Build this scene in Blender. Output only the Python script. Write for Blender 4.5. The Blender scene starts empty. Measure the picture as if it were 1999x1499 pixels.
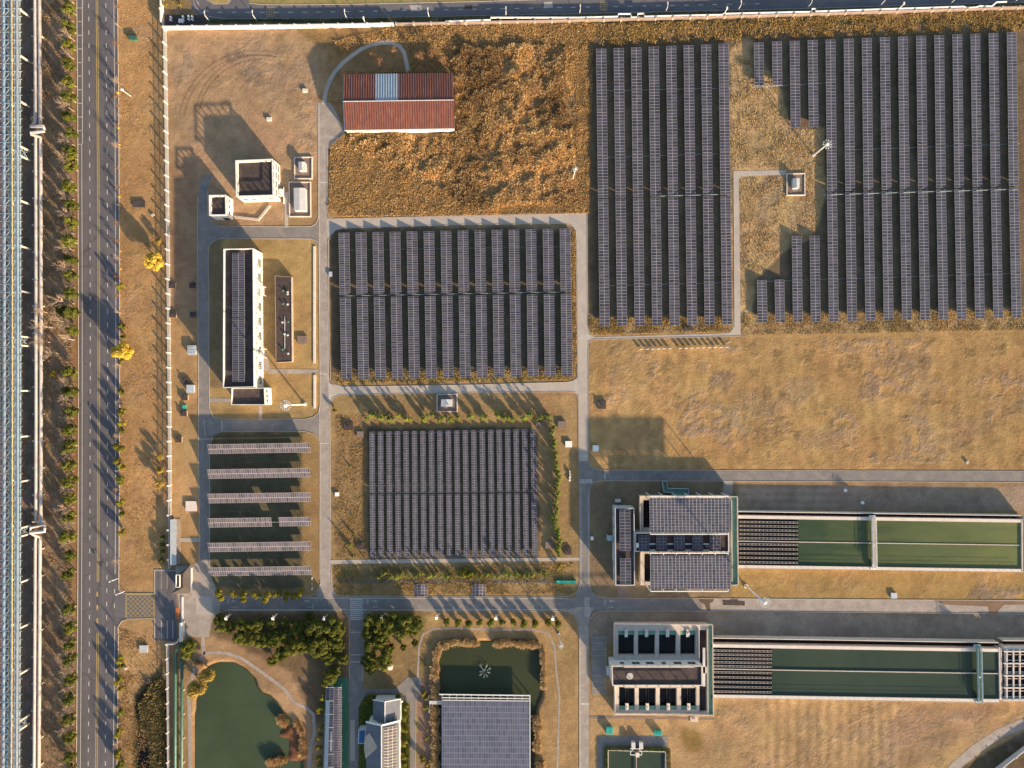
import bpy, math, random
import numpy as np
from mathutils import Vector
S = 0.17; CX, CY = 1010.0, 764.0; F = 1389.0
H_CAM = F * S
sc = bpy.context.scene
COL = sc.collection
RAD = math.radians
rnd = random.Random(7)
WLOC = {}

def G(px, py, h=0.0):
    """surveyed ground position (metres) of a point at height h (0.17 m units) in the aerial survey"""
    k = S * (1 - h / F)
    return Vector(((px - CX) * k, -(py - CY) * k, h * S))

def ord_(i):
    w = ("first second third fourth fifth sixth seventh eighth ninth tenth eleventh twelfth thirteenth fourteenth fifteenth "
         "sixteenth seventeenth eighteenth nineteenth twentieth").split()
    if i < 20: return w[i]
    tens = {2: 'twenty', 3: 'thirty', 4: 'forty', 5: 'fifty', 6: 'sixty'}
    n = i + 1
    if n % 10 == 0: return {30: 'thirtieth', 40: 'fortieth', 50: 'fiftieth', 60: 'sixtieth'}[n]
    return tens[n // 10] + '-' + w[n % 10 - 1]

# ------------------------------------------------------------------ mesh builder
class MB:
    def __init__(s): s.v = []; s.f = []; s.m = []; s.uv = []
    def face(s, pts, m=0, uv=None):
        b = len(s.v); s.v.extend([tuple(p) for p in pts]); s.f.append(tuple(range(b, b + len(pts)))); s.m.append(m)
        s.uv.extend(uv if uv else [(0, 0)] * len(pts))
    def box(s, x0, y0, z0, x1, y1, z1, m=0):
        if x1 < x0: x0, x1 = x1, x0
        if y1 < y0: y0, y1 = y1, y0
        s.prism([(x0, y0), (x1, y0), (x1, y1), (x0, y1)], z0, z1, m)
    def prism(s, poly, z0, z1, m=0, bottom=True, mtop=None):
        poly = [(p[0], p[1]) for p in poly]
        a = sum(poly[i][0] * poly[(i + 1) % len(poly)][1] - poly[(i + 1) % len(poly)][0] * poly[i][1] for i in range(len(poly)))
        if a < 0: poly = poly[::-1]
        n = len(poly)
        s.face([(x, y, z1) for x, y in poly], m if mtop is None else mtop)
        if bottom: s.face([(x, y, z0) for x, y in poly[::-1]], m)
        for i in range(n):
            a, b = poly[i], poly[(i + 1) % n]
            s.face([(a[0], a[1], z0), (b[0], b[1], z0), (b[0], b[1], z1), (a[0], a[1], z1)], m)
    def ring(s, outer, inner, z0, z1, m=0):
        n = len(outer)
        for i in range(n):
            j = (i + 1) % n
            s.prism([outer[i], outer[j], inner[j], inner[i]], z0, z1, m)
    def beam(s, a, b, w, h=None, m=0):
        a = Vector(a); b = Vector(b); d = b - a
        if d.length < 1e-6: return
        h = h or w; d.normalize()
        up = Vector((0, 0, 1)) if abs(d.z) < 0.95 else Vector((1, 0, 0))
        x = d.cross(up).normalized(); y = x.cross(d).normalized()
        c = []
        for e in (a, b):
            c.append([e + x * sx * w / 2 + y * sy * h / 2 for sx, sy in ((-1, -1), (1, -1), (1, 1), (-1, 1))])
        for i in range(4):
            j = (i + 1) % 4
            s.face([c[0][i], c[0][j], c[1][j], c[1][i]], m)
        s.face(c[0][::-1], m); s.face(c[1], m)
    def tube(s, pts, r, n=8, m=0, caps=True):
        pts = [Vector(p) for p in pts]; rs = r if isinstance(r, (list, tuple)) else [r] * len(pts)
        rings = []
        for i, p in enumerate(pts):
            d = (pts[min(i + 1, len(pts) - 1)] - pts[max(i - 1, 0)])
            if d.length < 1e-9: d = Vector((0, 0, 1))
            d.normalize()
            up = Vector((0, 0, 1)) if abs(d.z) < 0.9 else Vector((1, 0, 0))
            x = d.cross(up).normalized(); y = x.cross(d).normalized()
            rings.append([p + (x * math.cos(t) + y * math.sin(t)) * rs[i] for t in [2 * math.pi * k / n for k in range(n)]])
        b = len(s.v)
        for R in rings: s.v.extend([tuple(q) for q in R])
        for i in range(len(rings) - 1):
            for k in range(n):
                k2 = (k + 1) % n
                s.f.append((b + i * n + k, b + i * n + k2, b + (i + 1) * n + k2, b + (i + 1) * n + k)); s.m.append(m); s.uv.extend([(0, 0)] * 4)
        if caps:
            s.f.append(tuple(b + k for k in range(n))[::-1]); s.m.append(m); s.uv.extend([(0, 0)] * n)
            s.f.append(tuple(b + (len(rings) - 1) * n + k for k in range(n))); s.m.append(m); s.uv.extend([(0, 0)] * n)
    def cyl(s, x, y, z0, z1, r, n=16, m=0, r2=None):
        s.tube([(x, y, z0), (x, y, z1)], [r, r if r2 is None else r2], n, m)
    def ribbon(s, path, w, z0, z1, m=0, closed=False):
        path = [Vector((p[0], p[1])) for p in path]; n = len(path); L = []; R = []
        for i, p in enumerate(path):
            if closed: a, b = path[i - 1], path[(i + 1) % n]
            else: a, b = path[max(i - 1, 0)], path[min(i + 1, n - 1)]
            d1 = (p - a); d2 = (b - p)
            if d1.length < 1e-9: d1 = d2
            if d2.length < 1e-9: d2 = d1
            d1.normalize(); d2.normalize()
            nn = Vector((-(d1.y + d2.y), d1.x + d2.x))
            if nn.length < 1e-6: nn = Vector((-d1.y, d1.x))
            nn.normalize(); cs = max(0.4, nn.dot(Vector((-d1.y, d1.x))))
            L.append(p + nn * w / 2 / cs); R.append(p - nn * w / 2 / cs)
        rg = range(n) if closed else range(n - 1)
        for i in rg:
            j = (i + 1) % n
            q = [R[i], R[j], L[j], L[i]]
            s.face([(a.x, a.y, z1) for a in q], m)
            if z1 - z0 > 0.01:
                s.face([(R[i].x, R[i].y, z0), (R[j].x, R[j].y, z0), (R[j].x, R[j].y, z1), (R[i].x, R[i].y, z1)], m)
                s.face([(L[j].x, L[j].y, z0), (L[i].x, L[i].y, z0), (L[i].x, L[i].y, z1), (L[j].x, L[j].y, z1)], m)
        if not closed and z1 - z0 > 0.01:
            for A, B in ((L[0], R[0]), (R[-1], L[-1])):
                s.face([(A.x, A.y, z0), (B.x, B.y, z0), (B.x, B.y, z1), (A.x, A.y, z1)], m)
    def mesh(s, name, mats, off=(0, 0, 0), smooth=False):
        me = bpy.data.meshes.new(name)
        ox, oy, oz = off
        me.from_pydata([(x - ox, y - oy, z - oz) for x, y, z in s.v], [], s.f)
        for mt in (mats if isinstance(mats, (list, tuple)) else [mats]): me.materials.append(mt)
        if any(s.m): me.polygons.foreach_set('material_index', s.m)
        if any(u != (0, 0) for u in s.uv):
            ul = me.uv_layers.new(name='UVMap')
            ul.data.foreach_set('uv', [c for u in s.uv for c in u])
        if smooth: me.polygons.foreach_set('use_smooth', [True] * len(me.polygons))
        me.update()
        return me

def tag(o, label, cat, group=None, kind=None):
    if label: o['label'] = label
    if cat: o['category'] = cat
    if group: o['group'] = group
    if kind: o['kind'] = kind
    return o
def thing(name, label, cat, loc=(0, 0, 0), group=None, rz=0):
    o = bpy.data.objects.new(name, None); COL.objects.link(o); o.empty_display_size = 0.3
    o.location = loc; o.rotation_euler = (0, 0, rz); WLOC[o] = tuple(loc)
    return tag(o, label, cat, group)
def part(name, mb, mats, parent, smooth=False, label=None):
    me = mb.mesh(name, mats, WLOC[parent], smooth)
    o = bpy.data.objects.new(name, me); COL.objects.link(o); o.parent = parent
    WLOC[o] = WLOC[parent]
    if label: o['label'] = label
    return o
def single(name, mb, mats, label, cat, group=None, kind=None, smooth=False):
    xs = [v[0] for v in mb.v]; ys = [v[1] for v in mb.v]; zs = [v[2] for v in mb.v]
    c = ((min(xs) + max(xs)) / 2, (min(ys) + max(ys)) / 2, min(zs))
    o = bpy.data.objects.new(name, mb.mesh(name, mats, c, smooth)); COL.objects.link(o); o.location = c
    WLOC[o] = c
    return tag(o, label, cat, group, kind)
def struct(name, mb, mats, smooth=False):
    o = bpy.data.objects.new(name, mb.mesh(name, mats, (0, 0, 0), smooth)); COL.objects.link(o); o['kind'] = 'structure'
    return o
def dup(root, loc, rz=0.0, scale=1.0, label=None, group=None):
    r = root.copy(); COL.objects.link(r); r.location = loc; r.rotation_euler = (0, 0, rz)
    r.scale = (scale, scale, scale) if not isinstance(scale, tuple) else scale
    if label: r['label'] = label
    if group: r['group'] = group
    for ch in list(root.children):
        c = ch.copy(); COL.objects.link(c); c.parent = r
        for g in list(ch.children):
            d = g.copy(); COL.objects.link(d); d.parent = c
    return r

# ------------------------------------------------------------------ materials
def newmat(name):
    m = bpy.data.materials.new(name); m.use_nodes = True
    nt = m.node_tree; nt.nodes.clear()
    out = nt.nodes.new('ShaderNodeOutputMaterial'); b = nt.nodes.new('ShaderNodeBsdfPrincipled')
    nt.links.new(b.outputs[0], out.inputs[0])
    return m, nt, b
def N(nt, t, **kw):
    n = nt.nodes.new(t)
    for k, v in kw.items():
        if k == 'inp':
            for a, c in v.items(): n.inputs[a].default_value = c
        else: setattr(n, k, v)
    return n
def noise(nt, scale, detail=4, rough=0.6, vec=None, dist=0.0):
    n = N(nt, 'ShaderNodeTexNoise', inp={'Scale': scale, 'Detail': detail, 'Roughness': rough, 'Distortion': dist})
    if vec is not None: nt.links.new(vec, n.inputs['Vector'])
    return n
def ramp(nt, src, stops):
    r = N(nt, 'ShaderNodeValToRGB'); e = r.color_ramp.elements
    while len(e) > 1: e.remove(e[-1])
    e[0].position = stops[0][0]; e[0].color = (*stops[0][1], 1) if len(stops[0][1]) == 3 else stops[0][1]
    for p, c in stops[1:]:
        q = e.new(p); q.color = (*c, 1) if len(c) == 3 else c
    nt.links.new(src, r.inputs[0]); return r
def mixc(nt, f, a, b, typ='MIX'):
    m = N(nt, 'ShaderNodeMix', data_type='RGBA', blend_type=typ)
    for sock, v in ((m.inputs[0], f), (m.inputs[6], a), (m.inputs[7], b)):
        if hasattr(v, 'links'): nt.links.new(v, sock)
        elif isinstance(v, (int, float)): sock.default_value = v
        else: sock.default_value = (*v[:3], 1)
    return m.outputs[2]
def math_(nt, op, a, b=None, c=None):
    m = N(nt, 'ShaderNodeMath', operation=op)
    for i, v in enumerate((a, b, c)):
        if v is None: continue
        if hasattr(v, 'links'): nt.links.new(v, m.inputs[i])
        else: m.inputs[i].default_value = v
    return m.outputs[0]
def surf(name, col, rough=0.8, var=0.25, sc1=0.35, sc2=3.0, bump=0.0, bsc=6.0, metal=0.0, col2=None, spec=0.3):
    """weathered surface: two scales of noise between col*(1-var) and col*(1+var), optional second colour in patches"""
    m, nt, b = newmat(name)
    pos = N(nt, 'ShaderNodeNewGeometry').outputs['Position']
    n1 = noise(nt, sc1, 5, 0.65, pos); n2 = noise(nt, sc2, 4, 0.7, pos)
    f = math_(nt, 'ADD', math_(nt, 'MULTIPLY', n1.outputs[0], 0.6), math_(nt, 'MULTIPLY', n2.outputs[0], 0.4))
    lo = tuple(c * (1 - var) for c in col); hi = tuple(min(1, c * (1 + var)) for c in col)
    r = ramp(nt, f, [(0.32, lo), (0.68, hi)])
    c = r.outputs[0]
    if col2:
        n3 = noise(nt, sc1 * 1.7, 6, 0.7, pos, 0.6)
        k = ramp(nt, n3.outputs[0], [(0.47, (0, 0, 0)), (0.62, (1, 1, 1))])
        c = mixc(nt, k.outputs[0], c, col2)
    nt.links.new(c, b.inputs['Base Color'])
    b.inputs['Roughness'].default_value = rough; b.inputs['Metallic'].default_value = metal
    b.inputs['Specular IOR Level'].default_value = spec
    if bump:
        n4 = noise(nt, bsc, 4, 0.7, pos)
        bp = N(nt, 'ShaderNodeBump', inp={'Strength': 1.0, 'Distance': bump})
        nt.links.new(n4.outputs[0], bp.inputs['Height']); nt.links.new(bp.outputs[0], b.inputs['Normal'])
    return m
def panelmat(name, cell=(0.014, 0.016, 0.034), line=(0.5, 0.5, 0.52), lu=0.05, lv=0.08, rough=0.28, var=0.5, big=0, tint=(0.042, 0.036, 0.062)):
    """photovoltaic modules: UV counted in modules; pale aluminium frames between dark cells"""
    m, nt, b = newmat(name)
    uv = N(nt, 'ShaderNodeUVMap').outputs[0]
    sp = N(nt, 'ShaderNodeSeparateXYZ'); nt.links.new(uv, sp.inputs[0])
    def edge(s, w, per=1.0):
        q = math_(nt, 'DIVIDE', s, per) if per != 1.0 else s
        fr = math_(nt, 'FRACT', q); d = math_(nt, 'MINIMUM', fr, math_(nt, 'SUBTRACT', 1.0, fr))
        return math_(nt, 'LESS_THAN', d, w / per)
    e = math_(nt, 'MAXIMUM', edge(sp.outputs[0], lu), edge(sp.outputs[1], lv))
    fl = N(nt, 'ShaderNodeVectorMath', operation='FLOOR'); nt.links.new(uv, fl.inputs[0])
    oi = N(nt, 'ShaderNodeObjectInfo')
    ad = N(nt, 'ShaderNodeVectorMath', operation='ADD'); nt.links.new(fl.outputs[0], ad.inputs[0]); nt.links.new(oi.outputs['Location'], ad.inputs[1])
    wn = N(nt, 'ShaderNodeTexWhiteNoise', noise_dimensions='3D'); nt.links.new(ad.outputs[0], wn.inputs[0])
    lo = tuple(c * (1 - var) for c in cell); hi = tuple(c * (1 + var) for c in cell)
    c = mixc(nt, wn.outputs[0], lo, hi)
    c = mixc(nt, math_(nt, 'MULTIPLY', wn.outputs[0], 0.8), c, tint)
    pos = N(nt, 'ShaderNodeNewGeometry').outputs['Position']
    dn = noise(nt, 0.16, 5, 0.7, pos)
    c = mixc(nt, math_(nt, 'MULTIPLY', dn.outputs[0], 0.13), c, (0.24, 0.24, 0.27))
    ln = noise(nt, 4.0, 3, 0.7, pos)
    lc = mixc(nt, ln.outputs[0], tuple(v * 0.55 for v in line), tuple(min(1, v * 1.3) for v in line))
    c = mixc(nt, e, c, lc)
    nt.links.new(c, b.inputs['Base Color'])
    rr = math_(nt, 'ADD', math_(nt, 'MULTIPLY', e, 0.25), rough)
    nt.links.new(rr, b.inputs['Roughness'])
    b.inputs['Specular IOR Level'].default_value = 0.5
    return m

M = {}
def roadmat(name, col, col2, along):
    """worn carriageway: wheel-path streaks along the road, patches, fine aggregate and hairline cracks"""
    m, nt, b = newmat(name); pos = N(nt, 'ShaderNodeNewGeometry').outputs['Position']
    mp = N(nt, 'ShaderNodeMapping'); nt.links.new(pos, mp.inputs[0]); mp.inputs['Scale'].default_value = (1, .035, 1) if along == 'y' else (.035, 1, 1)
    n1 = noise(nt, .55, 4, .6, mp.outputs[0]); n2 = noise(nt, .09, 5, .7, pos, .8); n3 = noise(nt, 4.0, 3, .7, pos)
    f = math_(nt, 'ADD', math_(nt, 'MULTIPLY', n1.outputs[0], .45), math_(nt, 'ADD', math_(nt, 'MULTIPLY', n2.outputs[0], .35), math_(nt, 'MULTIPLY', n3.outputs[0], .2)))
    r = ramp(nt, f, [(.36, tuple(c * .78 for c in col)), (.5, col), (.66, col2)])
    v = N(nt, 'ShaderNodeTexVoronoi', feature='DISTANCE_TO_EDGE', inp={'Scale': .085}); wv = noise(nt, .4, 3, .6, pos)
    ad = N(nt, 'ShaderNodeVectorMath', operation='MULTIPLY_ADD'); nt.links.new(wv.outputs['Color'], ad.inputs[0]); ad.inputs[1].default_value = (3, 3, 0); nt.links.new(pos, ad.inputs[2]); nt.links.new(ad.outputs[0], v.inputs['Vector'])
    ck = math_(nt, 'LESS_THAN', v.outputs['Distance'], .008)
    c = mixc(nt, math_(nt, 'MULTIPLY', ck, .45), r.outputs[0], tuple(q * .45 for q in col))
    nt.links.new(c, b.inputs['Base Color']); b.inputs['Roughness'].default_value = .9; b.inputs['Specular IOR Level'].default_value = .25
    return m
M['asphalt'] = surf('asphalt', (0.10, 0.093, 0.10), 0.9, 0.16, 0.12, 2.5, 0.01, 8, col2=(0.118, 0.105, 0.105))
M['asphalt'] = roadmat('asphalt_main', (.115, .108, .12), (.15, .14, .15), 'y')
M['asphalt_in'] = surf('asphalt_inner', (0.19, 0.175, 0.17), 0.9, 0.2, 0.2, 2.5, 0.01, 8, col2=(0.24, 0.215, 0.20))
M['asphalt_top'] = surf('asphalt_top', (0.10, 0.095, 0.115), 0.9, 0.2, 0.15, 2.5, col2=(0.13, 0.12, 0.135))
M['asphalt_top'] = roadmat('asphalt_north', (.13, .122, .135), (.17, .16, .165), 'x')
M['conc'] = surf('concrete_road', (0.40, 0.35, 0.31), 0.9, 0.12, 0.15, 2.0, 0.01, 8, col2=(0.35, 0.31, 0.29))
M['conc2'] = surf('worn_concrete', (0.29, 0.25, 0.225), 0.9, 0.2, 0.2, 1.6, 0.01, 6, col2=(0.36, 0.31, 0.28))
M['conc3'] = surf('tank_concrete', (0.48, 0.42, 0.37), 0.85, 0.2, 0.5, 4)
M['coping'] = surf('coping', (0.62, 0.55, 0.50), 0.85, 0.15, 0.6, 4)
M['kerb'] = surf('kerb_stone', (0.42, 0.37, 0.33), 0.85, 0.25, 0.5, 4)
M['paint'] = surf('white_paint', (0.52, 0.50, 0.48), 0.7, 0.35, 0.8, 6)
M['ypaint'] = surf('yellow_paint', (0.42, 0.30, 0.09), 0.7, 0.3, 0.8, 6)
M['wall'] = surf('white_wall', (0.66, 0.64, 0.62), 0.8, 0.14, 0.4, 3)
M['wallp'] = surf('wall_panel', (0.36, 0.35, 0.35), 0.8, 0.25, 0.5, 3)
M['wallg'] = surf('grey_wall', (0.50, 0.49, 0.50), 0.8, 0.14, 0.5, 3)
M['white'] = surf('white_metal', (0.75, 0.74, 0.72), 0.45, 0.1, 0.8, 5)
M['galv'] = surf('galvanised', (0.42, 0.44, 0.46), 0.5, 0.2, 0.8, 5)
M['dark'] = surf('dark_grey', (0.05, 0.05, 0.055), 0.6, 0.3)
M['glass'] = surf('window_glass', (0.02, 0.025, 0.03), 0.35, 0.3, spec=0.4)
M['roofd'] = surf('dark_roof', (0.055, 0.042, 0.042), 0.9, 0.35, 0.3, 2.0, col2=(0.085, 0.062, 0.058))
M['steel'] = surf('blue_steel', (0.30, 0.42, 0.50), 0.55, 0.3, 0.6, 4)
M['steel2'] = surf('pale_steel', (0.40, 0.44, 0.50), 0.5, 0.25, 0.6, 4)
M['pipe'] = surf('pipe_cladding', (0.52, 0.47, 0.45), 0.42, 0.2, 0.25, 2.5, metal=0.15)
M['pipey'] = surf('yellow_pipe', (0.55, 0.40, 0.17), 0.5, 0.3, 0.5, 4)
M['pipebdull'] = surf('dull_conduit', (0.20, 0.24, 0.27), 0.6, 0.3, 0.5, 4)
M['pipeb'] = surf('blue_pipe', (0.05, 0.11, 0.22), 0.5, 0.3, 0.5, 4)
M['pipebg'] = surf('buff_pipe', (0.42, 0.33, 0.28), 0.5, 0.3, 0.5, 4)
M['green'] = surf('green_pipe', (0.055, 0.125, 0.09), 0.45, 0.25, 0.4, 3)
M['greend'] = surf('green_deck', (0.14, 0.30, 0.22), 0.85, 0.3, 0.5, 3)
M['court'] = surf('green_court', (0.06, 0.17, 0.11), 0.9, 0.25, 0.3, 3)
M['teal'] = surf('teal_sheet', (0.03, 0.38, 0.30), 0.6, 0.2, 0.5, 3)
M['orange'] = surf('orange_paint', (0.60, 0.18, 0.05), 0.6, 0.2)
M['trunk'] = surf('bark', (0.34, 0.26, 0.20), 0.9, 0.3, 2, 8)
M['trunkp'] = surf('pale_bark', (0.38, 0.28, 0.21), 0.9, 0.3, 2, 8)
M['tile'] = surf('roof_tiles', (0.10, 0.08, 0.072), 0.85, 0.3, 0.6, 5, 0.04, 9)
M['bluer'] = surf('blue_roof', (0.03, 0.11, 0.26), 0.6, 0.2)
M['slate'] = surf('slate_roof', (0.12, 0.13, 0.16), 0.7, 0.25, 0.5, 4)
M['brick'] = surf('brown_pave', (0.20, 0.15, 0.13), 0.9, 0.25, 0.6, 4)
M['pv'] = panelmat('solar_modules', line=(.30,.30,.33), lu=0.028, lv=0.042)
M['pvf'] = panelmat('solar_modules_fine', line=(.28,.29,.33), lu=0.028, lv=0.05)
M['pvw'] = panelmat('solar_modules_carport', cell=(0.05, 0.05, 0.075), line=(0.36, 0.34, 0.34), lu=0.04, lv=0.04, tint=(0.09, 0.065, 0.08))
M['pvp'] = panelmat('solar_modules_pond', cell=(0.075, 0.09, 0.145), line=(0.20, 0.21, 0.25), lu=0.07, lv=0.05, var=.35, tint=(0.09, 0.085, 0.13))
M['pvb'] = panelmat('solar_modules_big', cell=(0.04, 0.048, 0.085), line=(0.36, 0.35, 0.37), lu=0.06, lv=0.045, tint=(0.07, 0.05, 0.06))

def water(name, deep, mid, rough=0.08):
    m, nt, b = newmat(name)
    pos = N(nt, 'ShaderNodeNewGeometry').outputs['Position']
    n1 = noise(nt, 0.035, 4, 0.6, pos, 0.5)
    r = ramp(nt, n1.outputs[0], [(0.35, deep), (0.65, mid)])
    nt.links.new(r.outputs[0], b.inputs['Base Color'])
    b.inputs['Roughness'].default_value = rough; b.inputs['Specular IOR Level'].default_value = 0.2
    n2 = noise(nt, 1.5, 3, 0.6, pos)
    bp = N(nt, 'ShaderNodeBump', inp={'Strength': 0.25, 'Distance': 0.05})
    nt.links.new(n2.outputs[0], bp.inputs['Height']); nt.links.new(bp.outputs[0], b.inputs['Normal'])
    return m
M['pond'] = water('pond_water', (0.042, 0.060, 0.034), (0.058, 0.080, 0.044))
M['pond2'] = water('pond_water_dark', (0.034, 0.042, 0.020), (0.044, 0.052, 0.026))
M['tankw'] = water('tank_water', (0.035, 0.058, 0.034), (0.048, 0.072, 0.038))
def algae(m, x0, x1, c2):
    nt = m.node_tree; b = [n for n in nt.nodes if n.type == 'BSDF_PRINCIPLED'][0]; src = b.inputs['Base Color'].links[0].from_socket
    pos = N(nt, 'ShaderNodeNewGeometry').outputs['Position']; sp = N(nt, 'ShaderNodeSeparateXYZ'); nt.links.new(pos, sp.inputs[0])
    mp = N(nt, 'ShaderNodeMapping'); nt.links.new(pos, mp.inputs[0]); mp.inputs['Scale'].default_value = (.35, 1.4, 1)
    n1 = noise(nt, .16, 5, .65, mp.outputs[0], 1.0)
    f = math_(nt, 'DIVIDE', math_(nt, 'SUBTRACT', sp.outputs[0], x0), x1 - x0); f = math_(nt, 'ADD', f, math_(nt, 'MULTIPLY', math_(nt, 'SUBTRACT', n1.outputs[0], .5), .9))
    cl = N(nt, 'ShaderNodeClamp'); nt.links.new(f, cl.inputs[0])
    nt.links.new(mixc(nt, cl.outputs[0], src, c2), b.inputs['Base Color'])
algae(M['tankw'], 95, 175, (0.15, 0.165, 0.065))
M['tankb'] = water('tank_water_deep', (0.034, 0.050, 0.036), (0.046, 0.064, 0.044))
M['black'] = water('black_water', (0.008, 0.007, 0.008), (0.012, 0.010, 0.012))

def redroof():
    m, nt, b = newmat('rusty_corrugated_roof')
    pos = N(nt, 'ShaderNodeNewGeometry').outputs['Position']
    mp = N(nt, 'ShaderNodeMapping'); nt.links.new(pos, mp.inputs[0]); mp.inputs['Scale'].default_value = (1, 0.12, 1)
    n1 = noise(nt, 1.6, 5, 0.75, mp.outputs[0]); n2 = noise(nt, 0.12, 4, 0.6, pos)
    r = ramp(nt, n1.outputs[0], [(0.3, (0.10, 0.036, 0.030)), (0.52, (0.19, 0.062, 0.040)), (0.74, (0.34, 0.155, 0.085))])
    c = mixc(nt, n2.outputs[0], r.outputs[0], (0.13, 0.048, 0.042))
    nt.links.new(c, b.inputs['Base Color']); b.inputs['Roughness'].default_value = 0.75
    return m
M['red'] = redroof()
M['bluesheet'] = surf('pale_blue_sheet', (0.27, 0.33, 0.40), 0.6, 0.15, 0.3, 3)

def foliage(name, c1, c2, tr=0.25):
    m, nt, b = newmat(name)
    geo = N(nt, 'ShaderNodeNewGeometry'); oi = N(nt, 'ShaderNodeObjectInfo')
    n1 = noise(nt, 0.8, 3, 0.6, geo.outputs['Position'])
    f = math_(nt, 'ADD', math_(nt, 'MULTIPLY', geo.outputs['Random Per Island'], 0.45), math_(nt, 'MULTIPLY', n1.outputs[0], 0.35))
    f = math_(nt, 'ADD', f, math_(nt, 'MULTIPLY', oi.outputs['Random'], 0.3))
    r = ramp(nt, f, [(0.2, c1), (0.85, c2)])
    nt.links.new(r.outputs[0], b.inputs['Base Color']); b.inputs['Roughness'].default_value = 0.75
    b.inputs['Specular IOR Level'].default_value = 0.15
    t = N(nt, 'ShaderNodeBsdfTranslucent'); nt.links.new(r.outputs[0], t.inputs[0])
    ms = N(nt, 'ShaderNodeMixShader'); ms.inputs[0].default_value = tr
    out = [n for n in nt.nodes if n.type == 'OUTPUT_MATERIAL'][0]
    nt.links.new(b.outputs[0], ms.inputs[1]); nt.links.new(t.outputs[0], ms.inputs[2]); nt.links.new(ms.outputs[0], out.inputs[0])
    return m
M['leaf'] = foliage('evergreen_leaves', (0.045, 0.062, 0.011), (0.19, 0.19, 0.032))
M['leafc'] = foliage('conifer_needles', (0.07, 0.11, 0.02), (0.30, 0.34, 0.05))
M['leafy'] = foliage('olive_leaves', (0.11, 0.11, 0.014), (0.30, 0.25, 0.035))
M['leafg'] = foliage('ginkgo_leaves', (0.50, 0.33, 0.04), (0.74, 0.54, 0.09))
M['leafo'] = foliage('ochre_leaves', (0.26, 0.18, 0.04), (0.42, 0.30, 0.07))
M['leafr'] = foliage('russet_twigs', (0.16, 0.08, 0.035), (0.30, 0.16, 0.075))
M['reed'] = foliage('reeds', (0.34, 0.24, 0.12), (0.66, 0.48, 0.27))
M['hedge'] = foliage('hedge_leaves', (0.03, 0.05, 0.01), (0.09, 0.12, 0.02))
def vcolmat(name, tr=0.2):
    m, nt, b = newmat(name)
    at = N(nt, 'ShaderNodeAttribute', attribute_name='Col')
    nt.links.new(at.outputs[0], b.inputs['Base Color']); b.inputs['Roughness'].default_value = 0.85
    b.inputs['Specular IOR Level'].default_value = 0.1
    t = N(nt, 'ShaderNodeBsdfTranslucent'); nt.links.new(at.outputs[0], t.inputs[0])
    ms = N(nt, 'ShaderNodeMixShader'); ms.inputs[0].default_value = tr
    out = [n for n in nt.nodes if n.type == 'OUTPUT_MATERIAL'][0]
    nt.links.new(b.outputs[0], ms.inputs[1]); nt.links.new(t.outputs[0], ms.inputs[2]); nt.links.new(ms.outputs[0], out.inputs[0])
    return m
M['straw'] = vcolmat('dry_grass_blades')

# ------------------------------------------------------------------ camera, sun, sky
cam = bpy.data.objects.new('camera', bpy.data.cameras.new('camera')); COL.objects.link(cam)
cam.location = (0, 0, H_CAM); cam.rotation_euler = (0, 0, 0)
cam.data.sensor_width = 36; cam.data.lens = 36 * F / 1999.0
cam.data.shift_x = -(CX - 999.5) / 1999.0; cam.data.shift_y = (CY - 749.5) / 1999.0
cam.data.clip_start = 1; cam.data.clip_end = 5000
sc.camera = cam
SUN_EL = RAD(14.6)
sd = Vector((0.615 * math.cos(SUN_EL), -0.788 * math.cos(SUN_EL), math.sin(SUN_EL)))   # towards the sun
sl = bpy.data.lights.new('sun', 'SUN'); sl.energy = 5.0; sl.angle = RAD(1.1); sl.color = (1.0, 0.755, 0.475)
so = bpy.data.objects.new('sun', sl); COL.objects.link(so)
so.rotation_euler = (-sd).to_track_quat('-Z', 'Y').to_euler(); so.location = (0, 0, 150)
w = bpy.data.worlds.new('World'); sc.world = w; w.use_nodes = True
wn = w.node_tree; wn.nodes.clear()
wo = wn.nodes.new('ShaderNodeOutputWorld'); bg = wn.nodes.new('ShaderNodeBackground')
sk = wn.nodes.new('ShaderNodeTexSky'); sk.sky_type = 'NISHITA'; sk.sun_disc = False
sk.sun_elevation = SUN_EL; sk.sun_rotation = math.atan2(sd.x, sd.y); sk.altitude = 50; sk.air_density = 1.2; sk.dust_density = 1.5; sk.ozone_density = 1.5
bg.inputs[1].default_value = 0.108
wn.links.new(sk.outputs[0], bg.inputs[0]); wn.links.new(bg.outputs[0], wo.inputs[0])
vs = sc.view_settings
sc.display_settings.display_device = 'sRGB'
vs.view_transform = 'Standard'; vs.look = 'None'; vs.gamma = 1.0; vs.exposure = 1.25
sc.cycles.max_bounces = 5; sc.cycles.diffuse_bounces = 3; sc.cycles.transparent_max_bounces = 6
# ------------------------------------------------------------------ terrain
nrng = np.random.default_rng(5)
ST = 3.0
gx = np.arange(-150, 2151, ST); gy = np.arange(-150, 1651, ST)
NX, NY = len(gx), len(gy)
PX, PY = np.meshgrid(gx, gy)
def vnoise(cell, seed):
    """smooth value noise on the survey grid, feature size in px, range 0..1"""
    r = np.random.default_rng(seed); nx = int((gx[-1] - gx[0]) / cell) + 4; ny = int((gy[-1] - gy[0]) / cell) + 4
    g = r.random((ny, nx)); u = (PX - gx[0]) / cell; v = (PY - gy[0]) / cell
    i = u.astype(int); j = v.astype(int); fu = u - i; fv = v - j
    fu = fu * fu * (3 - 2 * fu); fv = fv * fv * (3 - 2 * fv)
    return (g[j, i] * (1 - fu) + g[j, i + 1] * fu) * (1 - fv) + (g[j + 1, i] * (1 - fu) + g[j + 1, i + 1] * fu) * fv
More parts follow.
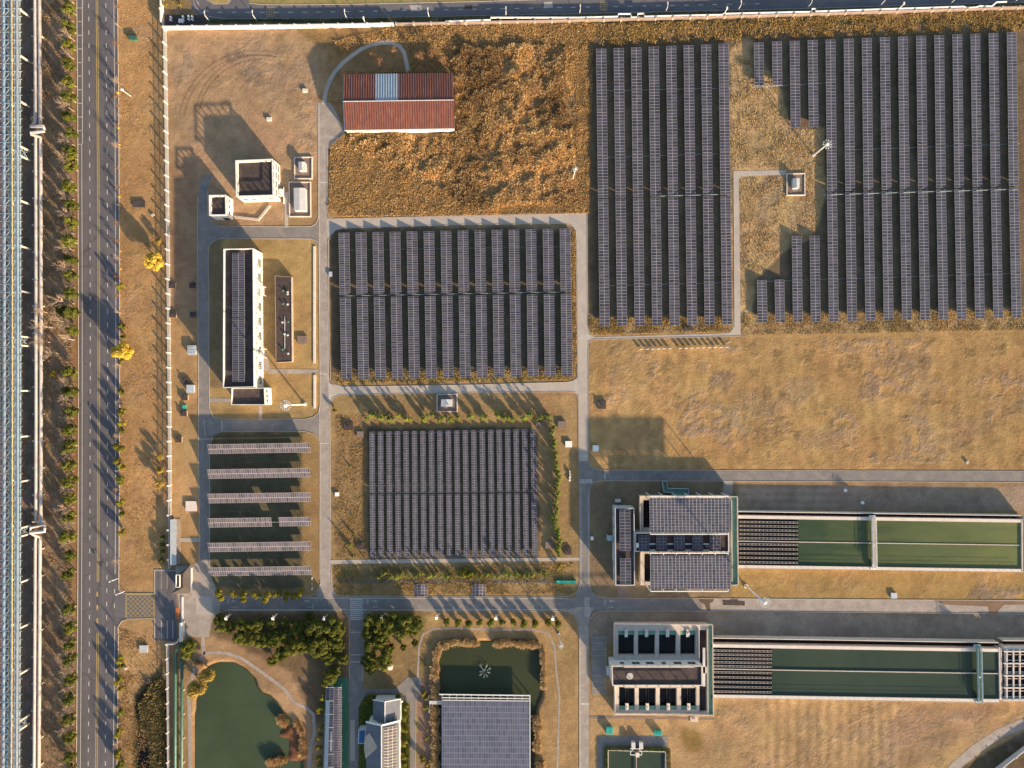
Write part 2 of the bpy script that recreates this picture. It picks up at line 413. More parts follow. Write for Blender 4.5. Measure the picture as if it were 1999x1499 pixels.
def fbm(cell, seed, o=4):
    t = 0; a = 1; s = 0
    for k in range(o): t = t + a * vnoise(cell / 2 ** k, seed + k); s += a; a *= 0.55
    return t / s
JX = PX + (fbm(30, 11) - 0.5) * 14; JY = PY + (fbm(30, 21) - 0.5) * 14
def inpoly(poly, X, Y):
    c = np.zeros(X.shape, bool); n = len(poly); j = n - 1
    for i in range(n):
        xi, yi = poly[i]; xj, yj = poly[j]
        if yi != yj:
            c ^= ((yi > Y) != (yj > Y)) & (X < (xj - xi) * (Y - yi) / (yj - yi) + xi)
        j = i
    return c
def blur(a, k):
    for _ in range(k):
        p = np.pad(a, 1, mode='edge')
        a = (p[:-2, 1:-1] + p[2:, 1:-1] + p[1:-1, :-2] + p[1:-1, 2:] + p[1:-1, 1:-1] * 2) / 6
    return a
C = np.zeros((NY, NX, 3)); C[:] = (0.29, 0.195, 0.095)
R_ = np.full((NY, NX), 0.45)
def zone(poly, col, rough=None, jit=True, soft=1, amt=1.0):
    m = inpoly(poly, JX if jit else PX, JY if jit else PY).astype(float)
    if soft: m = blur(m, soft)
    m = m * amt
    C[:] = C * (1 - m[..., None]) + np.array(col) * m[..., None]
    if rough is not None: R_[:] = R_ * (1 - m) + rough * m
def rect(a, b, c, d): return [(a, b), (c, b), (c, d), (a, d)]
zone(rect(-150, -150, 152, 1650), (0.24, 0.17, 0.10), 0.6)
zone(rect(-150, -150, 66, 1650), (0.16, 0.135, 0.11), 0.5)
zone(rect(-150, -150, 46, 1650), (0.24, 0.14, 0.085), 0.6)
zone(rect(-150, 560, 4, 860), (0.05, 0.12, 0.03), 0.5)
zone(rect(142, -150, 154, 1650), (0.26, 0.15, 0.065), 0.4)
zone(rect(228, -150, 326, 1150), (0.37, 0.225, 0.095), 0.55)
zone(rect(228, 1205, 326, 1650), (0.35, 0.225, 0.10), 0.7)
zone([(262, 1360), (320, 1290), (322, 1650), (258, 1650)], (0.085, 0.075, 0.035), 1.0)
zone([(325, 57), (622, 56), (622, 330), (540, 440), (325, 440)], (0.345, 0.23, 0.125), 0.6)
zone(rect(326, 200, 388, 620), (0.30, 0.20, 0.11), 0.4)
zone([(328, 600), (390, 690), (390, 1100), (332, 1100)], (0.36, 0.23, 0.10), 0.35)
zone(rect(408, 465, 622, 800), (0.33, 0.225, 0.09), 0.4)
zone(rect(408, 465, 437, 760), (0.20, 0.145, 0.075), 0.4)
zone(rect(408, 800, 622, 1150), (0.27, 0.185, 0.08), 0.4)
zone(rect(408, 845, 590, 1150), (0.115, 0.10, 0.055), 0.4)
zone([(640, 60), (1150, 40), (1145, 420), (640, 425)], (0.28, 0.175, 0.075), 1.0)
zone([(560, 48), (1999, 20), (1999, 60), (1150, 90), (640, 100)], (0.26, 0.165, 0.07), 0.9)
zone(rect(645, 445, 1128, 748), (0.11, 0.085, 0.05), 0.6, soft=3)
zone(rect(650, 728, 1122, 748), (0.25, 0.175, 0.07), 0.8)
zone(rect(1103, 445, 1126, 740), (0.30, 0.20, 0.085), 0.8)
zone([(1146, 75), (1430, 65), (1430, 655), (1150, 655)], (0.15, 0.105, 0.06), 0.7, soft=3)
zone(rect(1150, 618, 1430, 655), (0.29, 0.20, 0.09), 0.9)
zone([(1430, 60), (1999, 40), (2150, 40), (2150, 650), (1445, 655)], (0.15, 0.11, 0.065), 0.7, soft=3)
zone([(1424, 100), (1462, 70), (1520, 170), (1545, 250), (1612, 250), (1612, 380), (1590, 460), (1545, 480), (1476, 545), (1460, 640), (1430, 640)], (0.36, 0.25, 0.12), 0.95)
zone([(1445, 610), (1999, 600), (2150, 600), (2150, 660), (1445, 662)], (0.31, 0.215, 0.10), 0.9)
zone([(1150, 660), (1999, 645), (2150, 645), (2150, 916), (1150, 916)], (0.335, 0.215, 0.088), 0.75)
zone(rect(648, 770, 1128, 1165), (0.29, 0.195, 0.085), 0.6)
zone(rect(655, 812, 722, 1092), (0.25, 0.165, 0.075), 0.8)
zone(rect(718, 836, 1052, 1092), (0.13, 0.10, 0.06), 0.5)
zone(rect(660, 1110, 1100, 1140), (0.17, 0.14, 0.06), 0.9)
zone([(1150, 940), (1436, 940), (1436, 1168), (1150, 1168)], (0.20, 0.15, 0.085), 0.5)
zone(rect(1436, 948, 2150, 998), (0.30, 0.225, 0.15), 0.5)
zone(rect(1428, 1108, 2150, 1172), (0.31, 0.205, 0.078), 0.5)
zone(rect(1150, 1196, 2150, 1256), (0.29, 0.22, 0.15), 0.5)
zone([(1152, 1360), (2150, 1360), (2150, 1650), (1152, 1650)], (0.35, 0.235, 0.11), 0.55)
zone([(1760, 1380), (1960, 1370), (1880, 1430), (1800, 1499), (1700, 1499)], (0.30, 0.20, 0.105), 0.5, soft=8)
zone([(1860, 1499), (1999, 1430), (2150, 1380), (2150, 1650), (1820, 1650)], (0.11, 0.08, 0.045), 0.6)
zone([(1330, 1420), (1365, 1425), (1375, 1460), (1345, 1468), (1325, 1440)], (0.22, 0.15, 0.05), 0.5, soft=5)
zone(rect(375, 1245, 690, 1650), (0.33, 0.215, 0.11), 0.5)
zone([(415, 1195), (680, 1195), (680, 1330), (620, 1420), (560, 1310), (480, 1270), (410, 1240)], (0.16, 0.11, 0.06), 0.8, soft=4)
zone(rect(706, 1195, 840, 1360), (0.22, 0.155, 0.07), 0.7)
zone(rect(830, 1200, 1130, 1650), (0.31, 0.205, 0.09), 0.7)
zone(rect(700, 1355, 800, 1650), (0.07, 0.09, 0.02), 0.8)
zone(rect(795, 1355, 812, 1650), (0.17, 0.20, 0.03), 0.8)
zone(rect(812, 1330, 845, 1650), (0.22, 0.15, 0.10), 0.5)
zone(rect(320, -150, 2150, 2), (0.30, 0.24, 0.08), 0.5)
zone(rect(320, -150, 376, 26), (0.22, 0.16, 0.08), 0.6)
zone(rect(380, 37, 2150, 46), (0.07, 0.08, 0.04), 0.5)
for (x, y, rx, ry, a) in [(1410, 745, 26, 22, .5), (1375, 720, 14, 12, .35), (1200, 735, 10, 22, .35), (1490, 790, 70, 26, .35), (1560, 760, 40, 30, .3), (1800, 730, 30, 70, .3), (1620, 860, 60, 24, .3), (1880, 850, 50, 40, .25),
                          (460, 115, 26, 14, .45), (490, 150, 24, 22, .4), (370, 120, 12, 22, .4), (355, 150, 20, 24, .3), (540, 190, 30, 26, .25), (560, 100, 26, 12, .3),
                          (1510, 370, 30, 36, .45), (1560, 430, 26, 26, .3), (1490, 420, 12, 30, .4), (1545, 250, 26, 22, .35), (1880, 1400, 24, 12, .4), (1965, 1160, 30, 20, .6), (1915, 1162, 26, 18, .6)]:
    d = ((PX - x) / rx) ** 2 + ((PY - y) / ry) ** 2 + (fbm(14, int(x) % 97) - 0.5) * 2.2
    k = np.clip(1.2 - d, 0, 1)[..., None] * a
    C[:] = C * (1 - k) + np.array((0.20, 0.165, 0.125)) * k
    R_[:] = np.clip(R_ + 1.1 * k[..., 0], 0, 1.4)
# broad tonal drift and fine mottling of the grass itself
n1 = fbm(160, 31, 4); n2 = fbm(26, 41, 4); n3 = fbm(9, 51, 2)
C *= (1 + (n1 - 0.5)[..., None] * 0.35)
C *= (1 + (n2 - 0.5)[..., None] * 0.28 * (0.4 + R_)[..., None])
C *= (1 + (n3 - 0.5)[..., None] * 0.35 * (0.3 + R_)[..., None])
C[..., 0] *= 1 + (fbm(60, 61) - 0.5) * 0.14
C[..., 1] *= 1 + (fbm(45, 71) - 0.5) * 0.10
# bare worn soil in irregular patches on the open lawns
lawn = np.zeros((NY, NX))
for pl, a in (([(1155, 670), (1999, 655), (2150, 655), (2150, 905), (1155, 905)], 1.0), ([(330, 64), (618, 60), (618, 300), (330, 300)], .7), ([(1400, 1370), (2150, 1370), (2150, 1600), (1400, 1600)], .6), ([(1440, 1115), (2150, 1118), (2150, 1165), (1440, 1160)], .5), ([(240, 0), (315, 0), (322, 1100), (245, 1100)], .5)):
    lawn = np.maximum(lawn, blur(inpoly(pl, JX, JY).astype(float), 2) * a)
pk = np.clip((fbm(75, 401, 6) - .53) * 9, 0, 1) * np.clip((fbm(16, 411, 4) - .36) * 5, 0, 1) * lawn * .55
C[:] = C * (1 - pk[..., None]) + np.array((.27, .205, .145)) * pk[..., None]; R_[:] = np.clip(R_ + pk * 1.2, 0, 1.5)
dk = np.clip((fbm(28, 421, 5) - .63) * 11, 0, 1) * lawn * .4
C[:] = C * (1 - dk[..., None]) + np.array((.16, .12, .06)) * dk[..., None]; R_[:] = np.clip(R_ + dk, 0, 1.5)
# mown stripes
st = inpoly(rect(1490, 1365, 1760, 1499), PX, PY) * 0.13 * np.sin(PX / 3.2 + fbm(50, 81) * 3)
st2 = inpoly(rect(1150, 665, 1999, 915), JX, JY) * 0.07 * np.sin(PX / 5.0 + fbm(60, 85) * 5)
st3 = inpoly(rect(1436, 948, 1640, 996), PX, PY) * 0.09 * np.sin(PY / 2.3)
st4 = inpoly(rect(655, 812, 700, 1092), JX, JY) * 0.12 * np.sin(PX / 4.0 + fbm(20, 95) * 4)
C *= (1 + st + st2 + st3 + st4)[..., None]
# curved wheel tracks on the north-west lawn
for (cx, cy, rr) in [(508, 235, 128), (508, 235, 120), (500, 250, 152), (500, 250, 143)]:
    ang = np.degrees(np.arctan2(PY - cy, PX - cx)); d = np.abs(np.hypot(PX - cx, PY - cy) - rr)
    k = np.clip(1 - d / 2.6, 0, 1) * ((ang < -75) & (ang > -170)) * 0.35
    C *= (1 - k)[..., None]
Z = np.zeros((NY, NX))
POND1 = [(406, 1301), (424, 1295), (440, 1293), (456, 1295), (472, 1303), (486, 1315), (496, 1327), (500, 1341), (510, 1353), (528, 1360), (540, 1373), (550, 1389),
         (564, 1401), (576, 1415), (590, 1440), (594, 1475), (594, 1580), (379, 1580), (380, 1500), (380, 1400), (384, 1365), (396, 1345), (396, 1315)]
POND2 = [(868, 1262), (880, 1254), (930, 1254), (1000, 1252), (1052, 1256), (1058, 1270), (1060, 1330), (1056, 1362), (1048, 1380), (1044, 1400), (1042, 1460), (1044, 1580),
         (858, 1580), (856, 1480), (858, 1400), (856, 1340), (856, 1290)]
DITCH = [(264, 1372), (300, 1330), (320, 1330), (324, 1400), (324, 1580), (266, 1580)]
for pl, dep, sh in ((POND1, 1.7, 4), (POND2, 1.7, 3), (DITCH, 1.1, 5)):
    m = blur(inpoly(pl, PX, PY).astype(float), sh); Z -= dep * m
    C *= (1 - np.clip(m * 1.1, 0, 0.5))[..., None]
# brown shallows on the east side of the round pond
k = np.clip(1.3 - ((PX - 572) / 44) ** 2 - ((PY - 1452) / 52) ** 2, 0, 1) * inpoly(POND1, PX, PY)
k = np.clip(k * (0.35 + 1.5 * (fbm(16, 301) - .15)), 0, 1.2); Z += 1.3 * blur(k, 2); C[:] = C * (1 - k[..., None]) + np.array((0.15, 0.075, 0.04)) * k[..., None]
wild = blur(inpoly([(645, 85), (1145, 60), (1140, 415), (645, 420)], JX, JY).astype(float), 3)
for b_ in ([(625, 60), (900, 60), (900, 300), (625, 300)],): wild *= 1 - blur(inpoly(b_, PX, PY).astype(float), 4)
Z += wild * (fbm(40, 101) - 0.35) * 0.25
C[..., 1] *= 0.99; C[..., 2] *= 1.1
C = np.clip(C, 0.01, 0.8)
X = (PX - CX) * S; Y = -(PY - CY) * S
verts = np.stack([X, Y, Z], -1).reshape(-1, 3)
idx = np.arange(NX * NY).reshape(NY, NX)
q = np.stack([idx[1:, :-1], idx[1:, 1:], idx[:-1, 1:], idx[:-1, :-1]], -1).reshape(-1, 4)
# skirt to the horizon
x0, x1, y0, y1 = X[0, 0], X[0, -1], Y[-1, 0], Y[0, 0]; FAR = 2500
ex = np.array([[x0, y0, 0], [x1, y0, 0], [x1, y1, 0], [x0, y1, 0], [-FAR, -FAR, 0], [FAR, -FAR, 0], [FAR, FAR, 0], [-FAR, FAR, 0]])
b0 = len(verts); verts = np.vstack([verts, ex])
eq = np.array([[b0 + 4, b0 + 5, b0 + 1, b0], [b0 + 5, b0 + 6, b0 + 2, b0 + 1], [b0 + 6, b0 + 7, b0 + 3, b0 + 2], [b0 + 7, b0 + 4, b0, b0 + 3]])
q = np.vstack([q, eq])
def fastmesh(name, v, f, mats, col=None):
    me = bpy.data.meshes.new(name); nv, nf = len(v), len(f); k = f.shape[1]
    me.vertices.add(nv); me.vertices.foreach_set('co', np.ascontiguousarray(v, dtype=np.float32).ravel())
    me.loops.add(nf * k); me.loops.foreach_set('vertex_index', np.ascontiguousarray(f, dtype=np.int32).ravel())
    me.polygons.add(nf); me.polygons.foreach_set('loop_start', np.arange(0, nf * k, k, dtype=np.int32))
    me.polygons.foreach_set('loop_total', np.full(nf, k, dtype=np.int32))
    for mt in mats: me.materials.append(mt)
    if col is not None:
        a = me.color_attributes.new(name='Col', type='FLOAT_COLOR', domain='POINT')
        a.data.foreach_set('color', np.ascontiguousarray(col, dtype=np.float32).ravel())
    me.update(calc_edges=True); me.validate()
    return me
def ground_mat():
    m, nt, b = newmat('dry_grassland')
    at = N(nt, 'ShaderNodeAttribute', attribute_name='Col'); pos = N(nt, 'ShaderNodeNewGeometry').outputs['Position']
    na = noise(nt, 2.2, 6, 0.8, pos, 0.3); nb = noise(nt, 0.09, 7, 0.72, pos, 0.7)
    ra = ramp(nt, na.outputs[0], [(0.3, (0.62, 0.60, 0.60)), (0.7, (1.32, 1.34, 1.36))])
    rb = ramp(nt, nb.outputs[0], [(0.34, (0.80, 0.79, 0.80)), (0.66, (1.16, 1.16, 1.14))])
    c = mixc(nt, 1.0, at.outputs['Color'], ra.outputs[0], 'MULTIPLY'); c = mixc(nt, 1.0, c, rb.outputs[0], 'MULTIPLY')
    nt.links.new(c, b.inputs['Base Color']); b.inputs['Roughness'].default_value = 0.95; b.inputs['Specular IOR Level'].default_value = 0.05
    ns = noise(nt, 0.75, 5, 0.85, pos, 0.8); rs = ramp(nt, ns.outputs[0], [(0.30, (0.50, 0.50, 0.47)), (0.40, (1, 1, 1)), (0.62, (1, 1, 1)), (0.74, (1.35, 1.30, 1.25))])
    c2 = mixc(nt, math_(nt, 'MULTIPLY', at.outputs['Alpha'], 0.9), c, mixc(nt, 1.0, c, rs.outputs[0], 'MULTIPLY')); nt.links.new(c2, b.inputs['Base Color'])
    nc = noise(nt, 1.1, 6, 0.72, pos, 0.4); nd = noise(nt, 0.22, 4, 0.6, pos, 0.6)
    hh = math_(nt, 'ADD', math_(nt, 'MULTIPLY', nc.outputs[0], 0.32), math_(nt, 'MULTIPLY', nd.outputs[0], 0.30))
    hh = math_(nt, 'MULTIPLY', hh, at.outputs['Alpha'])
    bp = N(nt, 'ShaderNodeBump', inp={'Strength': 1.0, 'Distance': 0.75}); nt.links.new(hh, bp.inputs['Height'])
    nt.links.new(bp.outputs[0], b.inputs['Normal'])
    return m
M['ground'] = ground_mat()
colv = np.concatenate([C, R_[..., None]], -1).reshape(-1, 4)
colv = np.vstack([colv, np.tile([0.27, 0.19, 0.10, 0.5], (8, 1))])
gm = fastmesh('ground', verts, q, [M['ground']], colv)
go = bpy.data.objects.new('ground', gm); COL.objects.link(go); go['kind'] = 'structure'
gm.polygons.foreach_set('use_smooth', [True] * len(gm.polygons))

def flat(name, poly_px, z, mat, h=0):
    mb = MB(); mb.face([(*G(*p).xy, z) for p in (poly_px)])
    me = mb
    a = sum(poly_px[i][0] * poly_px[(i + 1) % len(poly_px)][1] - poly_px[(i + 1) % len(poly_px)][0] * poly_px[i][1] for i in range(len(poly_px)))
    if a > 0: mb.f = [f[::-1] for f in mb.f]
    return struct(name, mb, mat)
for nm, pl, mt, z in (('pond_water', POND1, 'pond', -0.62), ('pond_water', POND2, 'pond2', -0.62), ('ditch_water', DITCH, 'black', -0.75)):
    big = pl
    flat(nm, big, z, M[mt])

def arc(cx, cy, r, a0, a1, n=8):
    return [(cx + r * math.cos(RAD(a0 + (a1 - a0) * i / n)), cy + r * math.sin(RAD(a0 + (a1 - a0) * i / n))) for i in range(n + 1)]
# main public road, slightly bowed
def rx(side, y):
    t = (y - 700) / 750.0; bow = 1 - t * t
    return {'L': 150.3 + 3.6 * bow, 'R': 228 + 4.6 * bow, 'el': 157.2 + 3.4 * bow, 'd1': 172.6 + 3.6 * bow, 'c': 188.6 + 4.2 * bow, 'd2': 206 + 4.2 * bow, 'er': 221.6 + 4.6 * bow}[side]
ys = list(range(-120, 1641, 40))
flat('main_road', [(rx('L', y), y) for y in ys] + [(rx('R', y), y) for y in ys[::-1]], 0.020, M['asphalt'])
flat('gate_road', [(228, 1150), (233, 1155), (246, 1159), (303, 1159), (303, 1206), (246, 1207), (235, 1213), (229, 1225)], 0.026, M['asphalt'])
flat('parking_bay', [(302, 1112), (345, 1112), (345, 1250), (302, 1250)], 0.032, M['asphalt'])
flat('gate_apron', [(343, 1105), (374, 1104), (390, 1094), (408, 1094), (410, 1125), (430, 1160), (430, 1196), (414, 1210), (408, 1243), (350, 1244), (352, 1200), (345, 1150)], 0.036, M['conc2'])
flat('gate_apron', [(383, 1164), (415, 1164), (415, 1200), (383, 1200)], 0.042, M['conc'])
flat('west_road', [(387, 380), (391, 355), (402, 341), (416, 340), (410, 350), (406, 362), (405, 405), (412, 430), (428, 441), (428, 466), (412, 476), (406, 490), (408, 800), (415, 812), (430, 818), (430, 842), (415, 850), (409, 868),
                   (409, 1100), (390, 1100), (388, 900), (387, 640), (385, 450)], 0.022, M['asphalt_in'])
flat('cross_road', [(400, 443), (595, 443), (612, 440), (621, 430), (621, 480), (612, 468), (600, 465), (400, 465)], 0.028, M['asphalt_in'])
flat('cross_road', [(405, 819), (600, 819), (616, 813), (626, 803), (626, 860), (614, 845), (600, 841), (405, 841)], 0.028, M['asphalt_in'])
flat('service_road', [(617, 201), (637, 200), (640, 280), (638, 420), (641, 600), (643, 760), (645, 1100), (650, 1146), (657, 1168), (618, 1168), (625, 1140), (625, 1000), (623, 700), (622, 440), (620, 280)], 0.032, M['conc2'])
flat('yard_apron', [(633, 200), (646, 201), (660, 225), (673, 258), (673, 262), (668, 280), (656, 284), (640, 290)], 0.036, M['conc2'])
mb = MB(); pts = [(632, 203), (634, 190), (637, 175), (645, 155), (655, 138), (670, 122), (688, 108), (706, 95), (725, 87), (745, 83), (765, 83), (780, 90), (789, 103), (793, 120), (797, 140)]
mb.ribbon([G(*p).xy for p in pts], 7.5 * S, 0, 0.040); struct('curved_path', mb, M['conc'])
flat('ring_road', [(638, 426), (650, 428), (700, 427), (1000, 420), (1143, 417), (1146, 417), (1147, 640), (1150, 653), (1150, 664), (1147, 680), (1148, 900), (1131, 900), (1128, 700), (1126, 470), (1124, 450), (1118, 441), (1105, 437),
                   (900, 439), (670, 446), (655, 450), (645, 458), (640, 468), (636, 440)], 0.038, M['conc'])
flat('ring_road', [(641, 746), (648, 750), (665, 754), (900, 751), (1115, 745), (1122, 742), (1128, 738), (1130, 772), (1124, 765), (1110, 764), (900, 766), (662, 770), (648, 778), (642, 790)], 0.044, M['conc'])
flat('footpath', [(1148, 651), (1160, 658), (1400, 651), (1425, 649), (1431, 640), (1433, 600), (1431, 334), (1535, 332), (1535, 341), (1447, 344), (1442, 350), (1444, 500), (1446, 655), (1160, 662), (1148, 668)], 0.042, M['conc'])
flat('east_road', [(1131, 895), (1148, 895), (1149, 906), (1158, 916), (1172, 919), (2150, 921), (2150, 941), (1175, 937), (1160, 939), (1150, 950), (1149, 1100), (1150, 1140), (1152, 1155), (1165, 1166), (1150, 1200), (1132, 1200), (1110, 1180), (1125, 1160),
                   (1132, 1140), (1132, 1000)], 0.030, M['asphalt_in'])
flat('south_road', [(408, 1165), (2150, 1173), (2150, 1202), (1900, 1196), (1300, 1192), (400, 1191)], 0.034, M['asphalt_in'])
flat('south_road_east', [(1370, 1168), (2150, 1173.5), (2150, 1200), (1900, 1195), (1370, 1191.5)], 0.040, M['conc2'])
flat('court_road', [(1125, 1185), (1160, 1185), (1152, 1200), (1149, 1225), (1150, 1650), (1132, 1650), (1131, 1250), (1130, 1215), (1122, 1200), (1100, 1193)], 0.046, M['conc2'])
flat('north_south_lane', [(660, 1186), (725, 1186), (712, 1198), (708, 1215), (708, 1330), (706, 1345), (770, 1345), (795, 1322), (822, 1322), (822, 1350), (812, 1370), (812, 1650), (800, 1650), (795, 1370), (760, 1352), (716, 1352), (700, 1380), (698, 1650),
                          (681, 1650), (683, 1330), (683, 1215), (678, 1198)], 0.048, M['asphalt_in'])
flat('bay_paving', [(1155, 1242), (1184, 1242), (1184, 1356), (1155, 1356)], 0.052, M['asphalt_in'])
flat('footpath', [(645, 1093), (1131, 1088), (1131, 1094), (645, 1101)], 0.050, M['conc'])
flat('footpath', [(347, 1050), (391, 1050), (391, 1058), (347, 1058)], 0.050, M['conc'])
flat('footpath', [(556, 375), (563, 375), (563, 444), (556, 444)], 0.050, M['conc'])
flat('footpath', [(515, 685), (522, 690), (528, 720), (621, 721), (621, 729), (524, 730), (516, 722)], 0.050, M['conc2'])
flat('footpath', [(408, 777), (455, 778), (455, 786), (408, 785)], 0.050, M['conc2'])
flat('footpath', [(505, 792), (512, 792), (512, 822), (505, 822)], 0.050, M['conc2'])
flat('footpath', [(1206, 1143), (1226, 1143), (1226, 1168), (1206, 1168)], 0.050, M['brick'])
flat('footpath', [(1412, 937), (1430, 937), (1430, 970), (1412, 970)], 0.050, M['conc2'])
flat('footpath', [(1151, 1397), (1395, 1402), (1395, 1405), (1151, 1402)], 0.050, M['brick'])
flat('paved_strip', [(683.5, 1405), (693, 1405), (693, 1485), (683.5, 1485)], 0.056, M['conc'])
flat('green_court', [(650, 1322), (681, 1322), (681, 1650), (626, 1650), (634, 1335)], 0.056, M['court'])
flat('top_road', [(372, -60), (372, 0), (374, 14), (384, 28), (402, 36), (440, 37.5), (700, 35), (1130, 27), (1560, 17), (1999, 4), (2150, -2), (2150, -60)], 0.024, M['asphalt_top'])
flat('verge', [(400, -60), (403, 0), (418, 9), (445, 8), (456, -5), (456, -60)], 0.030, M['conc2'])
flat('verge_grass', [(404, -60), (405, -2), (418, 6), (443, 6), (452, -5), (452, -60)], 0.036, surf('verge_grass', (0.33, 0.24, 0.09), 0.95, 0.3))
flat('verge_grass', [(474, -60), (486, 6), (510, 9), (560, 9), (700, 7.5), (930, 2), (1000, 0), (1100, -4), (1300, -10), (1300, -60)], 0.036, surf('patchy_verge_grass', (0.27, 0.21, 0.085), 0.95, 0.3, 0.3, 1.5, col2=(0.17, 0.17, 0.05)))  # dry verge grass broken up by greener patches
mb = MB()
for pts, wpx in (([(396, 1243), (397, 1275), (384, 1300), (376, 1320), (368, 1350), (370, 1400), (373, 1650)], 7), ([(397, 1275), (410, 1274), (440, 1274), (470, 1284), (500, 1304), (530, 1326), (555, 1345), (575, 1372), (600, 1383), (612, 1395), (614, 1430), (606, 1460), (598, 1560)], 6),
                 ([(815, 1330), (817, 1290), (818, 1262), (826, 1238), (845, 1228), (900, 1226), (960, 1229), (1040, 1229), (1070, 1236), (1082, 1260), (1086, 1310), (1092, 1360), (1090, 1420), (1088, 1500), (1090, 1640)], 3.5)):
    mb.ribbon([G(*p).xy for p in pts], wpx * S, 0, 0.03)
struct('footpath', mb, M['conc2'])
mb = MB(); mb.ribbon([G(*p).xy for p in [(1830, 1560), (1862, 1499), (1905, 1462), (1950, 1432), (1999, 1412), (2080, 1385), (2150, 1370)]], 19 * S, 0, 0.03); struct('curved_road', mb, M['conc2'])
# water stains and wet patches on the road
flat('wet_road_patch', [(1363, 1164), (1395, 1166), (1392, 1174), (1385, 1178), (1387, 1192), (1380, 1191), (1375, 1180), (1365, 1174)], 0.046, surf('wet_soil', (0.10, 0.065, 0.04), 0.5, 0.3))
flat('wet_road_patch', [(1410, 1170), (1424, 1171), (1430, 1165), (1440, 1168), (1440, 1172), (1454, 1173), (1454, 1182), (1411, 1181)], 0.046, M['roofd'])
flat('wet_road_patch', [(1818, 1170), (1999, 1174), (2060, 1178), (1960, 1181), (1950, 1190), (1946, 1200), (1932, 1200), (1928, 1184), (1845, 1180)], 0.046, surf('wet_soil2', (0.17, 0.10, 0.06), 0.5, 0.3))
for i, pl in enumerate(([(799, 10), (822, 10), (825, 20), (803, 22)], [(907, 9), (922, 9), (922, 17), (907, 17)], [(1062, 4), (1078, 3), (1079, 15), (1062, 16)], [(1037, 7), (1056, 6), (1056, 15), (1037, 16)])):
    flat('road_patch', pl, 0.030, [M['conc'], M['roofd'], M['conc'], M['brick']][i])

# kerbs
mb = MB()
for k in ('L', 'R'):
    seg = [y for y in ys if not (k == 'R' and 1140 < y < 1230)]
    if k == 'L': mb.ribbon([G(rx(k, y) - 0.8, y).xy for y in ys], 1.2 * S, 0, 0.14)
    else:
        mb.ribbon([G(rx(k, y) + 0.8, y).xy for y in ys if y <= 1130] + [G(232, 1150).xy, G(240, 1157).xy, G(250, 1158.5).xy, G(302, 1158.5).xy, G(302, 1112).xy, G(322, 1112).xy], 1.0 * S, 0, 0.14)
        mb.ribbon([G(302, 1250).xy, G(302, 1207).xy, G(250, 1208).xy, G(238, 1212).xy, G(230, 1224).xy] + [G(rx(k, y) + 0.8, y).xy for y in ys if y >= 1240], 1.0 * S, 0, 0.14)
kp = [[(621.5, 205), (621.5, 425), (617, 436), (609, 441.5), (596, 442.3), (430, 442.3), (414, 436), (406, 420), (405, 370)], [(621.5, 475), (616, 469), (606, 466), (428, 466), (412, 474), (407, 486), (408.5, 795), (417, 814), (432, 818), (596, 818), (612, 814), (622, 806), (625, 790), (622.5, 475)],
      [(638.5, 290), (638.5, 412), (643, 421), (652, 427), (700, 426), (1000, 419), (1146, 416.5), (1147.5, 640), (1152, 655)], [(646, 460), (655, 449), (672, 445), (900, 438.5), (1104, 436.5), (1117, 440), (1124.5, 450), (1127, 700), (1127, 736), (1121, 743), (1108, 746), (900, 751.5), (668, 755), (654, 750), (645, 740), (641.5, 600), (641, 470), (646, 460)],
      [(645.5, 1090), (644, 790), (650, 777), (664, 770.5), (900, 766.5), (1108, 764.5), (1123, 766), (1128, 776), (1131.5, 1000), (1132, 1138), (1127, 1155), (1112, 1163), (1090, 1165), (668, 1164.5), (655, 1160), (648, 1145), (645.5, 1100)],
      [(1148, 668), (1160, 662.5), (1446, 656)], [(1149, 672), (1149.5, 904), (1158, 914.5), (1172, 917.5), (2150, 920)], [(2150, 942), (1175, 938), (1160, 940), (1151, 951), (1150, 1138), (1154, 1155), (1165, 1164), (1185, 1167.5), (1430, 1168.5), (2150, 1173)],
      [(2150, 1203), (1900, 1197), (1300, 1192.5), (1175, 1192.5), (1160, 1198), (1151, 1210)], [(1131, 1499), (1131, 1240), (1128, 1215), (1120, 1200), (1105, 1192.8), (730, 1191.5), (716, 1197), (709, 1210), (708.5, 1330)],
      [(682.5, 1325), (682.5, 1212), (677, 1198), (664, 1191.5), (440, 1191.3), (424, 1197), (412, 1212)], [(625.5, 860), (626, 1138), (618, 1158), (600, 1164.5), (436, 1164.5), (420, 1150), (409.5, 1120), (409.5, 870), (416, 852), (432, 842), (596, 842), (612, 847), (625.5, 862)],
      [(386.5, 380), (385.5, 450), (387, 640), (388, 900), (390, 1098)], [(378, 0), (381, 12), (392, 24), (408, 32), (440, 37), (700, 35), (1130, 27), (1560, 17), (1999, 4)], [(486, 6), (510, 9), (560, 9.5), (700, 8), (930, 3), (1000, 1), (1100, -3)],
      [(1432, 336), (1434, 640)], [(812, 1360), (811, 1560)], [(322, 1499), (322.5, 1499)]]
for p in kp[:-1]: mb.ribbon([G(*a).xy for a in p], 0.9 * S, 0, 0.12)
struct('kerb', mb, M['kerb'])

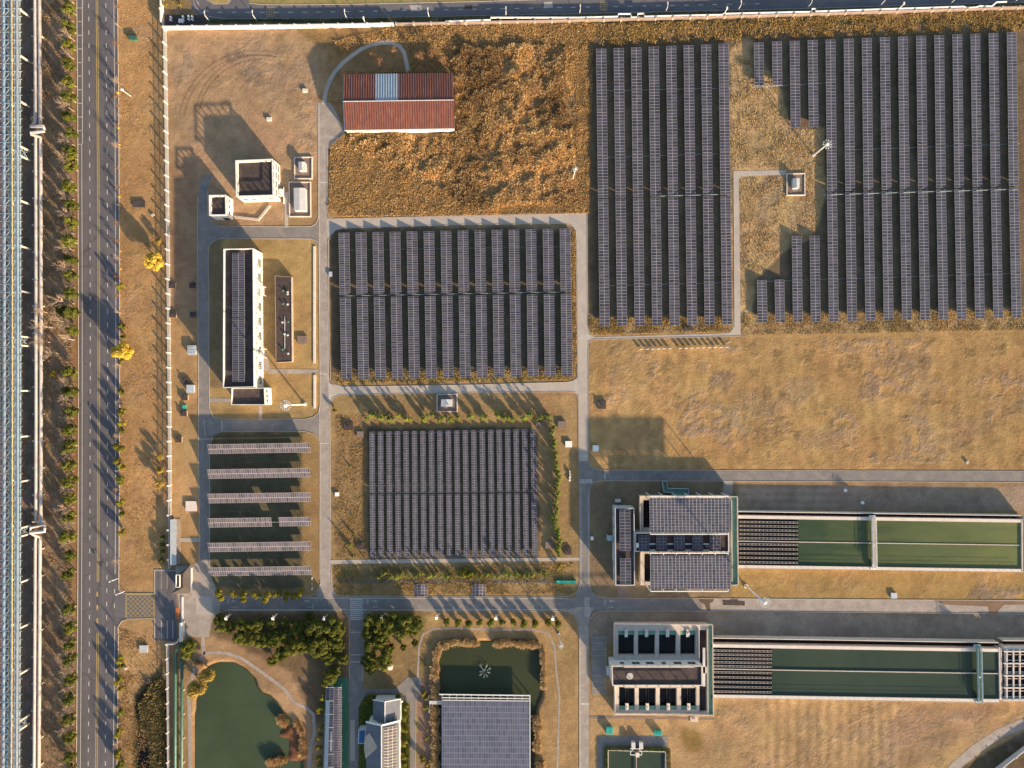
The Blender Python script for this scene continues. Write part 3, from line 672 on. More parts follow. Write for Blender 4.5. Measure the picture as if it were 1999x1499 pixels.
# painted markings, all on the carriageways
mk = MB(); yk = MB()
zm = 0.056
def line(b, a, c, wpx, z=zm): b.ribbon([G(*a).xy, G(*c).xy], wpx * S, 0, z)
mb_ = mk
for k, wpx, (ya, yb) in (('el', 1.0, (283, 1640)), ('er', 1.0, (-120, 1130)), ('er', 1.0, (1222, 1640))):
    pts = [y for y in range(ya, yb + 1, 20)]
    mb_.ribbon([G(rx(k, y), y).xy for y in pts], wpx * S, 0, 0.030)
mk.ribbon([G(161, y).xy for y in range(-20, 284, 20)], 1.2 * S, 0, 0.030)
y = 15.5
while y < 290: line(mk, (152, y), (161, y), 1.0, 0.030); y += 26.6
y = -97.0
while y < 1640:
    for k in ('d1', 'd2'):
        if k == 'd1' or True: line(mk, (rx(k, y), y), (rx(k, y + 8.8), y + 8.8), 1.25, 0.030)
    y += 25.95
for y in (1150, 1178): line(mk, (223.5, y), (223.5, y + 9), 1.2, 0.030)
for (a, b2) in ((-120, 1136), (1235, 1640)):
    for dx in (-1.6, 1.6): yk.ribbon([G(rx('c', y) + dx, y).xy for y in list(range(a, b2, 20)) + [b2]], 1.3 * S, 0, 0.030)
for y in (1155, 1181, 1207): line(yk, (190, y), (190, y + 9), 3.2, 0.030)
# box junction by the gate
for a, c in (((246, 1160), (301, 1160)), ((301, 1160), (301, 1206)), ((301, 1206), (246, 1206)), ((246, 1206), (246, 1160))): line(yk, a, c, 1.3, 0.036)
def clip(p, d, r):
    t0, t1 = -1e9, 1e9
    for i in (0, 1):
        lo, hi = (r[0], r[2]) if i == 0 else (r[1], r[3])
        a, b2 = (lo - p[i]) / d[i], (hi - p[i]) / d[i]
        t0, t1 = max(t0, min(a, b2)), min(t1, max(a, b2))
    return (p[0] + d[0] * t0, p[1] + d[1] * t0), (p[0] + d[0] * t1, p[1] + d[1] * t1), t1 > t0
for s_ in (1, -1):
    for k in range(-12, 14):
        a, c, ok = clip((246 + k * 9.2, 1183), (1, s_ * 1.0), (247, 1161, 300, 1205))
        if ok: line(yk, a, c, 0.75, 0.036)
for x in (315, 326.5): line(yk, (x, 1115), (x, 1149), 0.9, 0.040)
line(mk, (304, 1114), (344, 1114), 0.8, 0.040)
for x in (315, 326.5, 337.5): line(mk, (x, 1211), (x, 1247), 0.9, 0.040)
# internal road lines
line(mk, (446, 1167), (1110, 1168.5), 0.9); line(mk, (446, 1190), (1105, 1190), 0.9)
line(mk, (446, 1167), (446, 1178), 1.0); line(mk, (718, 1168), (718, 1178), 1.0); line(mk, (1181, 1169), (1181, 1180), 1.1); line(mk, (611, 1180), (611, 1190), 1.0)
for x in (683, 707): pass
for i in range(11): line(mk, (683, 1169.5 + i * 3.9), (708, 1169.5 + i * 3.9), 1.5)
for i in range(6): line(mk, (1133 + i * 3.3, 652), (1133 + i * 3.3, 662), 1.2)
for i in range(9): line(mk, (641, 751 + i * 3.3), (648, 751 + i * 3.3), 1.1)
for i in range(8): line(mk, (1121, 743 + i * 3.3), (1128, 743 + i * 3.3), 1.1)
for i in range(8): line(mk, (1133.5 + i * 3.1, 935), (1133.5 + i * 3.1, 943.5), 1.4)
for i in range(10): line(mk, (1141, 1167 + i * 3.9), (1151, 1167 + i * 3.9), 1.2)
line(mk, (1181, 918), (1181, 936), 1.4)
for y in (1234, 1278, 1292): line(mk, (685, y), (704, y), 1.2)
line(mk, (640.5, 470), (640.5, 745), 0.7); line(mk, (642.5, 800), (643, 1130), 0.7); line(mk, (624, 200), (624, 1130), 0.6)
line(mk, (1134, 950), (1134.5, 1140), 0.7); line(mk, (1148, 955), (1148.5, 1140), 0.7); line(mk, (1133, 1240), (1133.5, 1560), 0.6)
line(mk, (622, 356), (638, 356), 1.4); line(mk, (622, 865.5), (642, 865.5), 1.4); line(mk, (1132, 890), (1149, 890), 1.2); line(mk, (1133, 1374), (1150, 1374), 2.2)
line(mk, (433.5, 820), (433.5, 840), 1.0); line(mk, (398, 820), (400, 850), 0.7); line(mk, (623, 729.5), (641, 730.5), 1.2)
for x, a in ((452, 1), (1190, 1), (725, -1), (595, 1)):
    line(mk, (x, 1173), (x + 10, 1173), 0.9)
    tip = x if a > 0 else x + 10
    line(mk, (tip + 3 * a, 1171), (tip, 1173), 0.9); line(mk, (tip + 3 * a, 1175), (tip, 1173), 0.9)
for x in (732, 1192, 603, 455): line(mk, (x - 4, 1185), (x + 6, 1185), 0.9)
for y0 in range(0, 5): line(yk, (1156, 1244 + y0 * 12), (1182, 1244 + y0 * 12), 0.8)
line(yk, (1183, 1244), (1183, 1304), 0.8)
for y0 in range(0, 4): line(yk, (1156, 1319 + y0 * 12), (1182, 1319 + y0 * 12), 0.8)
line(yk, (1183, 1319), (1183, 1355), 0.8)
# top road dashes and the two painted plates
for i in range(40):
    x = 425 + i * 27.6; y = 24 - max(0, (x - 600)) * 0.019
    if x < 1500: line(mk, (x, y), (x + 9, y - 0.15), 1.1, 0.034)
line(mk, (384, 2), (389, 10), 1.0, 0.034); line(mk, (400, 19), (407, 22.5), 1.0, 0.034)
for (xa, ya, wq, hq) in ((521, 14, 14, 18), (1172, 4, 13, 16)):
    for a, c in (((xa, ya), (xa + wq, ya)), ((xa + wq, ya), (xa + wq, ya + hq)), ((xa + wq, ya + hq), (xa, ya + hq)), ((xa, ya + hq), (xa, ya))): line(yk, a, c, 0.9, 0.034)
    for i in range(2):
        for j in range(3):
            line(yk, (xa + 3 + i * 4.5, ya + 4 + j * 5), (xa + 6.4 + i * 4.5, ya + 4 + j * 5), 2.4, 0.034)
struct('road_markings', mk, M['paint']); struct('yellow_road_markings', yk, M['ypaint'])
# ------------------------------------------------------------------ solar arrays
def lerp(a, b, t): return tuple(x + (y - x) * t for x, y in zip(a, b))
def slab4(mb, A, B, C_, D, nu, nv, th=0.05, u0=0, v0=0):
    A, B, C_, D = [Vector(p) for p in (A, B, C_, D)]
    P = [A, B, C_, D]; uv = [(u0, v0), (u0 + nu, v0), (u0 + nu, v0 + nv), (u0, v0 + nv)]
    n = (B - A).cross(D - A)
    if n.z < 0: P = [A, D, C_, B]; uv = [uv[0], uv[3], uv[2], uv[1]]
    mb.face(P, 0, uv)
    Q = [p - Vector((0, 0, th)) for p in P]
    mb.face(Q[::-1], 1)
    for i in range(4):
        j = (i + 1) % 4
        mb.face([P[i], Q[i], Q[j], P[j]], 1)
def frame_under(mb, A, B, C_, D, step, legs=True, zb=0.0):
    """rafters, purlins and legs below a tilted table; A-D is one long edge, B-C the other"""
    A, B, C_, D = [Vector(p) for p in (A, B, C_, D)]
    L = ((D - A).length + (C_ - B).length) / 2; n = max(1, int(L / step)); dz = Vector((0, 0, 0.12))
    for s in (0.22, 0.78):
        mb.beam(A.lerp(B, s) - dz, D.lerp(C_, s) - dz, 0.06, 0.08)
    for i in range(n):
        t = (i + 0.5) / n
        a = A.lerp(D, t); b = B.lerp(C_, t)
        mb.beam(a.lerp(b, 0.08) - dz * 1.5, a.lerp(b, 0.92) - dz * 1.5, 0.06, 0.08)
        if legs:
            for s in (0.22, 0.78):
                p = a.lerp(b, s) - dz * 1.5
                mb.beam((p.x, p.y, zb), (p.x, p.y, p.z), 0.09)
def solar_row(label, group, tl, tr, br, bl, hA, hB, cuts, pitch, mat='pv', nu=2, name='solar_array', gap=0.5, vertical=True, step=3.6, cat='solar array', legs=True, zb=0):
    """tl..br apparent corners; hA height of the left (or top) edge, hB of the right (or bottom) edge; cuts = fractions where tables meet"""
    if vertical: hs = (hA, hB, hB, hA)
    else: hs = (hA, hA, hB, hB)
    P = [G(p[0], p[1], h) for p, h in zip((tl, tr, br, bl), hs)]
    c = (P[0] + P[1] + P[2] + P[3]) / 4
    t = thing(name, label, cat, (c.x, c.y, zb), group)
    fr = MB(); cuts = [0] + list(cuts) + [1]
    for i in range(len(cuts) - 1):
        f0, f1 = cuts[i], cuts[i + 1]
        if vertical: L = (P[3] - P[0]).length; a, b, d, e = P[0], P[1], P[2], P[3]
        else: L = (P[1] - P[0]).length; a, b, d, e = P[0], P[3], P[2], P[1]
        g = gap * S / 2 / L
        if i > 0: f0 += g
        if i < len(cuts) - 2: f1 -= g
        A, D = a.lerp(e, f0), a.lerp(e, f1); B, C2 = b.lerp(d, f0), b.lerp(d, f1)
        nv = max(1, round((D - A).length / (pitch * S)))
        mb = MB(); slab4(mb, A, B, C2, D, nu, nv)
        part('panel_table', mb, [M[mat], M['galv']], t)
        frame_under(fr, A, B, C2, D, step, legs, zb)
    part('support_frame', fr, M['galv'], t)
    return t
H0, H1 = 9.0, 3.2
g1 = 'solar rows in the block ringed by the concrete road'
for i in range(14):
    t = i / 13
    xa, ya = 661.1 + 431.8 * t, 454.4 - 8 * t; xb, yb = 663.2 + 431.4 * t, 575 - 7.3 * t
    solar_row(f'{ord_(i)} solar row from the left, upper half of the ring road block', g1, (xa, ya), (xa + 20.6, ya - .3), (xb + 20.6, yb - .3), (xb, yb), H0, H1, [], 4.5, 'pvf')
    xa, ya = 663.6 + 431.4 * t, 581 - 7.3 * t; xb, yb = 666.4 + 430.3 * t, 740.9 - 7.2 * t
    solar_row(f'{ord_(i)} solar row from the left, lower half of the ring road block', g1, (xa, ya), (xa + 21, ya - .3), (xb + 20.8, yb - .3), (xb, yb), H0, H1, [], 4.5, 'pvf')
g2 = 'long solar rows between the scrub field and the narrow path'
for i in range(8):
    t = i / 7
    xa, ya = 1164 + 239 * t, 95.3 - 9.3 * t; xm, ym = 1167.7 + 239 * t, 386 - 6.2 * t; xb, yb = 1170.9 + 239.1 * t, 636.6 - 3.3 * t
    c1 = [(219.4 - 7.4 * t - ya) / (ym - ya), (303 - 6 * t - ya) / (ym - ya)]
    solar_row(f'{ord_(i)} long solar row from the left, upper half beside the scrub field', g2, (xa, ya), (xa + 19.4, ya - .3), (xm + 19.4, ym - .3), (xm, ym), H0, H1, c1, 6.03)
    y2 = ym + 2.8
    c2 = [(471 - 5.4 * t - y2) / (yb - y2), (554.8 - 5.3 * t - y2) / (yb - y2)]
    solar_row(f'{ord_(i)} long solar row from the left, lower half beside the narrow path', g2, (xm, y2), (xm + 19.4, y2 - .3), (xb + 19.2, yb - .3), (xb, yb), H0, H1, c2, 6.03)
g3 = 'solar rows in the large block at the right edge'
def east(label, xa, ya, xb, yb, cuts):
    solar_row(label, g3, (xa, ya), (xa + 18.6, ya - .3), (xb + 18.6, yb - .3), (xb, yb), H0, H1, cuts, 6.03)
east('short solar table at the top left corner of the right block', 1472, 83.3, 1473, 166.7, [])
east('second short solar table at the top of the right block', 1507.4, 81.2, 1508.4, 166, [])
east('medium solar row, third at the top of the right block', 1542, 80, 1544, 248.4, [.5])
east('medium solar row beside the mast, fourth at the top of the right block', 1577, 78.5, 1579.5, 247.7, [.5])
east('short solar table at the bottom left corner of the right block', 1478, 547, 1479.5, 629.7, [])
east('second short solar table at the bottom of the right block', 1512.4, 546, 1513.9, 629, [])
east('medium solar row, third at the bottom of the right block', 1546, 461.3, 1548.3, 628.6, [.5])
east('medium solar row, fourth at the bottom of the right block', 1580.8, 460.6, 1583.4, 628, [.5])
for i in range(11):
    t = i / 10
    xa, ya = 1612 + 353.8 * t, 77.3 - 14 * t; xm, ym = 1615 + 355 * t, 373 - 10.3 * t; xb, yb = 1618.5 + 357 * t, 627.5 - 7.1 * t
    c1 = [(203 - 12 * t - ya) / (ym - ya), (287 - 9.6 * t - ya) / (ym - ya)]
    east(f'{ord_(i)} full-length solar row past the mast, upper half, right block', xa, ya, xm, ym, c1)
    y2 = ym + 3
    c2 = [(459 - 8.5 * t - y2) / (yb - y2), (544 - 8.5 * t - y2) / (yb - y2)]
    east(f'{ord_(i)} full-length solar row past the mast, lower half, right block', xm, y2, xb, yb, c2)
g4 = 'narrow solar rows in the tree-edged square block'
for i in range(20):
    t = i / 19
    xa, ya = 721.3 + 314.3 * t, 843 - 5 * t; xm, ym = 722 + 315.5 * t, 962.2 - 2.2 * t; xb, yb = 722.9 + 316.1 * t, 1088.3 - 2.7 * t
    solar_row(f'{ord_(i)} narrow solar row from the left, upper half of the tree-edged block', g4, (xa, ya), (xa + 10.6, ya - .2), (xm + 10.4, ym), (xm, ym), 7.0, 4.0, [], 4.7, 'pvf')
    solar_row(f'{ord_(i)} narrow solar row from the left, lower half of the tree-edged block', g4, (xm, ym + 3.4), (xm + 10.4, ym + 3.2), (xb + 10.2, yb - .2), (xb, yb), 7.0, 4.0, [], 4.7, 'pvf')
g5 = 'tall horizontal solar racks below the long building'
R5 = [(404, 867.6, 604, 864.4, 407.6, 886, 606.4, 882.6), (404, 916.4, 604, 913.6, 407.4, 934.6, 606.4, 931), (404.6, 964, 605, 961.2, 407.8, 982.4, 607, 979.4), (405, 1012, 605, 1009, 407.8, 1029.6, 606.8, 1026.4),
      (405, 1060, 605, 1057, 408, 1077.4, 607.4, 1074.6), (405.4, 1108, 606, 1105, 408.4, 1124.4, 607.8, 1122)]
for i, (x0_, y0_, x1_, y1_, x2_, y2_, x3_, y3_) in enumerate(R5):
    if i == 3:
        f = (528.6 - 405) / 200.; f2 = (543.6 - 405) / 200.
        tm, bm_ = lerp((x0_, y0_), (x1_, y1_), f), lerp((x2_, y2_), (x3_, y3_), f)
        solar_row('left piece of the fourth horizontal solar rack, before its gap', g5, (x0_, y0_), tm, bm_, (x2_, y2_), 19, 10, [.81], 4.26, 'pvw', vertical=False, gap=.8)
        tm, bm_ = lerp((x0_, y0_), (x1_, y1_), f2), lerp((x2_, y2_), (x3_, y3_), f2)
        solar_row('right piece of the fourth horizontal solar rack, after its gap', g5, tm, (x1_, y1_), (x3_, y3_), bm_, 19, 10, [], 4.26, 'pvw', vertical=False)
        continue
    solar_row(f'{ord_(i)} horizontal solar rack from the top, below the long building', g5, (x0_, y0_), (x1_, y1_), (x3_, y3_), (x2_, y2_), 19, 10, [.497], 4.26, 'pvw', vertical=False, gap=.8)
def conduit(label, pts, h=3.5, r=0.09, group='cable conduits across the solar blocks', mat='pipebdull'):
    mb = MB(); P = [G(x, y, h) for x, y in pts]; mb.tube(P, r, 6)
    L = (P[-1] - P[0]).length; n = max(2, int(L / 6))
    for i in range(n):
        p = P[0].lerp(P[-1], (i + .5) / n); mb.beam((p.x, p.y, 0), (p.x, p.y, h * S - r * .5), 0.07)
    single('cable_conduit', mb, M[mat], label, 'cable conduit', group)
conduit('long conduit through the gap across the ring road block', [(664, 577.6), (1108, 569.6)], 4.5)
conduit('conduit crossing the upper rows of the ring road block', [(684, 488), (1094, 481)], 2.5, .05)
conduit('conduit at the middle gap of the rows beside the scrub field', [(1290, 382.6), (1404, 379.4)], 6.5, .11)
conduit('conduit across the upper third of the rows beside the scrub field', [(1186, 176.8), (1436, 171.5)], 3)
conduit('conduit across the middle of the upper rows beside the scrub field', [(1186, 307), (1404, 300)], 3)
conduit('conduit low across the rows beside the narrow path', [(1190, 557.5), (1410, 551.8)], 3)
conduit('pale conduit leading off the short tables of the right block', [(1466, 170), (1612, 162)], 3, .10)
conduit('thick conduit at the middle gap of the right block', [(1608, 380), (1985, 369)], 6.5, .12)
conduit('conduit across the upper rows of the right block', [(1668, 292), (1990, 280)], 3)
conduit('conduit low across the lower rows of the right block', [(1482, 549.5), (1990, 533)], 3, .08)
conduit('conduit at the middle of the narrow rows', [(726, 962), (1058, 957.6)], 3.5, .08)
conduit('conduit at the head of the narrow rows', [(726, 846), (1040, 841)], 3.5, .08)
conduit('conduit across the upper half of the narrow rows', [(726, 923.5), (1044, 918.5)], 3.5, .07)
conduit('conduit at the foot of the narrow rows', [(726, 1086.5), (1040, 1082.5)], 3.5, .07)
conduit('conduit bridging the gap in the fourth horizontal rack', [(529, 1019.5), (544, 1019)], 14, .08)
# ------------------------------------------------------------------ generic building pieces
def inset(poly, d):
    n = len(poly); a = sum(poly[i][0] * poly[(i + 1) % n][1] - poly[(i + 1) % n][0] * poly[i][1] for i in range(n))
    s = 1 if a > 0 else -1; out = []
    for i in range(n):
        p0, p1, p2 = Vector(poly[i - 1]), Vector(poly[i]), Vector(poly[(i + 1) % n])
        d1 = (p1 - p0).normalized(); d2 = (p2 - p1).normalized()
        n1 = Vector((-d1.y, d1.x)) * s; n2 = Vector((-d2.y, d2.x)) * s
        k = (n1 + n2); k = k / max(0.2, k.dot(n1))
        out.append(tuple(p1 + k * d))
    return out
def foot(px, h): return [tuple(G(x, y, h).xy) for x, y in px]
def building(label, roof_px, h, wall='wall', roof='roofd', par=0.7, name='building', cat='building', drop=0.2, z0=0.0, zt=None):
    fp = foot(roof_px, h); H = h * S
    cx = sum(p[0] for p in fp) / len(fp); cy = sum(p[1] for p in fp) / len(fp)
    t = thing(name, label, cat, (cx, cy, z0))
    mb = MB(); mb.prism(fp, z0, H - par); part('wall', mb, M[wall], t)
    mb = MB(); mb.ring(fp, inset(fp, drop), H - par + 0.001, H); part('parapet', mb, M[wall], t)
    mb = MB(); mb.prism(inset(fp, drop + 0.01), H - par + 0.002, H - par + 0.06); part('roof', mb, M[roof], t)
    return t, fp, H
def window(t, a, b, f, zc, w_, hh, depth=0.06, frame='galv', pane='glass', out=1):
    """window on wall a->b (xy) at fraction f, centre height zc, outward side out"""
    a = Vector(a); b = Vector(b); d = (b - a).normalized(); nn = Vector((d.y, -d.x)) * out; c = a.lerp(b, f)
    mb = MB()
    for (u0, u1, v0, v1) in ((-w_ / 2 - .08, w_ / 2 + .08, -hh / 2 - .08, -hh / 2), (-w_ / 2 - .08, w_ / 2 + .08, hh / 2, hh / 2 + .08), (-w_ / 2 - .08, -w_ / 2, -hh / 2, hh / 2), (w_ / 2, w_ / 2 + .08, -hh / 2, hh / 2), (-.03, .03, -hh / 2, hh / 2)):
        q = [c + d * u0, c + d * u1, c + d * u1 + nn * depth, c + d * u0 + nn * depth]
        mb.prism([tuple(p) for p in q], zc + v0, zc + v1)
    fr = part('window', mb, M[frame], t)
    mb = MB(); q = [c + d * (-w_ / 2), c + d * (w_ / 2), c + d * (w_ / 2) + nn * depth * .4, c + d * (-w_ / 2) + nn * depth * .4]
    mb.prism([tuple(p) for p in q], zc - hh / 2, zc + hh / 2)
    part('pane', mb, M[pane], fr)

# --- square building with open frame around its roof
t, fp, H = building('square white building with dark roof inside an open rooftop frame', [(462.5, 315.5), (535, 312.5), (536.5, 384), (464, 386)], 33.5, par=.8)
tl_, tr_, br_, bl_ = [Vector(p) for p in fp]
def open_frame(t, ofp, H, zt, n):
    """slim beam carried on posts above the parapet line"""
    mb = MB(); mb.ring(ofp, inset(ofp, .32), zt - .32, zt)
    for i in range(4):
        a, b = Vector(ofp[i]), Vector(ofp[(i + 1) % 4])
        for k in range(n):
            p = a.lerp(b, (k + .5) / n) + (Vector((sum(q[0] for q in ofp) / 4, sum(q[1] for q in ofp) / 4)) - a.lerp(b, (k + .5) / n)).normalized() * .16
            mb.beam((p.x, p.y, H - .2), (p.x, p.y, zt - .3), .26)
    part('roof_frame', mb, M['wall'], t)
open_frame(t, inset(fp, -.02), H, 41.5 * S, 5)
e0, e1 = fp[1], fp[2]
for k in range(4):
    for zc in (1.6, 4.0):
        for df in (-.035, .035): window(t, e0, e1, .14 + .24 * k + df, zc, 1.0, 1.2, out=-1)
s0, s1 = fp[3], fp[2]
for k in range(4): window(t, s0, s1, .15 + .23 * k, 3.6, 1.4, 1.2, out=1)
mb = MB(); q0 = G(549, 375); mb.box(q0.x, q0.y - 1.6, 0, q0.x + 1.0, q0.y + .4, 2.6); mb.box(q0.x + 1, q0.y - 4.0, 0, q0.x + 1.1, q0.y + 1.4, 1.0)
part('porch', mb, M['wall'], t)
t, fp, H = building('small white annex with dark flat roof beside the square building', [(410.5, 382.5), (443.5, 382), (444.5, 421.5), (411, 422)], 28, par=.9)
open_frame(t, inset(fp, -.02), H, 34.5 * S, 3)
mb = MB(); p = fp[3]; mb.box(p[0] + 3, p[1] - .08, 0, p[0] + 4.7, p[1] + .02, 2.6, 0); part('door', mb, M['dark'], t)
for k in range(3): window(t, fp[1], fp[2], .2 + .3 * k, 3.4, 1.0, 1.0, out=-1)
mb = MB(); mb.ribbon([G(457, 423.5).xy, G(505, 429).xy, G(528, 401).xy], 4.4 * S, 0, 0.5); single('low_wall', mb, M['kerb'], 'bent pale low wall on the lawn beside the annex', 'low wall')
# --- transformers in fenced yards
def transformer(label, yard, box, hb, lid='wallg'):
    fp = foot(yard, 1); c = G(sum(p[0] for p in yard) / 4, sum(p[1] for p in yard) / 4)
    t = thing('transformer', label, 'transformer', (c.x, c.y, 0), 'transformer cabinets on kerbed pads')
    mb = MB(); mb.ring(fp, inset(fp, .28), 0, .45); part('kerb', mb, M['coping'], t)
    mb = MB(); mb.prism(inset(fp, .29), 0, .10); part('pad', mb, M['brick'], t)
    f2 = foot(box, hb); mb = MB(); mb.prism(f2, .10, hb * S - .3); part('cabinet', mb, M['wallg'], t)
    o = inset(f2, -.12); mb = MB(); cx = (f2[0][0] + f2[1][0] + f2[2][0] + f2[3][0]) / 4
    top = [(cx, o[0][1]), (cx, o[2][1])]; z1, z2 = hb * S - .3, hb * S
    mb.face([(*o[0], z1), (*o[3], z1), (cx, o[3][1], z2), (cx, o[0][1], z2)]); mb.face([(*o[1], z1), (cx, o[0][1], z2), (cx, o[3][1], z2), (*o[2], z1)])
    mb.face([(*o[0], z1), (cx, o[0][1], z2), (*o[1], z1)]); mb.face([(*o[3], z1), (*o[2], z1), (cx, o[3][1], z2)]); mb.face([(*p_, z1) for p_ in o])
    part('lid', mb, M[lid], t)
    mb = MB(); mb.beam((f2[1][0] + .03, f2[1][1], 1.0), (f2[2][0] + .03, f2[2][1], 1.0), .04, .5); part('vent', mb, M['galv'], t)
transformer('large white transformer box on the taller kerbed pad', [(564, 355), (607, 355), (607.5, 423.5), (564.5, 423.5)], [(573.5, 367), (595, 367), (596, 410), (574, 410)], 14)
transformer('small white transformer box on the smaller kerbed pad above the large one', [(574.5, 306.5), (610, 306), (610, 349.5), (574.5, 349.5)], [(582.5, 316), (595, 316), (596, 332), (583, 332)], 13)
transformer('white transformer box on a walled pad beside the narrow path', [(1535, 338.5), (1571.5, 338), (1571.5, 381.5), (1535, 382)], [(1549, 348), (1561, 348), (1561, 366), (1550, 366)], 12, 'galv')
transformer('grey transformer box on a walled pad above the line of round bushes', [(852.5, 769), (893, 768.5), (893.5, 804), (852.5, 804)], [(862, 780), (882, 780), (882, 793), (861, 793)], 13, 'galv')

# --- long building with solar roof
t, fp, H = building('long white building with a solar strip along its dark roof', [(436, 485.5), (494, 484.5), (496, 755.5), (435, 757)], 50, par=1.3)
e0, e1 = fp[1], fp[2]
for k in range(9):
    for df in (-.022, -.0075, .0075, .022): window(t, e0, e1, .085 + .108 * k + df, 3.0, .5, 2.6, out=-1)
mb = MB()
for k in range(10):
    p = Vector(e0).lerp(Vector(e1), .028 + .108 * k); mb.box(p.x - .05, p.y - .12, 0, p.x + .14, p.y + .12, H - .7)
part('pilaster', mb, M['wall'], t)
for k in range(9):
    p = Vector(e0).lerp(Vector(e1), .115 + .106 * k); mb = MB(); mb.box(p.x, p.y - .45, 4.6, p.x + .42, p.y + .45, 5.3); part('air_conditioner', mb, M['galv'], t)
    p = Vector(e0).lerp(Vector(e1), .085 + .108 * k); mb = MB(); mb.box(p.x, p.y - 2.6, 6.6, p.x + .32, p.y + 2.6, 6.72); part('ledge', mb, M['wallg'], t)
for y_ in (570, 690):
    q0 = G(512, y_); mb = MB(); mb.box(e0[0] + .1, q0.y - 1.5, 2.6, e0[0] + 1.5, q0.y + 1.5, 2.8); mb.box(e0[0] + 1.3, q0.y - 1.5, 0, e0[0] + 1.4, q0.y - 1.3, 2.6); mb.box(e0[0] + 1.3, q0.y + 1.3, 0, e0[0] + 1.4, q0.y + 1.5, 2.6)
    part('canopy', mb, M['white'], t)
# the smaller roof block at its lower end
t2, fp2, H2 = building('low dark-roofed wing joining the lower end of the long building', [(452, 758), (516, 757), (517.5, 790.5), (451, 790.5)], 38, par=0.8, drop=.2)
for k in range(3): window(t2, fp2[1], fp2[2], .2 + .28 * k, 4.4, .8, 1.3, out=-1)
for i, (ya, yb) in enumerate(((493.6, 619), (621.2, 745))):
    solar_row(('upper', 'lower')[i] + ' solar strip on the roof of the long building', 'solar strips on the long building', (453.4, ya), (477, ya), (477.6, yb), (453.8, yb), 50.5, 48, [], 4.2, 'pvf', zb=H - 1.25)
# --- low flat building to its right
t, fp, H = building('low narrow brown-roofed block on the lawn right of the long building', [(536.5, 538), (568.5, 540), (570, 706), (538.5, 707.5)], 12, wall='conc2', par=0.22, drop=.09)
for k, (x, y_) in enumerate(((553, 567), (562, 570), (562, 574), (553, 593), (562, 594), (552, 629), (563, 628), (556, 652), (562, 654), (552, 682), (563, 690))):
    c = G(x, y_, 12); mb = MB(); mb.cyl(c.x, c.y, H - .25, H + .35, .22, 8); mb.cyl(c.x, c.y, H + .35, H + .5, .42, 8, r2=.2)
    part('roof_vent', mb, M['galv' if k % 3 else 'court'], t)
mb = MB(); c = G(560.5, 650, 12); mb.box(c.x - .9, c.y - 5.5, H - .2, c.x - .7, c.y + 5.5, H + .05); part('roof_trunking', mb, M['galv'], t)
for lab, a, b in (('long pale slab strip on the lawn beside the service road', (612, 481), (616.5, 709)), ('shorter pale slab strip below the lawn path', (612.5, 732), (617, 797))):
    mb = MB(); A, B = G(*a), G(*b); mb.box(A.x, B.y, 0, B.x, A.y, .32); single('slab_walkway', mb, M['coping'], lab, 'slab walkway', 'slab strips along the service road')

# --- warehouse with rusty gable roof
hE, hR = 24, 33
P = lambda x, y, h: G(x, y, h)
t = thing('warehouse', 'warehouse with rusty corrugated gable roof and a pale blue patch', 'warehouse', (*G(780, 203).xy, 0))
ys_n, ys_r, ys_s = 143.5, 196.5, 251.5
NWc, NEc, SEc, SWc = P(671, 145, hE), P(885, 142, hE), P(887, 250.5, hE), P(672.5, 254, hE); RW, RE = P(670, 198, hR), P(886.5, 195, hR)
o = .35
wl = [tuple(v.xy) for v in (P(672.5, 146.5, hE), P(883.5, 143.5, hE), P(885.5, 249, hE), P(674, 252.5, hE))]
mb = MB(); mb.prism(wl, 0, hE * S - .12); zr = hR * S - .12
for a, b, r in ((wl[0], wl[3], RW), (wl[1], wl[2], RE)):
    m_ = ((a[0] + b[0]) / 2, (a[1] + b[1]) / 2)
    mb.face([(*a, hE * S - .12), (*b, hE * S - .12), (*m_, zr)]); mb.face([(*b, hE * S - .12), (*a, hE * S - .12), (*m_, zr)])
part('wall', mb, M['wall'], t)
def corr(mb, A, B, C_, D, n, amp=.10):
    """corrugated sheet: A-B is the eave, D-C the ridge"""
    A, B, C_, D = map(Vector, (A, B, C_, D))
    for i in range(n):
        for k, (s0_, s1_, z0_, z1_) in enumerate(((0, .62, 0, 0), (.62, .74, 0, amp), (.74, .88, amp, amp), (.88, 1, amp, 0))):
            a0, a1 = (i + s0_) / n, (i + s1_) / n
            z0v, z1v = Vector((0, 0, z0_)), Vector((0, 0, z1_))
            mb.face([A.lerp(B, a0) + z0v, A.lerp(B, a1) + z1v, D.lerp(C_, a1) + z1v, D.lerp(C_, a0) + z0v])
mb = MB(); corr(mb, SWc, SEc, RE, RW, 46); part('roof', mb, M['red'], t, label='front roof slope of rusty corrugated sheet')
f1, f2 = (733 - 671) / 215., (778 - 671) / 215.
mb = MB(); corr(mb, NEc, NEc.lerp(NWc, 1 - f2), RE.lerp(RW, 1 - f2), RE, 23); part('roof', mb, M['red'], t, label='right part of the back roof slope, rusty corrugated sheet')
mb = MB(); corr(mb, NEc.lerp(NWc, 1 - f1), NWc, RW, RE.lerp(RW, 1 - f1), 13); part('roof', mb, M['red'], t, label='left part of the back roof slope, rusty corrugated sheet')
mb = MB(); corr(mb, NEc.lerp(NWc, 1 - f2), NEc.lerp(NWc, 1 - f1), RE.lerp(RW, 1 - f1), RE.lerp(RW, 1 - f2), 9); part('roof_patch', mb, M['bluesheet'], t, label='pale blue replacement roof sheets')
mb = MB(); mb.tube([RW + Vector((0, 0, .1)), RE + Vector((0, 0, .1))], .13, 6); part('ridge_cap', mb, M['steel2'], t)
mb = MB(); mb.beam(SWc - Vector((0, .1, .05)), SEc - Vector((0, .1, .05)), .25, .18); part('gutter', mb, M['coping'], t)
mb = MB()
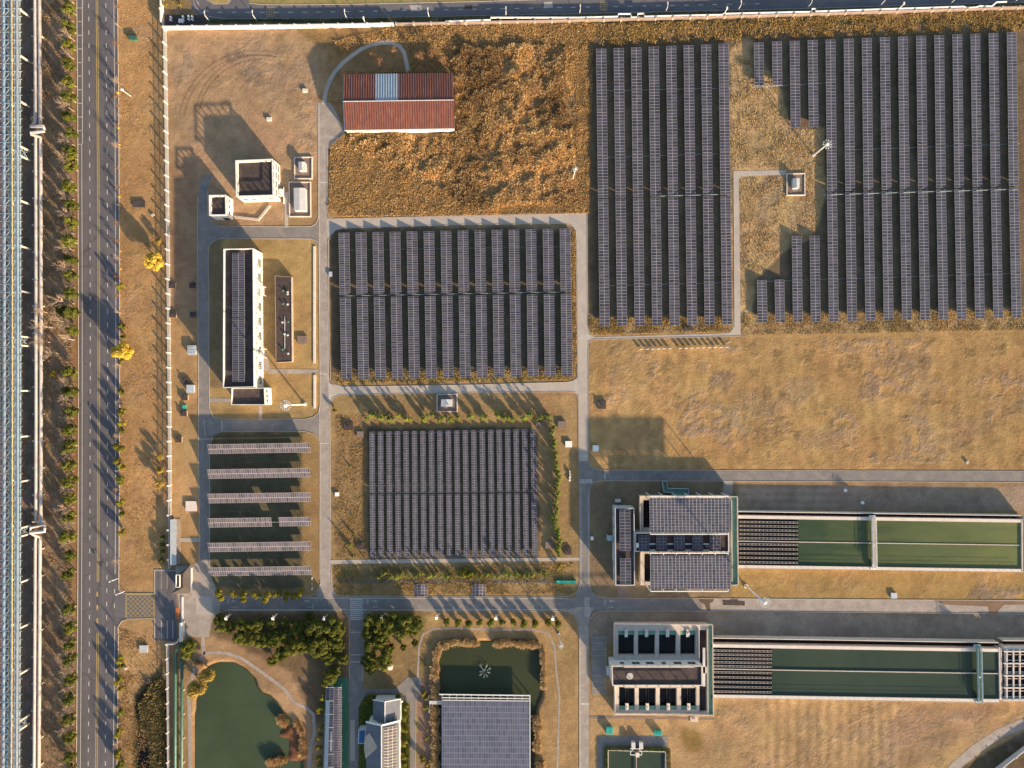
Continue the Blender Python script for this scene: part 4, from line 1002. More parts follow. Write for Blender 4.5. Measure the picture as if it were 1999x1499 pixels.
for a, b in ((NWc, RW), (RW, SWc)): mb.beam(a, b, .22, .2)
part('gable_trim', mb, M['bluer'], t)
for k in range(8):
    for df in (-.012, -.004, .004, .012): window(t, wl[3], wl[2], .07 + .122 * k + df, 2.9, .42, 1.1, out=1)
# --- bus shelter like shed beside the wall
t = thing('shed', 'narrow shed with flat grey roof against the left boundary wall', 'shed', (*G(338, 1058).xy, 0))
f = foot([(332, 1014), (344, 1014), (344, 1103), (332, 1103)], 15)
mb = MB(); mb.prism(f, 15 * S - .12, 15 * S); part('roof', mb, M['galv'], t)
mb = MB(); g_ = inset(f, .15); mb.box(g_[0][0], g_[2][1], 0, g_[0][0] + .15, g_[0][1], 15 * S - .12)
part('wall', mb, M['wallg'], t)
mb = MB(); a = G(352.5, 1012), 0; mb.box(G(345, 0).x, G(0, 1100).y, 0.02, G(352, 0).x, G(0, 1013).y, .16); part('plinth', mb, M['conc2'], t)
for y_ in (1018, 1040, 1062, 1084, 1100):
    mb = MB(); c = G(346, y_); mb.beam((c.x, c.y, .16), (c.x, c.y, 15 * S - .12), .14); part('post', mb, M['galv'], t)
# --- gatehouse
t = thing('gatehouse', 'gatehouse with brown tiled hipped roof beside the parking bays', 'gatehouse', (*G(355, 1140).xy, 0))
E1, E2, E3, E4, E5 = P(372, 1103, 20), P(372, 1158, 20), P(333, 1159.5, 20), P(345, 1147, 20), P(345, 1121, 20); R1, R2 = P(357, 1120, 26.5), P(357, 1147, 26.5)
mb = MB()
for q_ in ([E1, E2, R2, R1], [E2, E3, R2], [E3, E4, R2], [E4, E5, R1, R2], [E5, E1, R1]):
    nz = (q_[1] - q_[0]).cross(q_[2] - q_[0]).z; mb.face(q_ if nz > 0 else q_[::-1])
part('roof', mb, M['tile'], t)
mb = MB(); mb.prism([tuple(P(x, y, 18).xy) for x, y in ((346, 1124), (368, 1112), (368, 1155), (341, 1156), (347, 1146))], 0, 18.5 * S); part('wall', mb, M['wallg'], t)
mb = MB()
for a, b in (((344, 1122), (344, 1146)), ((351, 1122), (351, 1146)), ((344, 1122), (351, 1122)), ((344, 1146), (351, 1146))): mb.beam(P(*a, 27), P(*b, 27), .22, .5)
part('parapet', mb, M['wall'], t)
mb = MB(); mb.beam(P(372.4, 1103, 20.2), P(372.4, 1158, 20.2), .16, .16); part('gutter', mb, M['wallp'], t)
mb = MB(); mb.prism([tuple(G(x, y).xy) for x, y in ((357, 1212), (361, 1212), (361, 1248), (357, 1248))], 0, 2.6); mb.prism([tuple(G(x, y).xy) for x, y in ((355, 1165), (358, 1165), (358, 1211.5), (355, 1211.5))], 0, .25)
single('gate_pier_wall', mb, M['wall'], 'white pier wall on the kerb line by the orange barrier', 'pier wall')
t = thing('barrier_gate', 'orange folding barrier lying along the gate kerb', 'barrier', (*G(346, 1198).xy, 0))
for dx in (343.8, 347.6):
    mb = MB(); a, b = G(dx, 1188, 5), G(dx, 1208, 5); mb.beam(a, b, .14, .16); part('rail', mb, M['orange'], t)
mb = MB()
for y_ in (1188, 1194, 1201, 1208):
    a, b = G(343.8, y_, 5), G(347.6, y_, 5); mb.beam(a, b, .08, .1); mb.beam((a.x, a.y, 0), a, .1); mb.beam((b.x, b.y, 0), b, .1)
part('frame', mb, M['orange'], t)
# ------------------------------------------------------------------ settling basins
def pline(mb, a, b, h, wpx, hh, m=0, z=None):
    """wall/beam between apparent points a and b with its top at height h"""
    A, B = G(*a, h), G(*b, h); z1 = h * S; w_ = wpx * S
    mb.beam((A.x, A.y, z1 - hh / 2), (B.x, B.y, z1 - hh / 2), w_, hh, m)
def basin(label, top, bot, x0, x1, slope, deckx, mid, wmat, rail_y, hB=17, troughs=True, tx=(0, 0), bridge=None, btype='steel2', ymid_solid=False):
    """long raised tank: top/bot = apparent y of the inner water edges at x0; slope = dy over the length"""
    sl = slope / (1999.0 - 1443.0)
    yy = lambda y, x: y + sl * (x - x0)
    t = thing('settling_basin', label, 'settling basin', (*G((x0 + x1) / 2, mid).xy, 0), 'raised settling basins')
    q = [(x0, yy(top, x0)), (x1, yy(top, x1)), (x1, yy(bot, x1)), (x0, yy(bot, x0))]
    mb = MB()
    for (ya, yb) in ((top - 6, top), (bot, bot + 5.5)):
        pts = [tuple(G(x, yy(y, x), hB).xy) for x, y in ((x0, ya), (x1, ya), (x1, yb), (x0, yb))]
        mb.prism(pts, 0, hB * S)
    part('wall', mb, M['coping'], t)
    mb = MB(); mb.face([G(x, y, hB - 2.5) for x, y in q][::-1]); part('water', mb, M[wmat], t)
    mb = MB(); pline(mb, (x0, yy(mid, x0)), (x1, yy(mid, x1)), hB - 1.6 if not ymid_solid else hB - .5, 1.6, 1.0); part('divider', mb, M['conc3'], t)
    # side gallery (open channel) and outer handrail wall
    mb = MB(); pts = [tuple(G(x, yy(y, x), hB).xy) for x, y in ((x0, rail_y), (x1, rail_y), (x1, rail_y + 1.3), (x0, rail_y + 1.3))]
    mb.prism(pts, 0, hB * S)
    part('outer_wall', mb, M['coping'], t)
    mb = MB(); mb.face([G(x, yy(y, x), 3) for x, y in ((x0, rail_y + 1.3), (x1, rail_y + 1.3), (x1, top - 6), (x0, top - 6))][::-1]); part('side_channel', mb, M['black'], t)
    # handrails along the copings
    mb = MB()
    for y0_ in (bot + 4.6,):
        a, b = G(x0, yy(y0_, x0), hB), G(x1, yy(y0_, x1), hB); n = int((b - a).length / 2)
        for k in (0.55, 1.05): mb.beam(a + Vector((0, 0, k)), b + Vector((0, 0, k)), .04)
        for i in range(n): p = a.lerp(b, (i + .5) / n); mb.beam(p, p + Vector((0, 0, 1.05)), .05)
    part('handrail', mb, M['steel2'], t)
    if troughs:
        mb = MB(); mb.face([G(x, yy(y, x), hB - 2.4) for x, y in ((x0, top), (tx[1] + 1, top), (tx[1] + 1, bot), (x0, bot))][::-1]); part('trough_water', mb, M['black'], t)
        n = 5
        for half in (0, 1):
            ya, yb = (top + 1, mid - 1) if half == 0 else (mid + 1.5, bot - 1)
            for k in range(n):
                yc = ya + (yb - ya) * (k + .72 if half == 0 else k + .5) / (n + (.35 if half == 0 else 0.05))
                mb = MB()
                for d in (-1.4, 1.4): pline(mb, (tx[0], yy(yc + d, tx[0])), (tx[1], yy(yc + d, tx[1])), hB - 1.0, .42, .3)
                pline(mb, (tx[1], yy(yc - 1.7, tx[1])), (tx[1], yy(yc + 1.7, tx[1])), hB - 1.0, .6, .35)
                x = tx[0] + 3
                while x < tx[1]:
                    pline(mb, (x, yy(yc - 1.5, x)), (x, yy(yc + 1.5, x)), hB - .9, .8, .3); x += 7.4
                pline(mb, (tx[0], yy(yc, tx[0])), (tx[1], yy(yc, tx[1])), hB - 2.2, 2.6, .1, 1)
                part('weir_trough', mb, [M['conc3'], M['black']], t)
    return t, yy
basin('upper long settling basin with bright green water', 1012, 1103, 1440, 1994, 8, 0, 1056.3, 'tankw', 998, tx=(1443, 1557))
basin('lower long settling basin with dark green water', 1263.5, 1356, 1388, 1950, 9, 0, 1306, 'tankb', 1245, tx=(1392, 1506), ymid_solid=True)
basin('short end basin under the white beam grid at the right edge', 1268, 1362.5, 1958, 2150, 2, 0, 1315, 'black', 1250, troughs=False)
mb = MB()
for x in (1966, 1979, 1991.5, 2004, 2016): pline(mb, (x, 1268), (x, 1368), 19, 2.2, .5)
for y in (1272, 1295.5, 1319.5, 1343, 1366): pline(mb, (1960, y), (2020, y), 19.6, 2.2, .5)
for y in (1278, 1289, 1301, 1312, 1325, 1337, 1349, 1360): pline(mb, (1960, y), (2020, y), 17.6, .8, .3)
single('beam_grid', mb, M['coping'], 'pale concrete beam grid over the short end basin', 'beam grid')
mb = MB(); pline(mb, (1995.5, 1013), (1996, 1117), 17.4, 2.5, 2.95); pline(mb, (1999.5, 1008), (2000, 1117), 17.6, 1.5, 2.9); single('cross_wall', mb, M['conc3'], 'end wall closing the upper green basin at the right edge', 'cross wall')
mb = MB(); pline(mb, (1951.5, 1264), (1953, 1367), 17.5, 2.2, 2.9); pline(mb, (1955, 1266), (1956, 1367), 16.5, 1.2, 2.7); pline(mb, (1963, 1262), (1964.5, 1370), 17.8, 2.0, 2.9)
single('cross_wall', mb, M['coping'], 'double pale cross wall between the two lower basins', 'cross wall')
def travelling_bridge(label, a, b, w_, mat, hb=21):
    t = thing('travelling_bridge', label, 'travelling bridge', (*G(*a, hb).xy, hb * S - .5), 'travelling bridges over the basins')
    A, B = G(*a, hb), G(*b, hb); mb = MB(); mb.beam(A, B, w_ * S, .25); part('deck', mb, M[mat[0]], t)
    mb = MB(); sx = Vector((w_ * S / 2, 0, 0)); n = 26
    for s_ in (-1, 1):
        for k in (.55, 1.1): mb.beam(A + sx * s_ + Vector((0, 0, k)), B + sx * s_ + Vector((0, 0, k)), .09)
        for i in range(n + 1):
            p = A.lerp(B, i / n) + sx * s_; mb.beam(p, p + Vector((0, 0, 1.1)), .09)
            if s_ > 0 and i < n: q_ = A.lerp(B, (i + 1) / n) + sx * s_; mb.beam(p, q_ + Vector((0, 0, 1.1)), .07)
    o2 = sx * 1.9
    mb.beam(A + o2, B + o2, .10)
    for i in range(14): p = A.lerp(B, (i + .5) / 14); mb.beam(p + sx, p + o2, .1)
    part('handrail', mb, M[mat[1]], t)
    for E in (A, B):
        mb = MB(); mb.box(E.x - w_ * S * .8, E.y - .45, hb * S - .65, E.x + w_ * S * .8, E.y + .45, hb * S - .1); mb.tube([E + Vector((-.9, 0, -.45)), E + Vector((.9, 0, -.45))], .28, 8); part('end_carriage', mb, M[mat[1]], t)
    mb = MB(); c = A.lerp(B, .55); mb.cyl(c.x, c.y, hb * S + .1, hb * S + .7, .3, 8); part('drive_unit', mb, M['white'], t)
    return t
travelling_bridge('pale walkway bridge with railing across the upper green basin', (1704, 1009), (1706, 1109), 7, ('conc3', 'white'))
travelling_bridge('teal steel bridge across the lower dark basin', (1909, 1262), (1911.5, 1369), 7.5, ('green', 'steel'))

# ------------------------------------------------------------------ filter house 1 (with raised solar roofs)
def deck(t, poly, h, holes, mat='conc3', lip=.5):
    """deck slab drawn as strips round the rectangular holes [(x0,y0,x1,y1)] (apparent px, sorted)"""
    xs = sorted({poly[0], poly[2]} | {q for hh in holes for q in (hh[0], hh[2])}); yss = sorted({poly[1], poly[3]} | {q for hh in holes for q in (hh[1], hh[3])})
    mb = MB()
    for i in range(len(xs) - 1):
        run = None
        for j in range(len(yss) - 1):
            cx_, cy_ = (xs[i] + xs[i + 1]) / 2, (yss[j] + yss[j + 1]) / 2
            hole = any(hh[0] < cx_ < hh[2] and hh[1] < cy_ < hh[3] for hh in holes)
            if not hole:
                if run is None: run = yss[j]
                if j == len(yss) - 2 or any(hh[0] < cx_ < hh[2] and hh[1] < (yss[j + 1] + yss[j + 2]) / 2 < hh[3] for hh in holes):
                    A, B = G(xs[i], run, h), G(xs[i + 1], yss[j + 1], h); mb.box(A.x, B.y, 0, B.x, A.y, h * S); run = None
    part('deck', mb, M[mat], t)
HD = 19
t1 = thing('filter_house', 'filter house with two large raised solar roofs and green walkway', 'filter house', (*G(1345, 1055).xy, 0))
holes = [(1256, 976, 1424, 1031), (1258, 1081, 1426, 1136)]
deck(t1, (1250, 968.5, 1428, 1142), HD, holes)
for k, hh in enumerate(holes):
    mb = MB(); mb.face([G(x, y, HD - 8) for x, y in ((hh[0], hh[1]), (hh[2], hh[1]), (hh[2], hh[3]), (hh[0], hh[3]))][::-1]); part('tank_water', mb, M['black'], t1)
mb = MB(); A, B = G(1428, 970, HD), G(1439.5, 1142, HD); mb.box(A.x + .01, B.y, 0, B.x, A.y, HD * S); part('walkway', mb, M['greend'], t1)
mb = MB()
for (a, b) in (((1249.5, 968), (1440, 970)), ((1440, 970), (1441.5, 1142)), ((1441.5, 1142), (1428, 1142.5)), ((1251.5, 1142), (1249.5, 968)), ((1428.5, 977), (1429.5, 1136))): pline(mb, a, b, HD + 5.5, 1.0, .95)
part('railing', mb, M['coping'], t1)
# central hall roof
hf = foot([(1240, 1040), (1423, 1041), (1423.5, 1078), (1240.5, 1077)], 33)
mb = MB(); mb.prism(hf, 0, 33 * S - .5); part('hall_wall', mb, M['wallg'], t1)
mb = MB(); mb.ring(hf, inset(hf, .25), 33 * S - .499, 33 * S); part('hall_parapet', mb, M['wall'], t1)
mb = MB(); mb.prism(inset(hf, .26), 33 * S - .498, 33 * S - .42); part('hall_roof', mb, M['roofd'], t1)
for k, x in enumerate((1247, 1281.5, 1316, 1351.5, 1386)):
    sx0 = x
    A = [(sx0, 1045.4), (sx0 + 20.6, 1045.4), (sx0 + 20.6, 1076), (sx0, 1076)]
    solar_row(f'{ord_(k)} small roof solar table from the left on the central filter hall', 'small solar tables on the central filter hall', *A, 36, 34.5, [], 6.1, 'pv', nu=3, step=2.5, zb=33 * S - .42)
mb = MB()
for k in range(4):
    for y in (1062, 1074): pline(mb, (1268 + k * 35, y), (1279.5 + k * 35, y), 34.5, 2.2, .35)
part('roof_duct', mb, M['steel2'], t1)
mb = MB(); c = G(1243.5, 1064, 34); mb.box(c.x - .5, c.y - .7, 33 * S - .42, c.x + .5, c.y + .7, 33 * S + .6); part('roof_unit', mb, M['coping'], t1)
# raised solar roofs
def canopy(label, q, h, nu, nv, mat='pvb', beamN=None, group='raised solar roofs over the filter tanks', edge=0.0):
    P_ = [G(x, y, h + (edge if i in (0, 3) else 0)) for i, (x, y) in enumerate(q)]
    c = sum(P_, Vector()) / 4
    t = thing('solar_canopy', label, 'solar canopy', (c.x, c.y, 0), group)
    mb = MB(); slab4(mb, P_[0], P_[1], P_[2], P_[3], nu, nv); part('panel_field', mb, [M[mat], M['galv']], t)
    return t, P_
for lab, q, ya, yb in (('upper raised solar roof of the filter house', [(1267.6, 972.2), (1423.6, 972), (1424.2, 1039.5), (1269, 1038.5)], (968.7, 968.7), (1043, 1043)),
                       ('lower raised solar roof of the filter house', [(1269.4, 1084.6), (1425, 1084.4), (1426.4, 1149.5), (1270.4, 1149.5)], (1080.3, 1080.3), (1154.5, 1155))):
    t, P_ = canopy(lab, q, 49, 22, 12)
    for k, yv in enumerate((ya[0], yb[0])):
        mb = MB(); pline(mb, (1270, yv), (1422, yv), 49, 1.5, .35)
        part('edge_beam', mb, M['white'], t)
        for j in range(7):
            x = 1270 + j * 25.3; mb = MB(); A = G(x, yv, 49); g_ = yv + (3.8 if k == 0 else -3.8)
            B_ = G(x, g_, 49); mb.beam((A.x, A.y, 49 * S - .2), (B_.x, B_.y, 49 * S - .2), .2, .2); mb.beam((A.x, A.y, 0 if yv < 975 or yv > 1150 else 33 * S), (A.x, A.y, 49 * S - .2), .22)
            part('post', mb, M['white'], t)
    mb = MB()
    for j in range(7):
        x = 1270 + j * 25.3; mb.beam(G(x, q[0][1], 47.8), G(x, q[3][1], 47.8), .15, .3)
    part('girder', mb, M['galv'], t)
# west wing with two solar strips
tw, fp, H = building('tall narrow pale wing at the left end of the filter house', [(1200.5, 991), (1238.5, 992), (1239.5, 1143), (1201.5, 1143)], 36, wall='wallg', par=.5, drop=.25)
for k in range(6): window(tw, fp[0], fp[3], .1 + .16 * k, 3.5, 1.1, 1.6, out=1)
mb = MB(); a = G(1197, 1071); mb.box(a.x - .3, a.y + 2.4, 0, a.x + .9, a.y - 3.4, 4.6); part('stair_bay', mb, M['wallg'], tw)
mb = MB(); a = G(1184, 1047); mb.box(a.x, a.y - .9, 2.6, a.x + 2.2, a.y + .9, 2.75); mb.box(a.x, a.y - .9, 0, a.x + .15, a.y + .9, 2.6); part('porch', mb, M['steel2'], tw)
solar_row('long solar strip on the roof of the pale wing', 'solar strips on the pale wing', (1209.4, 995), (1230, 995), (1231, 1075), (1210, 1075), 39, 37.5, [], 6.1, 'pv', zb=35.4 * S - .3)
solar_row('short solar strip on the roof of the pale wing', 'solar strips on the pale wing', (1210.4, 1090), (1231.4, 1090), (1232, 1139), (1210.8, 1139), 39, 37.5, [], 6.1, 'pv', zb=35.4 * S - .3)
mb = MB(); pts = [(1293, 939), (1301, 939), (1303, 953), (1344, 954), (1344, 966), (1320, 966), (1314, 962), (1296, 960)]
mb.prism([tuple(G(x, y, 6).xy) for x, y in pts], 0, 1.0); t = thing('access_ramp', 'dark green stepped access ramp above the filter house', 'ramp', (*G(1315, 955).xy, 0)); part('ramp', mb, M['greend'], t)
mb = MB(); mb.ribbon([G(x, y, 8).xy for x, y in pts], .14, 1.0, 1.9, closed=True); part('railing', mb, M['galv'], t)
mb = MB(); c = G(1155.5, 1050); mb.box(c.x - .5, c.y - .6, 0, c.x + .5, c.y + .6, .8); mb.box(c.x - .4, c.y - .5, .8, c.x + .4, c.y + .5, .95); single('cabinet', mb, M['white'], 'small pale cabinet by the road, left of the filter house', 'cabinet')
mb = MB(); c = G(1206, 977, 2); mb.box(c.x - .9, c.y - .5, 0, c.x + .9, c.y + .5, 1.2); mb.box(c.x - .8, c.y - .4, 1.2, c.x + .8, c.y + .4, 1.35); single('cabinet', mb, M['wallg'], 'pale box above the top end of the pale wing', 'cabinet')

# ------------------------------------------------------------------ filter house 2 (open tanks either side of a hall)
t2 = thing('filter_house', 'filter house with eight open dark tanks and a plain dark roof', 'filter house', (*G(1295, 1306).xy, 0))
HD = 17
ux = [(1207, 1238), (1245.5, 1279), (1286.5, 1320), (1328, 1358)]
uh = [(a, 1231, b, 1279) for a, b in ux]; lh = [(a + 1.5, 1341, b + 1.5, 1386) for a, b in ux]; ch = [(1365.5, 1230, 1380, 1390)]
deck(t2, (1200, 1219, 1383, 1395.5), HD, uh + lh + ch)
for k, hh in enumerate(uh + lh + ch):
    mb = MB(); d = 10 if k < 8 else 8
    mb.face([G(x, y, HD - d) for x, y in ((hh[0] - 1, hh[1] - 1), (hh[2] + 1, hh[1] - 1), (hh[2] + 1, hh[3] + 1), (hh[0] - 1, hh[3] + 1))][::-1]); part('tank_water', mb, M['black'] if k < 8 else M['roofd'], t2)
for k, hh in enumerate(uh + lh):
    up = k < 4; x0_, x1_ = hh[0], hh[2]; mb = MB()
    ya = hh[1] if up else hh[3] - 8
    A, B = G(x0_, ya, HD - 2), G(x1_, ya + 8, HD - 2); mb.box(A.x, B.y, (HD - 3) * S, B.x, A.y, (HD - 2) * S); part('weir_channel', mb, M['greend'], t2)
    xm = (x0_ + x1_) / 2; mb = MB(); yc = hh[1] + 5 if up else hh[3] - 5
    A, B = G(xm - 3.2, yc - 7.5, HD + 2), G(xm + 3.2, yc + 7.5, HD + 2); mb.box(A.x, B.y, HD * S + .02, B.x, A.y, (HD + 2) * S); mb.cyl((A.x + B.x) / 2, (A.y + B.y) / 2, (HD + 2) * S, (HD + 7) * S, .22, 8); mb.cyl((A.x + B.x) / 2, (A.y + B.y) / 2, (HD + 5.5) * S, (HD + 6) * S, .5, 10)
    part('gate_hoist', mb, M['coping'], t2)
    mb = MB()
    for d in (-2.5, 2.5): pline(mb, (xm + d, hh[1] + 2), (xm + d, hh[3] - 1), HD - 6, .5, .2)
    part('wash_pipe', mb, M['dark'], t2)
mb = MB()
for (a, b) in (((1199, 1218), (1391.5, 1220)), ((1391.5, 1220), (1393, 1396.5)), ((1393, 1396.5), (1201, 1394)), ((1201, 1394), (1200, 1340)), ((1199.5, 1280), (1199, 1218)), ((1364.5, 1228), (1365.5, 1290)), ((1381.5, 1228), (1382.5, 1392))): pline(mb, a, b, HD + 5.5, .9, .95)
part('railing', mb, M['coping'], t2)
mb = MB(); A, B = G(1383, 1220, HD), G(1391, 1396, HD); mb.box(A.x + .01, B.y, 0, B.x, A.y, HD * S); part('walkway', mb, M['greend'], t2)
hf = foot([(1194, 1299.5), (1371, 1299.5), (1371.3, 1339), (1195.5, 1339)], 46); HH = 46 * S
mb = MB(); mb.prism(hf, 0, HH - .6); part('hall_wall', mb, M['wall'], t2)
mb = MB(); mb.ring(hf, inset(hf, .28), HH - .599, HH); part('hall_parapet', mb, M['coping'], t2)
mb = MB(); mb.prism(inset(hf, .29), HH - .598, HH - .52); part('hall_roof', mb, M['roofd'], t2)
for k in range(6): window(t2, hf[1], hf[0], .1 + .155 * k, 5.6, 2.4 if k not in (2, 5) else 1.2, 1.8, out=1)
mb = MB()
zt = HH + 1.2
pa = [Vector(hf[0]).lerp(Vector(hf[1]), .13), Vector(hf[0]).lerp(Vector(hf[1]), .9)]; pb = [Vector(hf[3]).lerp(Vector(hf[2]), .13), Vector(hf[3]).lerp(Vector(hf[2]), .9)]
for pr in (pa, pb):
    mb.beam((pr[0].x, pr[0].y, zt), (pr[1].x, pr[1].y, zt), .16, .3)
    for i in range(7):
        p = pr[0].lerp(pr[1], i / 6.); mb.beam((p.x, p.y, HH), (p.x, p.y, zt), .2)
part('roof_rail', mb, M['coping'], t2)
mb = MB(); c = G(1230, 1321, 46); mb.cyl(c.x, c.y, HH - .52, HH - .40, 1.1, 14); part('roof_patch', mb, M['conc3'], t2, )
mb = MB(); pline(mb, (1374.5, 1265), (1374.5, 1340), 30, 4.5, .5); c = G(1375, 1308, 30); mb.box(c.x - .8, c.y - 1, 0, c.x + .8, c.y + 1, 30 * S); part('stair_bridge', mb, M['wallg'], t2)
mb = MB(); c = G(1188, 1305); mb.box(c.x - .8, c.y - .9, 0, c.x + 1.2, c.y + .9, 2.7); mb.box(c.x - 1.0, c.y - 1.1, 2.7, c.x + 1.3, c.y + 1.1, 2.85); part('porch', mb, M['wallg'], t2)
mb = MB(); c = G(1355, 1403); mb.box(c.x - 1.3, c.y - .9, 0, c.x + 1.3, c.y + .9, .3); mb.box(c.x - .5, c.y - .2, .3, c.x + .4, c.y + .3, .7); single('valve_pit', mb, M['conc3'], 'concrete valve pit below the open-tank filter house', 'valve pit')
# ------------------------------------------------------------------ small square tank at the bottom
t = thing('scraper_tank', 'small tank with hedge collar and scraper bridge at the bottom edge', 'tank', (*G(1244, 1500).xy, 0))
mb = MB(); o_ = foot([(1186.5, 1464), (1300, 1467), (1300, 1600), (1186.5, 1600)], 5); mb.ring(o_, inset(o_, .25), 0, 5 * S); part('wall', mb, M['coping'], t)
mb = MB(); mb.face([(p[0], p[1], 2 * S) for p in inset(o_, .24)][::-1]); part('water', mb, M['tankb'], t)
mb = MB()
for a, b in (((1230, 1462), (1255, 1462)), ((1231, 1474), (1253, 1474)), ((1231, 1474), (1231, 1466)), ((1253, 1474), (1253, 1466)), ((1236, 1463), (1231, 1469)), ((1248, 1463), (1253, 1469))): pline(mb, a, b, 9, .9, .3)
part('gallows_frame', mb, M['white'], t)
mb = MB(); c = G(1244.5, 1474, 9); mb.box(c.x - .6, c.y - .7, 5 * S, c.x + .6, c.y + .7, 9.5 * S); part('drive_box', mb, M['coping'], t)
mb = MB(); pline(mb, (1242.5, 1480), (1242.5, 1600), 6, 1.2, .3); part('divider', mb, M['pipebg'], t)
for x, lb in ((1235, 'left'), (1250, 'right')):
    mb = MB(); c = G(x, 1451); mb.box(c.x - .55, c.y - .9, 0, c.x + .55, c.y + .9, 1.5); mb.box(c.x - .65, c.y - 1, 1.5, c.x + .65, c.y + 1, 1.62); single('pump_cabinet', mb, M['wallg'], f'{lb} pump cabinet of the pair above the small tank', 'cabinet', 'pump cabinets above the small tank')
flat('tank_apron', [(1167, 1437), (1304, 1437), (1304, 1600), (1167, 1600)], 0.05, M['asphalt_in'])
# green cabinets
def boxy(name, label, cat, x, y, wpx, hpx, z, mat='green', group=None, cap=None, legs=False):
    c = G(x, y, z / S); wx, wy = wpx * S / 2, hpx * S / 2
    t = thing(name, label, cat, (c.x, c.y, 0), group)
    mb = MB(); mb.box(c.x - wx, c.y - wy, 0, c.x + wx, c.y + wy, z * .85); part('body', mb, M[mat], t)
    mb = MB(); mb.box(c.x - wx * 1.08, c.y - wy * 1.08, z * .85, c.x + wx * 1.08, c.y + wy * 1.08, z)
    if cap == 'vent': mb.cyl(c.x, c.y, z, z + .5, .16, 8); mb.cyl(c.x, c.y, z + .4, z + .55, .3, 8)
    if cap == 'rib':
        for k in range(3): mb.box(c.x - wx * .9, c.y - wy * .7 + k * wy * .6, z, c.x + wx * .9, c.y - wy * .5 + k * wy * .6, z + .06)
    part('lid', mb, M[cap_mat.get(mat, mat)], t)
    return t
cap_mat = {'roofd': 'roofd', 'conc3': 'roofd'}
boxy('cabinet', 'green metal cabinet left of the pump cabinets', 'cabinet', 1190, 1427, 12, 12, 1.2, 'teal', cap='rib')
boxy('cabinet', 'green twin cabinet right of the pump cabinets', 'cabinet', 1285, 1431.5, 14.5, 7, 1.2, 'teal', cap='rib')
boxy('cabinet', 'dark green slatted box on the verge near the top of the main road', 'cabinet', 259, 73, 15, 8.5, 1.0, 'green', cap='rib')
boxy('valve_pit', 'dark brown pit cover on the verge right of the main road', 'valve pit', 271, 398, 22, 12, .5, 'roofd')
boxy('cabinet', 'large pale blue-grey box, topmost on the lawn strip by the wall', 'cabinet', 374, 683.5, 15, 17, 1.1, 'steel2', cap='rib')
boxy('cabinet', 'blue-grey box between the dark pits on the lawn strip', 'cabinet', 371, 759, 13, 14.5, 1.2, 'steel2')
P3 = 'vented pits on the lawn strip by the wall'
for x, y, lb in ((361, 744, 'vented pit just above the blue-grey box on the lawn strip'), (360, 776, 'vented pit just below the blue-grey box on the lawn strip'), (358, 807, 'vented pit below the small green crate on the lawn strip'), (348, 858, 'square dark vented pit, lowest of the lawn strip'),
                 (336, 557, 'upper vented pit against the boundary wall'), (376, 557, 'upper vented pit at the edge of the west lane'), (337, 614, 'lower vented pit against the boundary wall'), (377, 614, 'lower vented pit at the edge of the west lane')):
    boxy('vented_pit', lb, 'vented pit', x, y, 12, 10, .7, 'conc3', P3, cap='vent')
boxy('cabinet', 'small bright green crate between dark pits on the lawn strip', 'cabinet', 359.5, 794, 7, 6.5, .5, 'teal')
for x, y, w_, h_, lb, mt in ((1175, 790, 15, 15, 'pale square pit on the open lawn by the road', 'conc3'), (1163, 875, 11, 11, 'white slatted box in shade at the lawn corner', 'white'), (1110, 867, 12, 11, 'white slatted box right of the conifer line', 'white'), (680, 832, 17, 14, 'square pit at the top left of the tree-edged block', 'conc3'),
                             (703, 848, 12, 11, 'smaller pit beside the square pit of the tree-edged block', 'brick'), (1097, 829, 15, 13, 'cluttered pit at the top right of the tree-edged block', 'brick'), (1053, 829, 12, 9, 'dark pit above the right end of the narrow rows', 'brick'), (703, 1066, 12, 12, 'brown pit at the lower left of the narrow rows', 'conc3'),
                             (1072, 1064, 14, 12, 'dark pit at the lower right of the narrow rows', 'brick'), (1109, 1076, 13, 13, 'square pit right of the conifer line near the footpath', 'conc3'), (372.5, 988, 19, 18, 'pale square pit with round lid beside the west lane', 'coping'), (590, 663, 18, 14, 'low pit with bushy weeds right of the narrow block', 'brick'),
                             (1344, 641, 15, 8, 'concrete box below the rows beside the narrow path', 'conc3'), (1745.5, 1163, 11, 10, 'pale green box on the lawn between the two basins', 'steel2'), (657.5, 965, 7, 7, 'small white box beside the service road', 'white'), (280, 1267, 15, 13, 'grey pit with pale lid on the rough verge', 'galv'), (287, 1331, 8, 8, 'small pit above the brambles on the rough verge', 'conc3'),
                             (525, 232, 9, 6, 'small pale pedestal on the north-west lawn', 'coping'), (595, 176, 9, 6, 'small pale pedestal nearer the curved path', 'coping'), (617, 545, 5, 9, 'filler slab', 'conc3'), (645, 535, 6, 9, 'small grey box inside the ring road block corner', 'steel2'), (825, 0, 0, 0, '', '')):
    if not lb or lb == 'filler slab': continue
    boxy('valve_pit' if mt != 'white' else 'cabinet', lb, 'valve pit' if mt != 'white' else 'cabinet', x, y, w_, h_, .6, mt, cap='vent' if mt in ('conc3',) else None)
for x, y, lb in ((1649.5, 957, 'white round vent nearer the lane above the upper basin'), (1683, 981, 'white round vent nearer the upper basin'), (1887, 902, 'pale round manhole at the lower edge of the open lawn'), (299, 420, 'round pale manhole on the verge below the dark pit'), (246, 1304, 'small round pipe end on the rough verge')):
    c = G(x, y); mb = MB(); mb.cyl(c.x, c.y, 0, .5, .55, 14); mb.cyl(c.x, c.y, .5, .62, .38, 14); single('manhole', mb, M['white' if y > 950 and y < 990 else 'conc3'], lb, 'manhole', 'round manholes')
